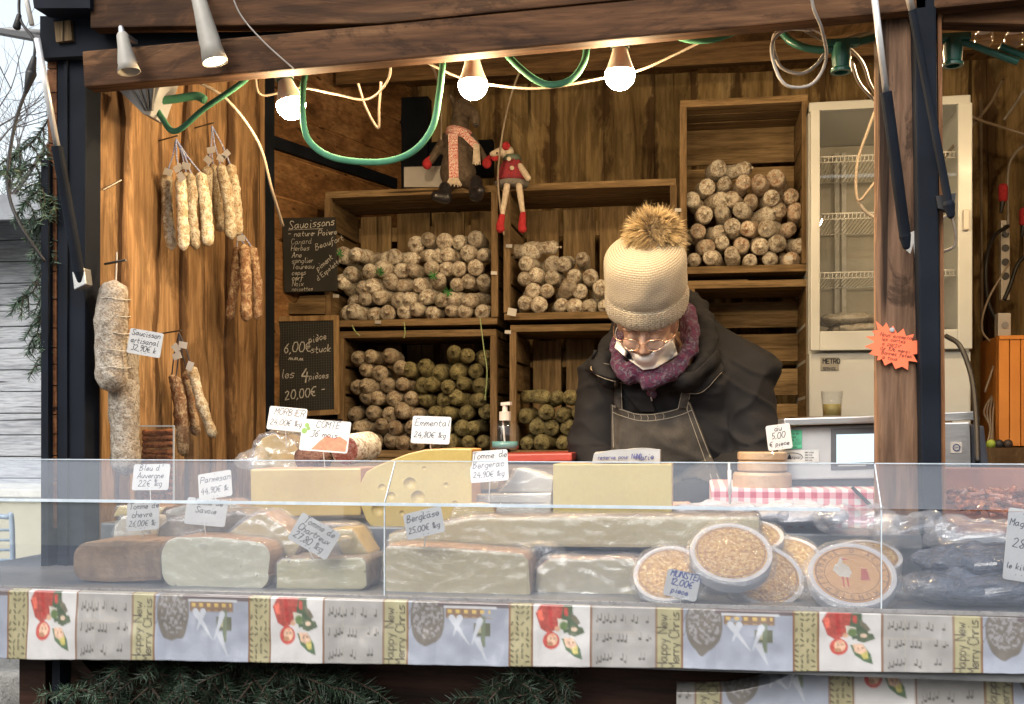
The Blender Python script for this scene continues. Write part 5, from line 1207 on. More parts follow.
# ------------------------------------------------------------------ price cards
def card(px, py, wp, hp, rot, y, lines, label, stick=0, tilt=-12, inkm=INK, pic=False, yaw=0, name='price_card', mat=PAPER, bold=1.0):
    k = mpp(px, y); w_, h_ = wp*k, hp*k; c = at(px, py, y)
    M_ = Matrix.Translation(c) @ Euler((R(tilt), R(-rot), R(yaw)), 'XYZ').to_matrix().to_4x4()
    t = thing(name, at(px, py+hp/2+stick, y), label, 'price card', None)
    bm = B(); pts = [M_ @ Vector((a, 0, b)) for a, b in rrect(0, 0, w_, h_, .005)]; prism(bm, pts, .0012, dirv=M_.to_3x3() @ Vector((0,1,0))); obj('card', bm, mat, t)
    bm = B(); ex = M_.to_3x3() @ Vector((1,0,0)); ey = M_.to_3x3() @ Vector((0,0,1)); rg = random.Random(int(px*7+py))
    n = len(lines); 
    for i, s_ in enumerate(lines):
        hh = min(h_*.60/n, .0145); wd = len(s_)*4.35*hh/6
        if wd > w_*.9: hh_x = hh*w_*.9/wd
        else: hh_x = hh
        wd = len(s_)*4.15*hh_x/6
        z_ = h_*(.5-(i+.82)/(n+.35))
        strokes(bm, s_, M_ @ Vector((-wd/2, -.0004, z_)), ex, ey, hh_x*1.12, .00075*bold, .3, .2, rng=rg)
    for (a, b) in ((0, h_*.43), (-.005, -h_*.42), (.005, -h_*.42)): 
        p = M_ @ Vector((a, -.0004, b)); vs = [bm.verts.new(p+ex*.0010*math.cos(q)+ey*.0010*math.sin(q)) for q in [k_*math.pi/3 for k_ in range(6)]]; bm.faces.new(vs)
    obj('writing', bm, inkm, t, recalc=False)
    if pic:
        bm = B(); pl = [(-.25,-.45),(.46,-.45),(.47,-.12),(.30,.02),(.16,-.06),(.05,.03),(-.10,-.18)]; vs = [bm.verts.new(M_ @ Vector((a*w_, -.0003, b*h_))) for a, b in pl]; bm.faces.new(vs); obj('picture', bm, simple('picture_red', (.62,.16,.09), (.45,.22,.12), 90), t)
        bm = B(); 
        for (a, b, r_) in ((-.40,.30,.05), (-.44,.12,.06), (-.36,.2,.04)): vs = [bm.verts.new(M_ @ Vector((a*w_+r_*w_*math.cos(q), -.0003, b*h_+r_*w_*math.sin(q)))) for q in [k_*math.pi/4 for k_ in range(8)]]; bm.faces.new(vs)
        obj('green_marks', bm, simple('picture_green', (.25,.42,.10)), t)
    if stick:
        bm = B(); p = M_ @ Vector((0, .0008, -h_/2+.004)); tube(bm, [p, at(px, py+hp/2+stick, y+.004)], .0013, 7); obj('pin', bm, WHITEP, t)
    return t
# ------------------------------------------------------------------ cheeses
def paste(name, c, c2, holes=0, rough=.45, coat=.25, scale=9, pits=None):
    m, t, p = newmat(name); v = coords(t); n = tnoise(t, v, scale, 4); col = ramp(t, n, [(.3, c2), (.7, c)])
    n3 = tnoise(t, v, 130, 4); col = mix(t, .18, col, ramp(t, n3, [(.3, (.55,)*3), (.6, (1,)*3)]), 'MULTIPLY')
    if pits:
        vo = N(t, 'ShaderNodeTexVoronoi'); vo.inputs['Scale'].default_value = pits; t.links.new(v, vo.inputs['Vector'])
        col = mix(t, ramp(t, vo.outputs['Distance'], [(.07, (.7,)*3), (.12, (0,)*3)]), col, tuple(x*.35 for x in c2))
    t.links.new(col, p.inputs['Base Color']); p.inputs['Roughness'].default_value = rough; p.inputs['Coat Weight'].default_value = coat; p.inputs['Coat Roughness'].default_value = .15
    p.inputs['Subsurface Weight'].default_value = .12; p.inputs['Subsurface Radius'].default_value = (.012,.008,.004); p.inputs['Subsurface Scale'].default_value = .5
    bump(t, p, n3, .15, .003); bump(t, p, n, .5, .01, 'Coat Normal'); return m
P_com = paste('pale_yellow_paste', (.47,.335,.095), (.39,.26,.07)); P_emm = paste('emmental_paste', (.50,.37,.10), (.44,.31,.08)); P_yel = paste('butter_yellow_paste', (.45,.345,.09), (.39,.29,.07), scale=4)
P_white = paste('white_goat_paste', (.60,.57,.41), (.51,.48,.34), pits=38, scale=5); P_green = paste('greenish_white_paste', (.50,.46,.27), (.42,.37,.20), pits=30); P_berg = paste('grey_cream_paste', (.52,.44,.25), (.44,.36,.19), scale=4); P_wedge = paste('warm_yellow_paste', (.52,.40,.15), (.44,.32,.11)); P_cream = paste('white_soft_paste', (.50,.47,.40), (.42,.385,.32))
RIND = simple('brown_rind', (.27,.175,.10), (.16,.10,.06), 26, .8, .5, dist=.006); RINDG = simple('grey_brown_rind', (.23,.185,.14), (.13,.10,.08), 30, .8, .6, dist=.006); RINDO = simple('orange_rind', (.55,.30,.10), (.42,.22,.08), 20, .6, .3); RINDP = simple('pinkish_tan_rind', (.36,.22,.13), (.25,.15,.09), 14, .7, .35); HOLE = simple('cheese_hole_wall', (.45,.35,.15), (.36,.27,.11), 30, .5, .1)
def shell(me_src, name, parent, mat, infl=.004, amp=.005, voxel=.005, seed=0, fold=30):
    """loose wrap: the cheese's own shape, a little larger and crumpled"""
    bm = B(); bm.from_mesh(me_src); org = ORI[parent]
    bmesh.ops.transform(bm, matrix=Matrix.Translation(org), verts=bm.verts); c = sum((v.co for v in bm.verts), Vector())/len(bm.verts)
    for v in bm.verts: d = (v.co-c); v.co += Vector((math.copysign(infl, d.x), math.copysign(infl, d.y), math.copysign(infl*.6, d.z)))
    me = remesh(bm, voxel, 2); me.name = name
    displace(me, lambda p, n: amp*.9*max(0, 1-3*abs(nz((p.x*.6, p.y*.6, p.z*1.4), fold, seed)))+amp*.5*max(0, 1-3*abs(nz((p.x*1.5+p.z, p.y, p.z*.7), fold*1.8, seed)))+.0006*nz(p, 90, seed)-.0015)
    return objm(name, me, mat, parent, True)
def cheese(pix, y, depth, front, rind, label, name='cheese', bv=.004, wrap=None, frontpart=True, cat='cheese', amp=.004, infl=.004, jag=.0):
    bm = B(); vs, fs = pprism(bm, pix, y, depth, (0, 1)); bevel(bm, bv)
    c = at(sum(p[0] for p in pix)/len(pix), max(p[1] for p in pix), y); t = thing(name, Vector((c.x, y+depth/2, c.z)), label, cat)
    bmesh.ops.recalc_face_normals(bm, faces=bm.faces); bm.normal_update()
    for f in bm.faces: f.material_index = 1 if f.normal.y < -.75 else 0
    o = obj('wedge' if 'wedge' in label else 'block', bm, [rind, front], t)
    if wrap is not None: shell(o.data, 'plastic_wrap', t, wrap, infl, amp, seed=len(label))
    return t, o
def arc(cx, cy, rx, ry, a0, a1, n=10): return [(cx+rx*math.cos(R(a0+(a1-a0)*i/n)), cy-ry*math.sin(R(a0+(a1-a0)*i/n))) for i in range(n+1)]
# back row on the raised shelf
YR = 2.46
cheese([(251,517),(361,515.5),(361,468),(250,469)], YR, .14, P_com, RINDP, 'pale yellow rectangular cheese block, leftmost on the raised shelf')
cheese([(373,529),(366,520),(361,507),(359,495),(360,484),(366,472),(376,466),(391,460),(408,453.5),(425,449.5),(445,448.5),(472,449),(472,515),(468,529)][::-1], 2.40, .11, P_emm, RINDO, 'tall curved yellow cheese wedge with round holes at the centre of the shelf', bv=.003)
t = [o for o in bpy.data.objects if o.get('label', '').startswith('tall curved yellow')][0]; blk = t.children[0]
bm = B()
for (px, py, r_) in ((410,483.5,5.8), (378,510,6.2), (382,487.5,3.4), (418,497,6.2), (446,485,2.4), (391,496,4.0), (424,468,1.8), (455,503,2.4), (402,513,2.6)):
    k = mpp(px, 2.40); r0 = r_*k*1.12; ell(bm, at(px, py, 2.40)+Vector((0, -r0*.42, 0))-t.location, (r0, r0*.95, r0*.9), seg=26)
me = bpy.data.meshes.new('cut'); bm.to_mesh(me); bm.free(); me.materials.append(RIND); me.materials.append(P_emm)
for p_ in me.polygons: p_.material_index = 1
co_ = bpy.data.objects.new('cut', me); COL.objects.link(co_); co_.location = t.location
bo = blk.modifiers.new('b', 'BOOLEAN'); bo.operation = 'DIFFERENCE'; bo.object = co_; bo.solver = 'EXACT'; bo.use_self = True; bpy.context.view_layer.update()
me2 = bpy.data.meshes.new_from_object(blk.evaluated_get(bpy.context.evaluated_depsgraph_get())); blk.modifiers.clear(); blk.data = me2; bpy.data.objects.remove(co_)
cheese([(553,517),(672,513),(672,464),(553,464)][::1], 2.40, .12, P_yel, P_com, 'large pale yellow cheese block in front of the seller', bv=.0025)
# white boxed and wrapped cheeses between emmental and block
cheese([(460,517),(551,516),(551,504),(460,505)], 2.44, .12, P_cream, PAPER, 'flat white wrapped cheese slab right of the holed cheese, lower one', bv=.003, wrap=FILM, amp=.002)
cheese([(461,502),(551,503),(551,493),(463,495)], 2.45, .11, P_cream, P_cream, 'flat white wrapped cheese slab, upper of two beneath the pale wedge', bv=.003, wrap=FILM, amp=.002)
cheese([(498,492),(552,492),(553,479),(540,473),(517,468),(511,478)], 2.47, .09, P_cream, P_cream, 'pale wrapped cheese wedge lying on the white slabs', bv=.003, wrap=FILM, amp=.004)
cheese([(471,490),(497,489),(499,480),(490,476),(473,479)], 2.50, .08, P_wedge, RINDP, 'small yellow cheese piece behind the card right of the holed cheese', bv=.003, wrap=FILM)
# paper packet on the block
bm = B(); vs, fs = pprism(bm, [(592,463.5),(660,463),(660,450),(645,449),(610,450.5),(594,453)], 2.42, .07); bmesh.ops.subdivide_edges(bm, edges=bm.edges[:], cuts=5, use_grid_fill=True)
for v in bm.verts: v.co += Vector((0, nz(v.co, 25)*.006, nz(v.co, 18, 3)*.004))
t = thing('paper_packet', at(626, 463, 2.42), 'flat white paper packet with blue handwriting lying on the pale yellow block', 'packet'); obj('wrapper', bm, PAPER, t)
bm = B(); strokes(bm, 'reserve pour Noel', at(598, 459.5, 2.414), (1,0,.03), (0,0,1), .010, .0006, .3); strokes(bm, 'Marie', at(636, 460, 2.414), (1,0,.05), (0,0,1), .013, .0008, .3); obj('writing', bm, simple('blue_ink', (.06,.07,.28)), t, recalc=False)
# wrapped wedge far left on shelf, dark meats
YM = 2.62
cheese([(252,470),(300,469),(300,452),(293,441),(283,434.5),(272,434),(262,438),(255,448)], YM, .10, P_com, RINDG, 'wrapped cheese wedge behind the pale block, under the leftmost back card', wrap=FILMH, amp=.008, infl=.006)
bagm(at(252,468,2.6).x, 2.60, at(252,470,2.6).z, .035, .03, .018, 3, FILMH, 'crumpled end of plastic wrap beside the leftmost wrapped wedge', 'plastic_wrap', 'plastic wrap', .02)
t = thing('cured_sausage', at(345, 464, 2.6), 'thick cut salami with marbled red face behind the pale block', 'sausage')
bm = B(); a, b = at(345, 450, 2.58), at(368, 446, 2.72); tube(bm, [a, a.lerp(b, .5), b, b+(b-a)*.15], lambda q: .038 if q < .8 else .022, 24); obj('casing', bm, S_pale, t, smooth=True)
MARB = saus_mat('marbled_red_meat', (.48,.30,.26), (.27,.07,.05), .62, .42); bm = B(); d_ = (a-b).normalized(); lathe(bm, [(0,.0012),(.0345,.001),(.0345,0)], along(a+d_*.0005, a+d_), 26); obj('cut_face', bm, MARB, t)
t = thing('cured_sausage', at(312, 464, 2.6), 'dark dried meat piece between the wrapped wedge and the cut salami', 'sausage')
bm = B(); caps(bm, at(304,459,2.62), at(322,459,2.62), .026, .024, 20)
for v in bm.verts: v.co += Vector((nz(v.co, 30), 0, nz(v.co, 30, 4)))*.006
obj('casing', bm, saus_mat('dark_dried_meat', (.20,.11,.08), (.07,.025,.02)), t, smooth=True)
# front row on the counter
cheese(arc(88,557,16,15,180,90,5)+[(120,540),(160,541)]+[(162,581)]+[(110,583)]+arc(88,568,16,14,270,180,5), 2.17, .17, RIND, RIND, 'round brown rinded cheese wheel at the far left of the counter', bv=.010)
def halfwheel(pix, y, depth, front, rind, label, wrap, bv=.008, amp=.003): return cheese(pix, y, depth, front, rind, label, bv=bv, wrap=wrap, amp=amp)
halfwheel(arc(180,557,19,20,180,100,5)+[(215,537),(250,541)]+arc(256,556,14,14,80,0,4)+[(268,575)]+arc(252,576,17,15,0,-80,4)+[(210,591)]+arc(182,572,20,17,265,185,4), 2.16, .15, P_white, RINDP, 'cut half wheel of white cheese with small holes and tan rind', FILM)
halfwheel([(276,590),(362,590),(367,586),(366,562),(362,557),(282,559),(276,564)], 2.16, .13, P_green, RINDG, 'greenish white cheese slab low at the front, left of the first screen joint', FILM, .005)
halfwheel([(383,594),(524,600),(531,594),(529,560),(522,553),(430,546),(388,545),(382,552)], 2.16, .16, P_berg, RINDP, 'long grey cream wrapped cheese block just right of the first screen joint', FILM, .007, .004)
halfwheel([(534,600),(652,600),(655,590),(648,566),(630,558),(550,558),(536,568)], 2.20, .14, P_berg, RINDP, 'grey cream wrapped cheese block left of the gold lidded boxes', FILMH, .007, .006)
# middle row
cheese([(155,540),(262,540),(262,519),(240,510),(200,512),(172,518),(158,527)], 2.27, .12, RINDG, RINDG, 'grey mouldy tomme wrapped in film behind the white half wheel', wrap=FILM, bv=.01, amp=.005)
cheese([(112,540),(152,538),(150,517),(122,516),(114,526)], 2.30, .08, P_cream, P_cream, 'white soft cheese piece at the left behind the brown wheel', bv=.006, wrap=FILM)
cheese([(112,517),(160,516),(166,507),(140,503),(118,506)], 2.45, .08, P_wedge, RINDP, 'small tan wrapped cheese on the shelf at the left end', bv=.006, wrap=FILM)
cheese([(165,516),(246,517),(246,508),(226,500),(190,503),(166,510)], 2.42, .1, P_cream, RINDP, 'low pale cheese wedge left of the rectangular block', bv=.005, wrap=FILM, amp=.004)
cheese([(222,556),(294,556),(300,546),(283,526),(262,512),(245,520),(226,534)], 2.24, .10, P_wedge, RINDP, 'warm yellow wrapped cheese wedge above the greenish slab', bv=.006, wrap=FILMH, amp=.006)
cheese([(344,556),(369,554),(352,529),(330,529)], 2.22, .09, P_wedge, P_com, 'small yellow cheese wedge leaning beside the tilted card', bv=.004, wrap=FILM, amp=.003)
cheese([(296,553),(366,552),(366,535),(352,524),(310,524),(300,533)], 2.30, .06, RINDG, RINDG, 'grey rinded cheese end behind the small leaning wedge', bv=.008, wrap=FILM)
cheese([(388,546),(640,548),(760,546),(760,516),(640,516),(470,517),(388,534)], 2.26, .10, P_berg, RINDG, 'very long grey cream wrapped cheese lying across behind the front blocks', bv=.007, wrap=FILM, amp=.005)
cheese([(448,524),(494,521),(494,506),(480,503),(455,506)], 2.36, .03, P_wedge, RINDO, 'small orange yellow cheese piece before the white slabs', bv=.003, wrap=FILM, amp=.003)
# round stack of wrapped cheeses by the scale
for (py0, py1, rx, lb) in ((490, 472, 25, 'round pale cheese in film, lower one of the stack beside the scale'), (472, 460.5, 21, 'round pale cheese in film, middle one of the stack beside the scale'), (460.5, 451.5, 21, 'round pale cheese in film, top one of the stack beside the scale')):
    k = mpp(763, 2.62); r_ = rx*k; c0, c1_ = at(763, py0, 2.56), at(763, py1, 2.56); h_ = c1_.z-c0.z; m = Matrix.Translation((c0.x, 2.56+r_*.5, c0.z)); t = thing('round_cheese', m.translation, lb, 'cheese', 'stack of round cheeses beside the scale')
    bm = B(); lathe(bm, [(0,0),(r_*.93,0),(r_,h_*.15),(r_,h_*.82),(r_*.94,h_-.001),(0,h_-.001)], m, 40); o = obj('wheel', bm, simple('pale_tan_wrapped_rind', (.44,.31,.19), (.34,.23,.14), 18, .4, .4, coat=.6, dist=.006), t, smooth=False)
# ------------------------------------------------------------------ gold lidded boxes
def gold():
    m, t, p = newmat('gold_foil_print'); v = coords(t); n = tnoise(t, v, 160, 4, .7); n2 = tnoise(t, v, 420, 2)
    t.links.new(ramp(t, n, [(.36, (.33,.15,.025)), (.48, (.72,.40,.09)), (.60, (.90,.68,.30))]), p.inputs['Base Color']); p.inputs['Metallic'].default_value = .45; p.inputs['Roughness'].default_value = .24; bump(t, p, n, 1.0, .012); return m
GOLD = gold(); GOLDF = simple('printed_gold_card', (.50,.27,.09), (.42,.22,.07), 40, .4, .15); BOXW = simple('white_waxed_box', (.52,.52,.54), (.43,.43,.46), 30, .4, .3, coat=.4); BIRD = simple('stork_white', (.55,.52,.45)); REDP = simple('print_red', (.45,.06,.03)); BRN = simple('print_brown', (.20,.09,.03))
def disc(px, py, rx, ry, y, label, flat=False, h=.034, roll=0, emblem=True):
    rx, ry = rx*.93, ry*.93; k = mpp(px, y); r_ = rx*k; tl = math.asin(min(.98, ry/rx)); c = at(px, py, y)
    # lid faces up and towards the viewer
    M_ = Matrix.Translation(c) @ Matrix.Rotation(R(roll), 4, 'Y') @ Matrix.Rotation(tl, 4, 'X')
    t = thing('cheese_box', c-M_.to_3x3() @ Vector((0,0,h)), label, 'cheese box', 'round gold lidded cheese boxes')
    bm = B(); lathe(bm, [(0,-h),(r_*.93,-h),(r_*.99,-h*.85),(r_,-.004),(r_*.985,.0006),(r_*.90,.0008),(r_*.88,-.0004),(0,-.0004)], M_, 48); b_ = obj('box', bm, BOXW, t, smooth=False)
    bm = B(); lathe(bm, [(0,.0006),(r_*.86,.0006),(r_*.87,-.0002)], M_, 48); lid = obj('lid_print', bm, GOLDF if flat else GOLD, t)
    bm = B()
    for q in ((.83,.80),(.62,.605)): lathe(bm, [(r_*q[0],.0009),(r_*q[1],.0009)], M_, 48)
    obj('printed_ring', bm, BRN, lid)
    if emblem and flat:
        ex, ey = M_.to_3x3() @ Vector((1,0,0)), M_.to_3x3() @ Vector((0,1,0)); o_ = M_ @ Vector((0,0,.0012)); rg = random.Random(int(px))
        bm = B()
        for k_, ch in enumerate('FROMAGE D ALSACE MUNSTER'):
            a_ = R(205-k_*15.0)
            p = o_+(ex*math.cos(a_)+ey*math.sin(a_))*r_*.66; e1 = (ex*math.sin(a_)-ey*math.cos(a_)); e2 = (ex*math.cos(a_)+ey*math.sin(a_)); strokes(bm, ch, p-e1*.003, e1, e2, r_*.13, .0007, .05, 0, rng=rg)
        obj('lettering', bm, BRN, lid, recalc=False)
        bm = B(); f = lambda a, b: bm.verts.new(o_+ex*a*r_+ey*b*r_)
        bm.faces.new([f(-.42,.10),f(-.36,.28),(f(-.2,.34)),f(-.05,.22),f(0,.02),f(-.08,-.12),f(-.28,-.1)]); bm.faces.new([f(-.30,.30),f(-.22,.52),f(-.15,.50),f(-.20,.30)]); obj('stork', bm, BIRD, lid, recalc=False)
        bm = B(); bm.faces.new([f(.22,.16),f(.34,.16),f(.38,-.20),(f(.18,-.20))]); bm.faces.new([f(-.24,-.10),f(-.20,-.10),f(-.20,-.42),f(-.23,-.42)]); bm.faces.new([f(-.14,-.12),f(-.10,-.12),f(-.10,-.42),f(-.13,-.42)]); bm.faces.new([f(-.22,.50),f(-.02,.44),f(-.18,.42)]); obj('emblem', bm, REDP, lid, recalc=False)
    # crumpled film round the box
    bm = B(); lathe(bm, [(0,-h-.002),(r_*.95,-h-.002),(r_*1.06,-h*.6),(r_*1.05,0),(r_*.98,.005),(r_*.6,.004),(0,.004)], M_, 56)
    bmesh.ops.subdivide_edges(bm, edges=bm.edges[:], cuts=2, use_grid_fill=True)
    for v in bm.verts: q = (v.co-c); v.co += q.normalized()*(.0045*(1-2*abs(nz(v.co, 30, px)))+.002*nz(v.co, 90, px))*(.5 if (M_.inverted() @ v.co).z > .002 else 1.3)
    obj('plastic_wrap', bm, FILM, t); return t
disc(668, 573, 31, 21.5, 2.13, 'gold lidded cheese box nearest the card with its price, leftmost of the boxes', roll=-9, emblem=False)
disc(731, 552, 36, 23, 2.12, 'topmost gold lidded cheese box, propped on the box behind it', roll=3)
disc(765, 575, 35, 24, 2.19, 'gold lidded cheese box half hidden beneath the topmost one', roll=14)
disc(852, 574, 38, 24.5, 2.12, 'orange gold printed round cheese box alone at the right of the group', flat=True)
disc(748, 535, 32, 12, 2.30, 'gold lidded cheese box at the very back of the group', roll=0, emblem=False)
disc(790, 557, 30, 16, 2.27, 'gold lidded cheese box in the middle back between the topmost and the lone box', roll=6, emblem=False)
disc(868, 556, 30, 12, 2.27, 'gold lidded cheese box lying behind the lone printed one', emblem=False)
# plastic bags and vacuum packs at the right
VAC = simple('dark_blue_vacuum_pack', (.10,.12,.17), (.055,.065,.09), 30, .2, .9, coat=1, dist=.015)
SILV = simple('frosted_bag_contents', (.42,.42,.45), (.28,.28,.32), 16, .35, .8, coat=.6, dist=.01)
def pk(px, py, y, sx, sy, sz, seed, mat, label, amp=.018, rot=0, nm='plastic_bag', cat='bag'): c = at(px, py, y); return bagm(c.x, y, c.z, sx, sy, sz, seed, mat, label, nm, cat, amp, rot=rot)
pk(715, 522, 2.45, .11, .06, .022, 21, SILV, 'flat frosted bag lying on the shelf behind the back box')
pk(800, 526, 2.42, .10, .07, .024, 22, SILV, 'frosted plastic bag before the checked cloth, middle one')
pk(858, 536, 2.34, .09, .06, .03, 23, FILMH, 'clear crumpled plastic bag left of the second screen joint')
pk(905, 548, 2.32, .07, .06, .035, 24, FILMH, 'clear crumpled plastic bag behind the second screen joint', .025)
pk(975, 606, 2.18, .13, .08, .035, 25, VAC, 'dark blue vacuum pack lying lowest at the right end of the counter')
pk(985, 580, 2.22, .12, .08, .036, 26, VAC, 'dark blue vacuum pack on top of the lowest one at the right')
pk(975, 553, 2.28, .10, .07, .035, 27, FILMH, 'pale shiny bag stacked on the dark vacuum packs')
pk(1060, 590, 2.2, .10, .08, .06, 28, VAC, 'dark vacuum pack at the right picture edge')
pk(915, 600, 2.14, .05, .04, .02, 29, FILM, 'small crumple of clear film left of the vacuum packs', .02)
for (px, py, y_, s_) in ((205, 556, 2.20, .05), (330, 550, 2.2, .05), (540, 560, 2.24, .05), (690, 600, 2.12, .05), (812, 600, 2.14, .05)): pk(px, py, y_, s_, s_*.7, .015, int(px), FILM, {205:'crumpled film on top of the white half wheel',330:'crumpled film above the greenish slab',540:'crumpled film between the two grey cream blocks',690:'crumpled film between the leftmost and topmost gold boxes',812:'crumpled film left of the lone printed box'}[px], .02, nm='plastic_wrap', cat='plastic wrap')
# tray of brown sausages right
t = thing('tray', at(1010, 508, 2.6), 'brown board heaped with glossy dried meat slices at the right end', 'tray')
bm = B(); p, q = at(948, 508, 2.5), at(1090, 508, 2.5); box(bm, (p.x, 2.42, SH+.001), (q.x, 3.0, SH+.02), bev=.003); box(bm, (p.x+.02, 2.9, SH+.02), (q.x, 3.0, SH+.12)); obj('board', bm, simple('red_brown_board', (.26,.10,.05), (.17,.06,.03), 10, .5), t)
MEAT = simple('glossy_dried_meat', (.30,.10,.04), (.12,.035,.015), 60, .25, .5, coat=.7); rg = random.Random(6); bm = B()
for k in range(150):
    x_ = p.x+.05+rg.random()*.27; y_ = 2.48+rg.random()*.36; z_ = SH+.026+.045*rg.random()*math.exp(-((y_-2.68)/.2)**2)+.012; cbox(bm, (x_, y_, z_), (.05*rg.uniform(.5,1), .012, .010), (rg.uniform(-.4,.4), rg.uniform(-.4,.4), rg.uniform(0,3)), bev=.003)
tag(obj('meat_slices', bm, MEAT, t), kind='stuff')

# ------------------------------------------------------------------ checked cloth, scale, cards
m, tt, p = newmat('red_white_check'); tc = N(tt, 'ShaderNodeTexCoord'); 
def band(axis):
    se = N(tt, 'ShaderNodeSeparateXYZ'); tt.links.new(tc.outputs['Object'], se.inputs[0]); a_ = N(tt, 'ShaderNodeMath', operation='MULTIPLY'); tt.links.new(se.outputs[axis], a_.inputs[0]); a_.inputs[1].default_value = 38
    f_ = N(tt, 'ShaderNodeMath', operation='FRACT'); tt.links.new(a_.outputs[0], f_.inputs[0]); g_2 = N(tt, 'ShaderNodeMath', operation='GREATER_THAN'); tt.links.new(f_.outputs[0], g_2.inputs[0]); g_2.inputs[1].default_value = .5; return g_2.outputs[0]
ad = N(tt, 'ShaderNodeMath', operation='ADD'); tt.links.new(band(0), ad.inputs[0]); tt.links.new(band(2), ad.inputs[1]); hv = N(tt, 'ShaderNodeMath', operation='MULTIPLY'); tt.links.new(ad.outputs[0], hv.inputs[0]); hv.inputs[1].default_value = .5
tt.links.new(ramp(tt, hv.outputs[0], [(0, (.50,.48,.47)), (.5, (.50,.22,.24)), (1, (.36,.04,.07))]), p.inputs['Base Color']); p.inputs['Roughness'].default_value = .8; CHECK = m
bm = B(); a_, b_ = at(711, 505, 2.52), at(900, 489, 2.52); box(bm, (a_.x, 2.50, SH+.001), (b_.x, 2.95, b_.z-.001), bev=.006)
bmesh.ops.subdivide_edges(bm, edges=bm.edges[:], cuts=12, use_grid_fill=True)
for v in bm.verts: v.co.y += .004*nz(v.co, 9); v.co.z += .0015*nz(v.co, 14, 2)
tag(obj('checked_cloth', bm, CHECK), 'red and white checked cloth under the scale and round cheeses', 'cloth')
YS = 2.62; t = thing('price_scale', at(835, 490, YS), 'grey shop scale with a pale lit display and a green sticker', 'scale')
bm = B(); zb_ = b_.z; P = [at(783, 480, YS), at(783, 427, YS+.02), at(900, 424, YS+.02), at(900, 478, YS)]; prism(bm, P, .16, dirv=(0,1,0)); bevel(bm, .004); obj('housing', bm, GREYP, t)
bm = B(); box(bm, (P[0].x+.01, YS+.01, zb_), (P[3].x, YS+.17, P[0].z+.004)); obj('foot', bm, DGREY, t)
bm = B(); pprism(bm, [(784,425.5),(900,422),(900,415),(784,418.5)], YS-.01, .2); bevel(bm, .003); obj('weighing_plate', bm, STEEL, t)
bm = B(); pprism(bm, [(800,427),(880,424.5),(880,423.0),(800,425.6)], YS+.03, .12); obj('plate_support', bm, BLK, t)
def onp(pix, off, th=.002):     # on the tilted face of the housing
    out = []
    for (a1, b1) in pix: f_ = (480-b1)/53; out.append(at(a1, b1, YS+.02*f_-off))
    return out
bm = B(); prism(bm, onp([(831,470),(900,468),(900,426),(831,429)], .003), .004); s_ = obj('screen_frame', bm, DGREY, t)
bm = B(); prism(bm, onp([(836.5,463),(900,461.5),(900,433),(836.5,434.5)], .0045), .002); obj('screen', bm, emit_mat('pale_display', (.62,.78,.85), .85), s_)
bm = B(); prism(bm, onp([(838,466.5),(866,466),(866,464.5),(838,465)], .0042), .001); obj('maker_strip', bm, GREYP, s_)
bm = B(); prism(bm, onp([(783.5,449),(802,448.5),(802,430),(783.5,430.5)], .003), .0015); st1 = obj('green_sticker', bm, simple('sticker_green', (.06,.36,.20), (.04,.28,.15), 80), t)
bm = B(); prism(bm, onp([(784,463),(819,462),(819,449.5),(784,450.5)], .003), .0015); st2 = obj('white_sticker', bm, simple('sticker_grey_white', (.45,.46,.45)), t)
bm = B(); cc = onp([(793,457)], .0036)[0]; k = mpp(793, YS); tube(bm, [cc+Vector((8*k*math.cos(q), 0, 3.6*k*math.sin(q))) for q in [2*math.pi*i/24 for i in range(25)]], .0006, 5, caps=False); vs = [bm.verts.new(cc+Vector((a*k, -.0006, b*k))) for a, b in ((-5,-2),(-1,-2),(-2,1),(-3,2.6),(-4,1))]; bm.faces.new(vs)
strokes(bm, 'spar', cc+Vector((-1*k, -.0006, -1.5*k)), (1,0,0), (0,0,1), 3.4*k, .0004, .1, 0)
for i in range(4): strokes(bm, 'service'[:7-i % 2], onp([(805, 453+i*2.6)], .0038)[0], (1,0,0), (0,0,1), 1.9*k, .0003, .1, 0)
obj('logo', bm, INK, st2, recalc=False)
bm = B()
for i in range(5): strokes(bm, ('verifie en', 'balance', 'classe III', 'annee 2021', 'controle')[i], onp([(785, 434.5+i*3.3)], .0038)[0], (1,0,0), (0,0,1), 2.2*k, .0003, .1, 0)
obj('lettering', bm, INK, st1, recalc=False)
cable([(852,487,2.485),(858,493,2.485),(866,501,2.485),(872,507,2.48)], .004, BLK, 'short black cable under the scale, running over the checked cloth')
card(779, 437, 21, 22, 8, 2.60, ['au', '5,00', '€ piece'], 'card leaning behind the scale on top of the round cheeses', yaw=-15, tilt=-4)
card(287, 419, 35, 21, -5, 2.60, ['MORBIER', '24,00€ 1kg'], 'card on a white pin above the leftmost wrapped wedge, first of the back row', 18)
card(325, 436, 44, 28, -4, 2.50, ['COMTÉ', '36 mois', ' '], 'card with a red picture standing on the rectangular block', 18, pic=True)
card(431, 430, 34, 24, -2, 2.42, ['Emmental', '24,80€ 1kg'], 'card standing on top of the tall curved holed cheese', 8)
card(489, 466, 33, 27, 5, 2.40, ['Tomme de', 'Bergerac', '24,90€ 1kg'], 'card right of the holed cheese above the white slabs', 26)
card(151, 477, 34, 23, 1, 2.34, ["Bleu d'", 'Auvergne', '22€ 1kg'], 'card at the left seen through the bent screen, below the clear sausage box', 22)
card(215, 485, 31, 23, 9, 2.40, ['Parmesan', '44,90€ 1k'], 'card left of the rectangular block, seen through the bent screen', 20)
card(143, 516, 30, 25, 5, 2.24, ['Tomme de', 'chevre', '26,00€ 1k'], 'leftmost card of the front rows, above the brown wheel', 12)
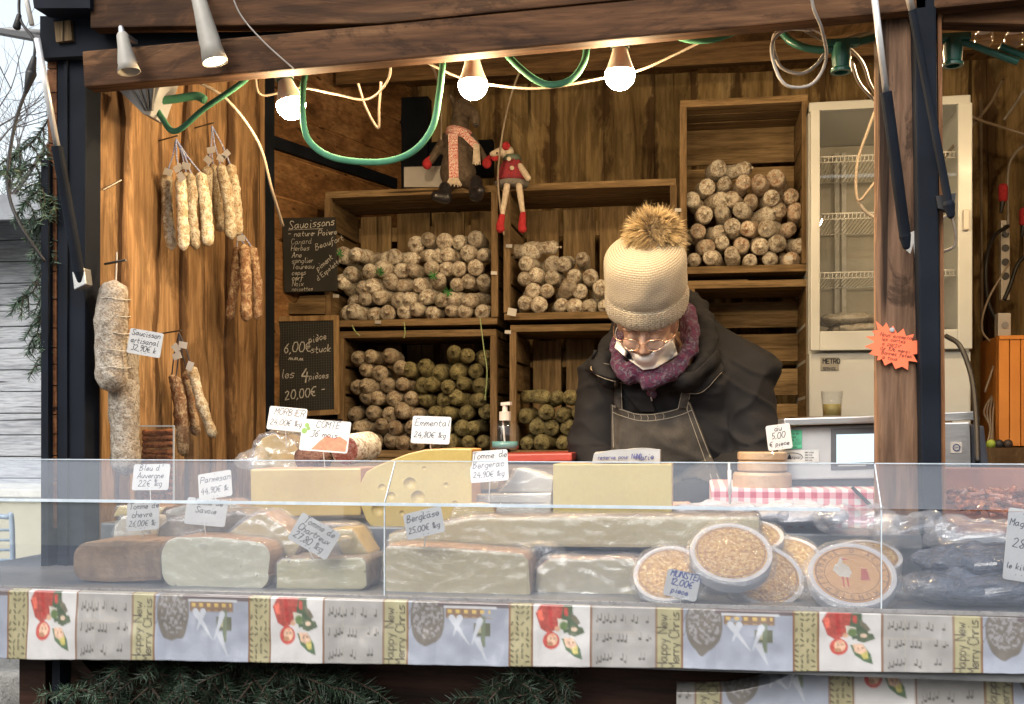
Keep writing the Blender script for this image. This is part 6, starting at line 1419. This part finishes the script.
card(206, 512, 37, 23, -4, 2.22, ['Tomme de', 'Savoie', ' '], 'card above the white half wheel catching the lamp light', 14)
card(314, 536, 38, 25, -28, 2.12, ['Tomme de', 'Chartreux', '27,80 1kg'], 'strongly tilted card above the greenish slab', 12)
card(424, 523, 33, 22, 14, 2.12, ['Bergkäse', '25,00€ 1kg'], 'tilted card above the long grey cream block right of the joint', 14)
card(145, 343, 32, 22, -10, yg-.03, ['Saucisson', 'artisanal', '32,90€ k'], 'card pinned to the wall beside the two large grey sausages', 0, tilt=0)
card(682, 585, 27, 22, -12, 2.085, ['MUNSTER', '12,00€', 'piece'], 'blue inked card in front of the leftmost gold lidded box', 14, inkm=simple('dark_blue_marker', (.02,.04,.22)), bold=1.3)
card(1021, 545, 24, 60, -8, 2.12, ['Magret', '28€', 'le kilo'], 'tall white card at the right picture edge', 0)
# stick of the taller white pin seen in front of the apron
bm = B(); tube(bm, [at(729, 462, 2.4), at(730, 504, 2.4)], .0026, 8); tube(bm, [at(729.5,470,2.4), at(730,494,2.4)], .0042, 10); tag(obj('plastic_pin', bm, WHITEP, smooth=True), 'white plastic card pin standing alone before the dark apron', 'pin')
# sanitiser bottle and red edge behind
YQ = 3.3; t = thing('pump_bottle', at(505, 449, YQ), 'clear pump bottle with a white nozzle left of the seller', 'bottle'); k = mpp(505, YQ); m = Matrix.Translation(at(505, 449, YQ))
bm = B(); lathe(bm, [(0,0),(12.5*k,0),(13*k,2*k),(13*k,20*k),(9*k,25*k),(5*k,26*k),(5*k,27*k),(0,27*k)], m @ Matrix.Diagonal((1,.7,1,1)), 28); obj('bottle', bm, GLASS2, t, smooth=True)
bm = B(); lathe(bm, [(0,.5*k),(12*k,.5*k),(12*k,7*k),(0,7*k)], m @ Matrix.Diagonal((1,.68,1,1)), 28); obj('gel', bm, simple('teal_gel', (.12,.30,.30), None, 9, .1, 0), t, smooth=True)
bm = B(); lathe(bm, [(0,26*k),(5.4*k,26*k),(5.4*k,34*k),(2.6*k,34.5*k),(2.4*k,40*k),(0,40*k)], m, 20); beam(bm, m.translation+Vector((-3*k,0,41*k)), m.translation+Vector((6*k,-.01,41.5*k)), 4*k, 3*k); obj('pump', bm, WHITEP, t, smooth=False)
bm = B(); tube(bm, [m.translation+Vector((0,0,3*k)), m.translation+Vector((-2*k,0,27*k))], .9*k, 6); obj('dip_tube', bm, WHITEP, t)
bm = B(); pprism(bm, [(470,463),(572,461),(572,453),(470,455)], 3.1, .35); bevel(bm, .004); tag(obj('red_board', bm, simple('red_board_paint', (.42,.06,.04), None, 9, .4)), 'red board edge beneath the pump bottle behind the counter', 'board')
bm = B(); z_ = at(505,463.5,3.2).z; box(bm, (-1.2, 3.08, z_-.04), (-.35, 3.6, z_)); box(bm, (-1.15, 3.1, .25), (-1.1, 3.15, z_-.04)); box(bm, (-.42, 3.1, .25), (-.37, 3.15, z_-.04)); obj('back_bench', bm, W_crx, stall)

# ------------------------------------------------------------------ the seller
H = at(647, 322, 3.10); HM = Matrix.Translation(H) @ Matrix.Rotation(R(-6), 4, 'Z') @ Matrix.Rotation(R(38), 4, 'X') @ Matrix.Rotation(R(3), 4, 'Y')
hp_ = lambda x, y, z: HM @ Vector((x, y, z))      # head frame: face towards -y, crown towards +z
per = thing('person', (H.x+.02, 3.40, .25), 'person in a knitted bobble hat, dark jacket and denim apron looking down behind the counter', 'person')
SKIN = simple('skin', (.47,.31,.235), (.40,.245,.18), 22, .5, .12, dist=.002)
bpy_s = SKIN.node_tree.nodes['Principled BSDF']; bpy_s.inputs['Subsurface Weight'].default_value = .15; bpy_s.inputs['Subsurface Radius'].default_value = (.02,.008,.004); bpy_s.inputs['Subsurface Scale'].default_value = .4
def hell(bm, c, r, rot=(0,0,0)): ell(bm, (0,0,0), r, rot, 22, 0, HM @ Matrix.Translation(c))
SL, SRr = at(607, 385, 3.34), at(738, 380, 3.36); EL, ERr = at(592, 462, 3.28), at(757, 470, 3.30); WL, WR = at(628, 500, 2.99), at(684, 503, 2.97); CH = at(668, 440, 3.36); NK = at(662, 350, 3.30)
def hand(bm, wr, d, side):
    d = Vector(d).normalized(); up = Vector((0, 0, 1)); s = d.cross(up).normalized()*side; n = s.cross(d)*side
    palm = wr+d*.055
    for k in (-1.5, -.5, .5, 1.5): caps(bm, wr+d*.012+s*k*.012, wr+d*.088+s*k*.0185, .014, .0105)
    for k, L in zip((-1.5, -.5, .5, 1.5), (.058, .072, .078, .068)):
        b0 = wr+d*.09+s*k*.0215; b1 = b0+d*L*.5-up*.006; b2 = b1+d*L*.33-up*.016; b3 = b2+d*L*.16-up*.018; caps(bm, b0-d*.01, b1, .0088, .0082); caps(bm, b1, b2, .0082, .0074); caps(bm, b2, b3, .0074, .0064)
    t0 = wr+d*.03+s*.026; t1 = t0+d*.03+s*.022-up*.006; t2 = t1+d*.032+s*.004-up*.01; caps(bm, t0, t1, .013, .0105); caps(bm, t1, t2, .0105, .008)
bm = B()
hell(bm, (0,.012,.045), (.078,.098,.095)); hell(bm, (0,-.012,-.02), (.066,.078,.085)); hell(bm, (0,-.035,-.075), (.042,.045,.04)); hell(bm, (0,-.03,-.10), (.024,.024,.018))
for s in (-1, 1): hell(bm, (s*.036,-.064,-.028), (.026,.022,.024)); hell(bm, (s*.076,.01,-.01), (.011,.02,.032)); hell(bm, (s*.032,-.082,.030), (.026,.012,.009)); hell(bm, (s*.031,-.080,.006), (.015,.013,.012)); hell(bm, (s*.013,-.098,-.032), (.009,.011,.008))
hell(bm, (0,-.10,-.026), (.013,.018,.014)); caps(bm, hp_(0,-.086,.022), hp_(0,-.106,-.024), .009, .013); hell(bm, (0,-.083,-.062), (.026,.012,.007)); hell(bm, (0,-.080,-.073), (.022,.012,.007))
caps(bm, hp_(0,.02,-.04), NK+Vector((0,.03,-.02)), .058, .06); caps(bm, NK+Vector((0,.05,-.05)), at(668,480,3.40), .12, .13); caps(bm, Vector((H.x+.06,3.42,1.25)), Vector((H.x+.06,3.42,1.05)), .15, .15)
caps(bm, SL, SRr, .06, .06); caps(bm, SL, EL, .055, .045); caps(bm, EL, WL, .043, .028); caps(bm, SRr, ERr, .055, .045); caps(bm, ERr, WR, .043, .028)
hand(bm, WL, (.35,-.9,-.1), -1); hand(bm, WR, (-.3,-.9,-.1), 1)
for s in (-1, 1): caps(bm, Vector((H.x+.06+s*.09,3.42,1.1)), Vector((H.x+.06+s*.10,3.40,.72)), .09, .062); caps(bm, Vector((H.x+.06+s*.10,3.40,.72)), Vector((H.x+.06+s*.11,3.42,.34)), .058, .04); caps(bm, Vector((H.x+.06+s*.11,3.42,.30)), Vector((H.x+.06+s*.12,3.28,.29)), .035, .03)
me = remesh(bm, .0048, 2); me.name = 'body'; body_ob = objm('body', me, SKIN, per, True)
# jacket
m, tt, p = newmat('dark_jacket_cloth'); v = coords(tt); n = tnoise(tt, v, 7, 5); n2 = tnoise(tt, v, 260, 2); tt.links.new(ramp(tt, n, [(.3, (.005,.005,.006)), (.7, (.010,.0098,.0115))]), p.inputs['Base Color']); p.inputs['Roughness'].default_value = .82; p.inputs['Specular IOR Level'].default_value = .3; p.inputs['Sheen Weight'].default_value = .0; p.inputs['Sheen Roughness'].default_value = .4; p.inputs['Sheen Tint'].default_value = (.4,.4,.45,1); bump(tt, p, mix(tt, .85, n, n2), .25, .003); JK = m
def wr(p_, n_):
    q = Vector((p_.x*1.1+p_.z*.5, p_.y*.8, p_.z*1.3-p_.x*.4)); a = max(0, 1-2.6*abs(nz(q, 6.5, 2))); b = max(0, 1-3*abs(nz(Vector((p_.x*.6, p_.y*.8, p_.z*1.8+p_.x*.8)), 9, 8)))
    return .011*a**2+.007*b**2-.005
bm = B()
caps(bm, at(640,395,3.33), at(700,393,3.36), .125, .13, 24); caps(bm, at(645,440,3.34), at(700,440,3.37), .135, .145, 24); caps(bm, at(640,500,3.36), at(705,500,3.38), .13, .145, 24); caps(bm, at(645,590,3.38), at(705,590,3.4), .14, .15, 24)
caps(bm, SL, SRr, .095, .10, 24); caps(bm, at(640,362,3.40), at(700,350,3.42), .085, .09, 24); caps(bm, at(702,338,3.42), at(746,372,3.38), .065, .10, 24); caps(bm, at(622,362,3.38), at(606,380,3.34), .05, .09, 24)
caps(bm, SL, EL, .092, .078, 24); caps(bm, EL, WL, .076, .052, 24); caps(bm, SRr, ERr, .10, .085, 24); caps(bm, ERr, WR, .082, .054, 24)
me = remesh(bm, .0065, 9, fac=.7); displace(me, wr); me.name = 'jacket'; jk = objm('jacket', me, JK, per, True)
def tree_of(objs):
    V_, F_ = [], []
    for o in objs:
        k0 = len(V_); org = ORI[o] if o.parent is None else ORI[o.parent]; V_ += [v.co+org for v in o.data.vertices]; F_ += [[k0+i for i in pl.vertices] for pl in o.data.polygons]
    return BVHTree.FromPolygons(V_, F_)
# raised hood behind the neck and the collar flaps
bm = B(); col = spline([at(612,384,3.16), at(603,366,3.20), at(612,344,3.28), at(628,322,3.38), at(660,304,3.44), at(690,302,3.42), at(703,322,3.34), at(707,348,3.26), at(698,370,3.20), at(680,384,3.16)], 8)
tube(bm, col, lambda t_: .020+.011*math.sin(t_*math.pi), 16); 
caps(bm, at(620,352,3.36), at(612,372,3.26), .045, .035)
me = remesh(bm, .008, 3); displace(me, lambda p_, n_: .010*max(0,1-2.4*abs(nz(p_, 13, 5)))+.005*max(0,1-2.4*abs(nz(p_, 30, 9)))-.004); me.name = 'hood'; hood = objm('hood', me, JK, per, True)
T1 = tree_of([jk, hood])
def drape(pix, off, th, name, mat, tree=T1, nx=24, ny=24, ydef=3.2, parent=per, smooth=True, amp=0, seed=0):
    """pix: 4 edge polylines as functions top(u), bottom(u) giving pixel points; laid on the cloth below by casting along the sight line"""
    top_, bot_ = pix; g = []; last = ydef
    for j in range(ny+1):
        row = []
        for i in range(nx+1):
            u, v_ = i/nx, j/ny; a = top_(u); b = bot_(u); px, py = a[0]+(b[0]-a[0])*v_, a[1]+(b[1]-a[1])*v_
            d = ray(px, py).normalized(); hit = tree.ray_cast(Vector((0,0,EYE)), d)
            row.append([px, py, hit[0].y if hit[0] is not None else None])
        g.append(row)
    A = np.array([[r_[2] if r_[2] is not None else np.nan for r_ in row] for row in g]); mval = np.nanmedian(A) if not np.all(np.isnan(A)) else ydef
    A = np.where(np.isnan(A) | (abs(A-mval) > .25), mval, A)
    for _ in range(3): Pd = np.pad(A, 1, mode='edge'); A = np.minimum(A, (Pd[:-2,1:-1]+Pd[2:,1:-1]+Pd[1:-1,:-2]+Pd[1:-1,2:])/4)
    bm = B(); vs = [[bm.verts.new(at(g[j][i][0], g[j][i][1], A[j, i]-off-amp*(1-2*abs(nz((g[j][i][0]*.05, g[j][i][1]*.05, seed), 1))))) for i in range(nx+1)] for j in range(ny+1)]
    for j in range(ny):
        for i in range(nx): bm.faces.new((vs[j][i], vs[j+1][i], vs[j+1][i+1], vs[j][i+1]))
    o = obj(name, bm, mat, parent, smooth, recalc=False)
    s_ = o.modifiers.new('thickness', 'SOLIDIFY'); s_.thickness = th; s_.offset = 1; return o
pl = lambda pts: (lambda u: (float(np.interp(u, [q[0] for q in pts], [q[1] for q in pts])), float(np.interp(u, [q[0] for q in pts], [q[2] for q in pts]))))
m, tt, p = newmat('dark_denim'); v = coords(tt); n = tnoise(tt, v, 14, 5, .65); n2 = tnoise(tt, coords(tt, (1,1,.25)), 420, 2); c_ = ramp(tt, n, [(.3, (.022,.019,.016)), (.7, (.062,.054,.046))]); tt.links.new(mix(tt, .35, c_, ramp(tt, n2, [(.35, (.3,.3,.3)), (.65, (1,1,1))]), 'MULTIPLY'), p.inputs['Base Color']); p.inputs['Roughness'].default_value = .85; bump(tt, p, n2, .3, .002); DEN = m
ap_t = pl([(0,611,404), (.12,617,407), (.35,634,413), (.55,651,414), (.8,676,409), (1,690,402)]); ap_b = pl([(0,612,540), (.5,665,545), (1,745,540)])
def ap_b2(u): return ap_b(u)
apron = drape((ap_t, ap_b2), .010, .003, 'apron', DEN, nx=40, ny=60, amp=.002)
STI = simple('pale_stitching', (.30,.27,.22), None, 200, .9, 0); T2 = tree_of([apron, jk, hood])
def seam(pts, off=.0045, r_=.0011, name='stitching', mat=STI, parent=None, tree=T2, dash=False, yd=3.2):
    out = []
    for a in spline([Vector((q[0], q[1], 0)) for q in pts], 10):
        h = tree.ray_cast(Vector((0,0,EYE)), ray(a.x, a.y).normalized()); y_ = h[0].y if h[0] is not None else yd; out.append(at(a.x, a.y, y_-off))
    bm = B(); tube(bm, out, r_, 5); return obj(name, bm, mat, parent or per)
def vlerp(u, v_): a = ap_t(u); b = ap_b(u); return (a[0]+(b[0]-a[0])*v_, a[1]+(b[1]-a[1])*v_)
seam([(vlerp(u, .008)) for u in np.linspace(.02, .98, 9)]); seam([(vlerp(u, .055)) for u in np.linspace(.02, .98, 9)])
seam([(vlerp(.03, q)) for q in np.linspace(0, .6, 6)]); seam([(vlerp(.93, q)) for q in np.linspace(0, .6, 6)]); seam([(vlerp(.985, q)) for q in np.linspace(0, .6, 6)])
for q in (.26, .34, .42, .50, .58, .66): seam([vlerp(q, .01), vlerp(q+.01, .03), vlerp(q, .052)], r_=.0008)
for (a, b, c, d) in (((615,379),(621,379),(615,408),(622,409)), ((686,373),(694,373),(678,409),(687,409))):
    drape((pl([(0,*a),(1,*b)]), pl([(0,*c),(1,*d)])), .013, .003, 'strap', DEN, nx=6, ny=16)
    seam([a, ((a[0]+c[0])/2, (a[1]+c[1])/2), c], off=.0165, r_=.0009); seam([b, ((b[0]+d[0])/2, (b[1]+d[1])/2), d], off=.0165, r_=.0009)
# collar flaps, snaps, piping, zip
drape((pl([(0,594,350),(.5,605,352),(1,614,352)]), pl([(0,587,370),(.4,606,378),(1,632,384)])), .012, .006, 'collar_flap', JK, nx=20, ny=14, amp=.004)
drape((pl([(0,668,376),(.5,694,372),(1,716,350)]), pl([(0,672,392),(.5,700,394),(1,724,370)])), .012, .006, 'collar_flap', JK, nx=20, ny=14, amp=.004)
drape((pl([(0,618,384),(1,646,384)]), pl([(0,640,412),(1,656,412)])), .008, .005, 'placket', JK, nx=10, ny=16, amp=.003)
SNAP = simple('brass_snap', (.55,.40,.22), None, 30, .3, .05, metal=.9)
for (px, py) in ((593,368), (625,376.5)):
    h = T1.ray_cast(Vector((0,0,EYE)), ray(px, py).normalized()); y_ = (h[0].y if h[0] else 3.15)-.022; c = at(px, py, y_); bm = B(); tube(bm, [c+Vector((.0062*math.cos(q), 0, .0062*math.sin(q))) for q in [2*math.pi*i/14 for i in range(15)]], .0022, 6, caps=False); obj('snap', bm, SNAP, per, smooth=True)
seam([(593,357),(596,361),(606,364),(617,365)], off=.022, r_=.0014); seam([(588,371),(606,379),(631,385)], off=.022, r_=.0009); seam([(674,390),(700,393),(722,372)], off=.02, r_=.0009)
seam([(648,385),(650,393),(652,401)], off=.016, r_=.0024, name='zip', mat=STEEL)
# scarf
m, tt, p = newmat('purple_knit_scarf'); v = coords(tt); n = tnoise(tt, v, 75, 4, .7, .8); n2 = tnoise(tt, v, 190, 2)
tt.links.new(ramp(tt, n, [(.30, (.02,.007,.02)), (.44, (.11,.018,.06)), (.52, (.035,.025,.05)), (.60, (.16,.13,.17)), (.68, (.14,.018,.05))]), p.inputs['Base Color']); p.inputs['Roughness'].default_value = .95; bump(tt, p, n, 1, .008); SCF = m
bm = B(); tube(bm, spline([at(632,380,3.13), at(620,368,3.15), at(617,348,3.21), at(628,328,3.28), at(660,318,3.33), at(684,312,3.28), at(692,328,3.22), at(689,350,3.17), at(676,368,3.13), at(655,380,3.12), at(642,383,3.12)], 8), lambda t_: .019, 16); caps(bm, at(650,384,3.13), at(653,396,3.17), .018, .010); caps(bm, at(688,312,3.28), at(690,350,3.21), .024, .024); caps(bm, at(630,372,3.15), at(672,372,3.15), .03, .03)
me = remesh(bm, .007, 2); displace(me, lambda p_, n_: .006*(1-2*abs(nz(p_, 26, 5)))-.001); me.name = 'scarf'; objm('scarf', me, SCF, per, True)
# hat
m, tt, p = newmat('cream_wool_knit'); uvn = N(tt, 'ShaderNodeUVMap'); mp = N(tt, 'ShaderNodeMapping'); mp.inputs['Scale'].default_value = (1,1,1); tt.links.new(uvn.outputs[0], mp.inputs[0])
vo = N(tt, 'ShaderNodeTexBrick'); tt.links.new(mp.outputs[0], vo.inputs['Vector']); vo.inputs['Scale'].default_value = 1; vo.offset = .5; vo.inputs['Brick Width'].default_value = 1/56; vo.inputs['Row Height'].default_value = .0072; vo.inputs['Mortar Size'].default_value = .0018; vo.inputs['Mortar Smooth'].default_value = 1.0
vo.inputs['Color1'].default_value = (1,1,1,1); vo.inputs['Color2'].default_value = (.8,.8,.8,1); vo.inputs['Mortar'].default_value = (0,0,0,1)
v = coords(tt); n = tnoise(tt, v, 240, 3); n0 = tnoise(tt, v, 12, 3)
cc_ = ramp(tt, vo.outputs['Color'], [(.1, (.27,.215,.14)), (.8, (.47,.42,.32))]); cc_ = mix(tt, .25, cc_, ramp(tt, n0, [(.35, (.75,.72,.66)), (.65, (1,1,1))]), 'MULTIPLY'); tt.links.new(mix(tt, .25, cc_, ramp(tt, n, [(.3, (.6,.6,.6)), (.6, (1,1,1))]), 'MULTIPLY'), p.inputs['Base Color']); p.inputs['Roughness'].default_value = .95; p.inputs['Sheen Weight'].default_value = .3
bump(tt, p, mix(tt, .45, vo.outputs['Color'], n), .8, .010); KNIT = m
bm = B(); uvl = bm.loops.layers.uv.new('UVMap'); pr = [(.098,-.020),(.108,-.024),(.114,-.012),(.1165,.01),(.1150,.036),(.1115,.046),(.1135,.054),(.1165,.075),(.1165,.105),(.1145,.140),(.108,.168),(.094,.188),(.068,.201),(.034,.207),(.004,.208)]
pr = [(v_.x, v_.y) for v_ in spline([Vector((a, b, 0)) for a, b in pr], 4)]; seg = 128; rings = []; HatM = HM @ Matrix.Translation((0,.012,.058)) @ Matrix.Diagonal((.98,1.05,.88,1))
for i, (r_, z_) in enumerate(pr):
    rg_ = []
    for k in range(seg):
        a = 2*math.pi*k/seg; rib = .0022*math.cos(a*44) if z_ < .046 else 0; q = r_+rib+.004*noise.noise(Vector((math.cos(a)*2, math.sin(a)*2, z_*14))); rg_.append(bm.verts.new(HatM @ Vector((q*math.cos(a), q*math.sin(a), z_+.004*noise.noise(Vector((math.cos(a)*1.5, math.sin(a)*1.5, 4)))))))
    rings.append(rg_)
acc = 0
for i in range(len(rings)-1):
    dl = math.hypot(pr[i+1][0]-pr[i][0], pr[i+1][1]-pr[i][1])
    for k in range(seg):
        f = bm.faces.new((rings[i][k], rings[i][(k+1) % seg], rings[i+1][(k+1) % seg], rings[i+1][k]))
        for l, (a, b) in zip(f.loops, ((k, 0), (k+1, 0), (k+1, 1), (k, 1))): l[uvl].uv = (a/seg, acc+b*dl)
    acc += dl
hat = obj('hat', bm, KNIT, per, True); sm_ = hat.modifiers.new('thickness', 'SOLIDIFY'); sm_.thickness = .004; sm_.offset = -1
# fur bobble: strands
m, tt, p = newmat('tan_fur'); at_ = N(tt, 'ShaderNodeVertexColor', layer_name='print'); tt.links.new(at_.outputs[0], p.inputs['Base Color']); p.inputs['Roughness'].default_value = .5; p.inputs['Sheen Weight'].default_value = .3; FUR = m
bm = B(); cl = bm.loops.layers.float_color.new('print'); pc = at(654, 238, 3.00); rg = random.Random(12); clump = [Vector((rg.gauss(0,1), rg.gauss(0,1), rg.gauss(0,1))).normalized() for _ in range(70)]
for i in range(32000):
    d = Vector((rg.gauss(0,1), rg.gauss(0,1), rg.gauss(0,1))).normalized(); cb = max(clump, key=lambda q: q.dot(d)); L = .100*rg.uniform(.72, 1.04)*(1+.10*nz(d, 2.2)); tipd = (d*.80+cb*.20+Vector((.10,0,-.08))).normalized()
    tg = d.cross(Vector((.3,.5,.8))).normalized(); R0 = .082*(1+.14*nz(d, 2.2)); p0 = pc+d*R0*rg.uniform(.15, .62); L = rg.uniform(.030, .058)
    dr = (d*.5+cb*.6+tg*.9*nz(cb, 2, 4)+Vector((rg.gauss(0,.13), rg.gauss(0,.13), rg.gauss(-.10,.13)))).normalized(); p1 = p0+dr*L*.5; p2 = p0+(dr+Vector((rg.gauss(0,.12), 0, -.22))).normalized()*L; s = dr.cross(Vector((rg.gauss(0,1), rg.gauss(0,1), rg.gauss(0,1)))).normalized()*.0006
    vs = [bm.verts.new(q) for q in (p0-s, p0+s, p1+s*.9, p2, p1-s*.9)]; f1 = bm.faces.new(vs)
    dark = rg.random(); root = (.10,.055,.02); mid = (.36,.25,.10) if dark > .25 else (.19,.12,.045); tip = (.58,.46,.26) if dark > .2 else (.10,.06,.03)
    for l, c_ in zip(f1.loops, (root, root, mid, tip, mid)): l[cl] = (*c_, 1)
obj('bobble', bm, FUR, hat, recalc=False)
# face mask under the nose, hung on the chin
MASK = simple('pleated_paper_mask', (.80,.80,.80), (.74,.74,.75), 8, .8, .1); sc_o = [o for o in bpy.data.objects if o.name.startswith('scarf') and o.parent == per][0]
T3 = tree_of([body_ob, sc_o])
mk_t = pl([(0,617,340), (.3,632,352.5), (.45,641,356), (.55,647,355.5), (.8,662,347), (1,672,338.5)]); mk_b = pl([(0,614.5,347.5), (.3,630,361), (.5,643,370), (.7,655,368.5), (1,678,355)])
drape((mk_t, mk_b), .008, .0015, 'mask', MASK, tree=T3, nx=26, ny=12, ydef=3.0, amp=.0012)
for (a, b) in (((671.5,342), (.074,.0,.0)), ((618,343), (-.074,.0,.0))):
    bm = B(); h = T3.ray_cast(Vector((0,0,EYE)), ray(*a).normalized()); y_ = (h[0].y if h[0] else 3.02)-.012; e = hp_(*b); tube(bm, spline([at(a[0], a[1], y_), (at(a[0], a[1], y_)+e)/2+Vector((.01 if b[0] > 0 else -.01, -.012, 0)), e], 6), .0012, 5); obj('ear_loop', bm, MASK, per)
# glasses
GLD = simple('rose_gold_wire', (.75,.48,.34), None, 30, .25, 0, metal=.9)
gl = thing('glasses_tmp', H, 'x', 'x'); bpy.data.objects.remove(gl)
bm = B(); 
for s in (-1, 1):
    cx = s*.033; tube(bm, [hp_(cx+.026*math.cos(q), -.112+.012*abs(math.cos(q))*(1 if math.cos(q)*s > 0 else 0), -.004+.018*math.sin(q)) for q in [2*math.pi*i/24 for i in range(25)]], .0016, 6, caps=False)
    tube(bm, spline([hp_(s*.059,-.100,.0), hp_(s*.080,-.085,.004), hp_(s*.088,-.03,.006), hp_(s*.082,.02,.004)], 6), .0016, 6)
tube(bm, spline([hp_(-.008,-.113,.0), hp_(0,-.118,.004), hp_(.008,-.113,.0)], 6), .0014, 6)
obj('glasses', bm, GLD, per, smooth=True)
bm = B()
for s in (-1, 1): lathe(bm, [(0,0), (.024,0), (.024,.001), (0,.001)], HM @ Matrix.Translation((s*.033,-.110,-.004)) @ Matrix.Rotation(R(90), 4, 'X') @ Matrix.Diagonal((1,.68,1,1)), 20)
obj('lenses', bm, GLASS2, per)
# eyes, brows
bm = B(); 
for s in (-1, 1): hell(bm, (s*.031,-.082,.003), (.012,.010,.007))
obj('eyelids', bm, SKIN, per, smooth=True)
bm = B()
for s in (-1, 1): tube(bm, spline([hp_(s*.014,-.095,.027), hp_(s*.032,-.096,.033), hp_(s*.05,-.086,.026)], 5), .0022, 6); tube(bm, spline([hp_(s*.020,-.092,-.003), hp_(s*.031,-.0945,-.0055), hp_(s*.042,-.090,-.002)], 5), .0011, 5)
obj('brows_and_lashes', bm, simple('grey_brown_hair', (.16,.12,.10)), per)
TRO = simple('dark_trousers', (.02,.02,.028), None, 20, .8)
for s in (-1, 1):
    bm = B(); caps(bm, Vector((H.x+.06+s*.09,3.42,1.1)), Vector((H.x+.06+s*.10,3.40,.72)), .105, .075, 20); caps(bm, Vector((H.x+.06+s*.10,3.40,.72)), Vector((H.x+.06+s*.11,3.42,.36)), .073, .06, 20); me = remesh(bm, .012, 3); me.name = 'trouser_leg'; objm('trouser_leg', me, TRO, per, True)
    bm = B(); caps(bm, Vector((H.x+.06+s*.11,3.44,.31)), Vector((H.x+.06+s*.12,3.27,.295)), .048, .044, 18)
    for v_ in bm.verts: v_.co.z = max(.252, v_.co.z)
    obj('shoe', bm, BLK, per, smooth=True)
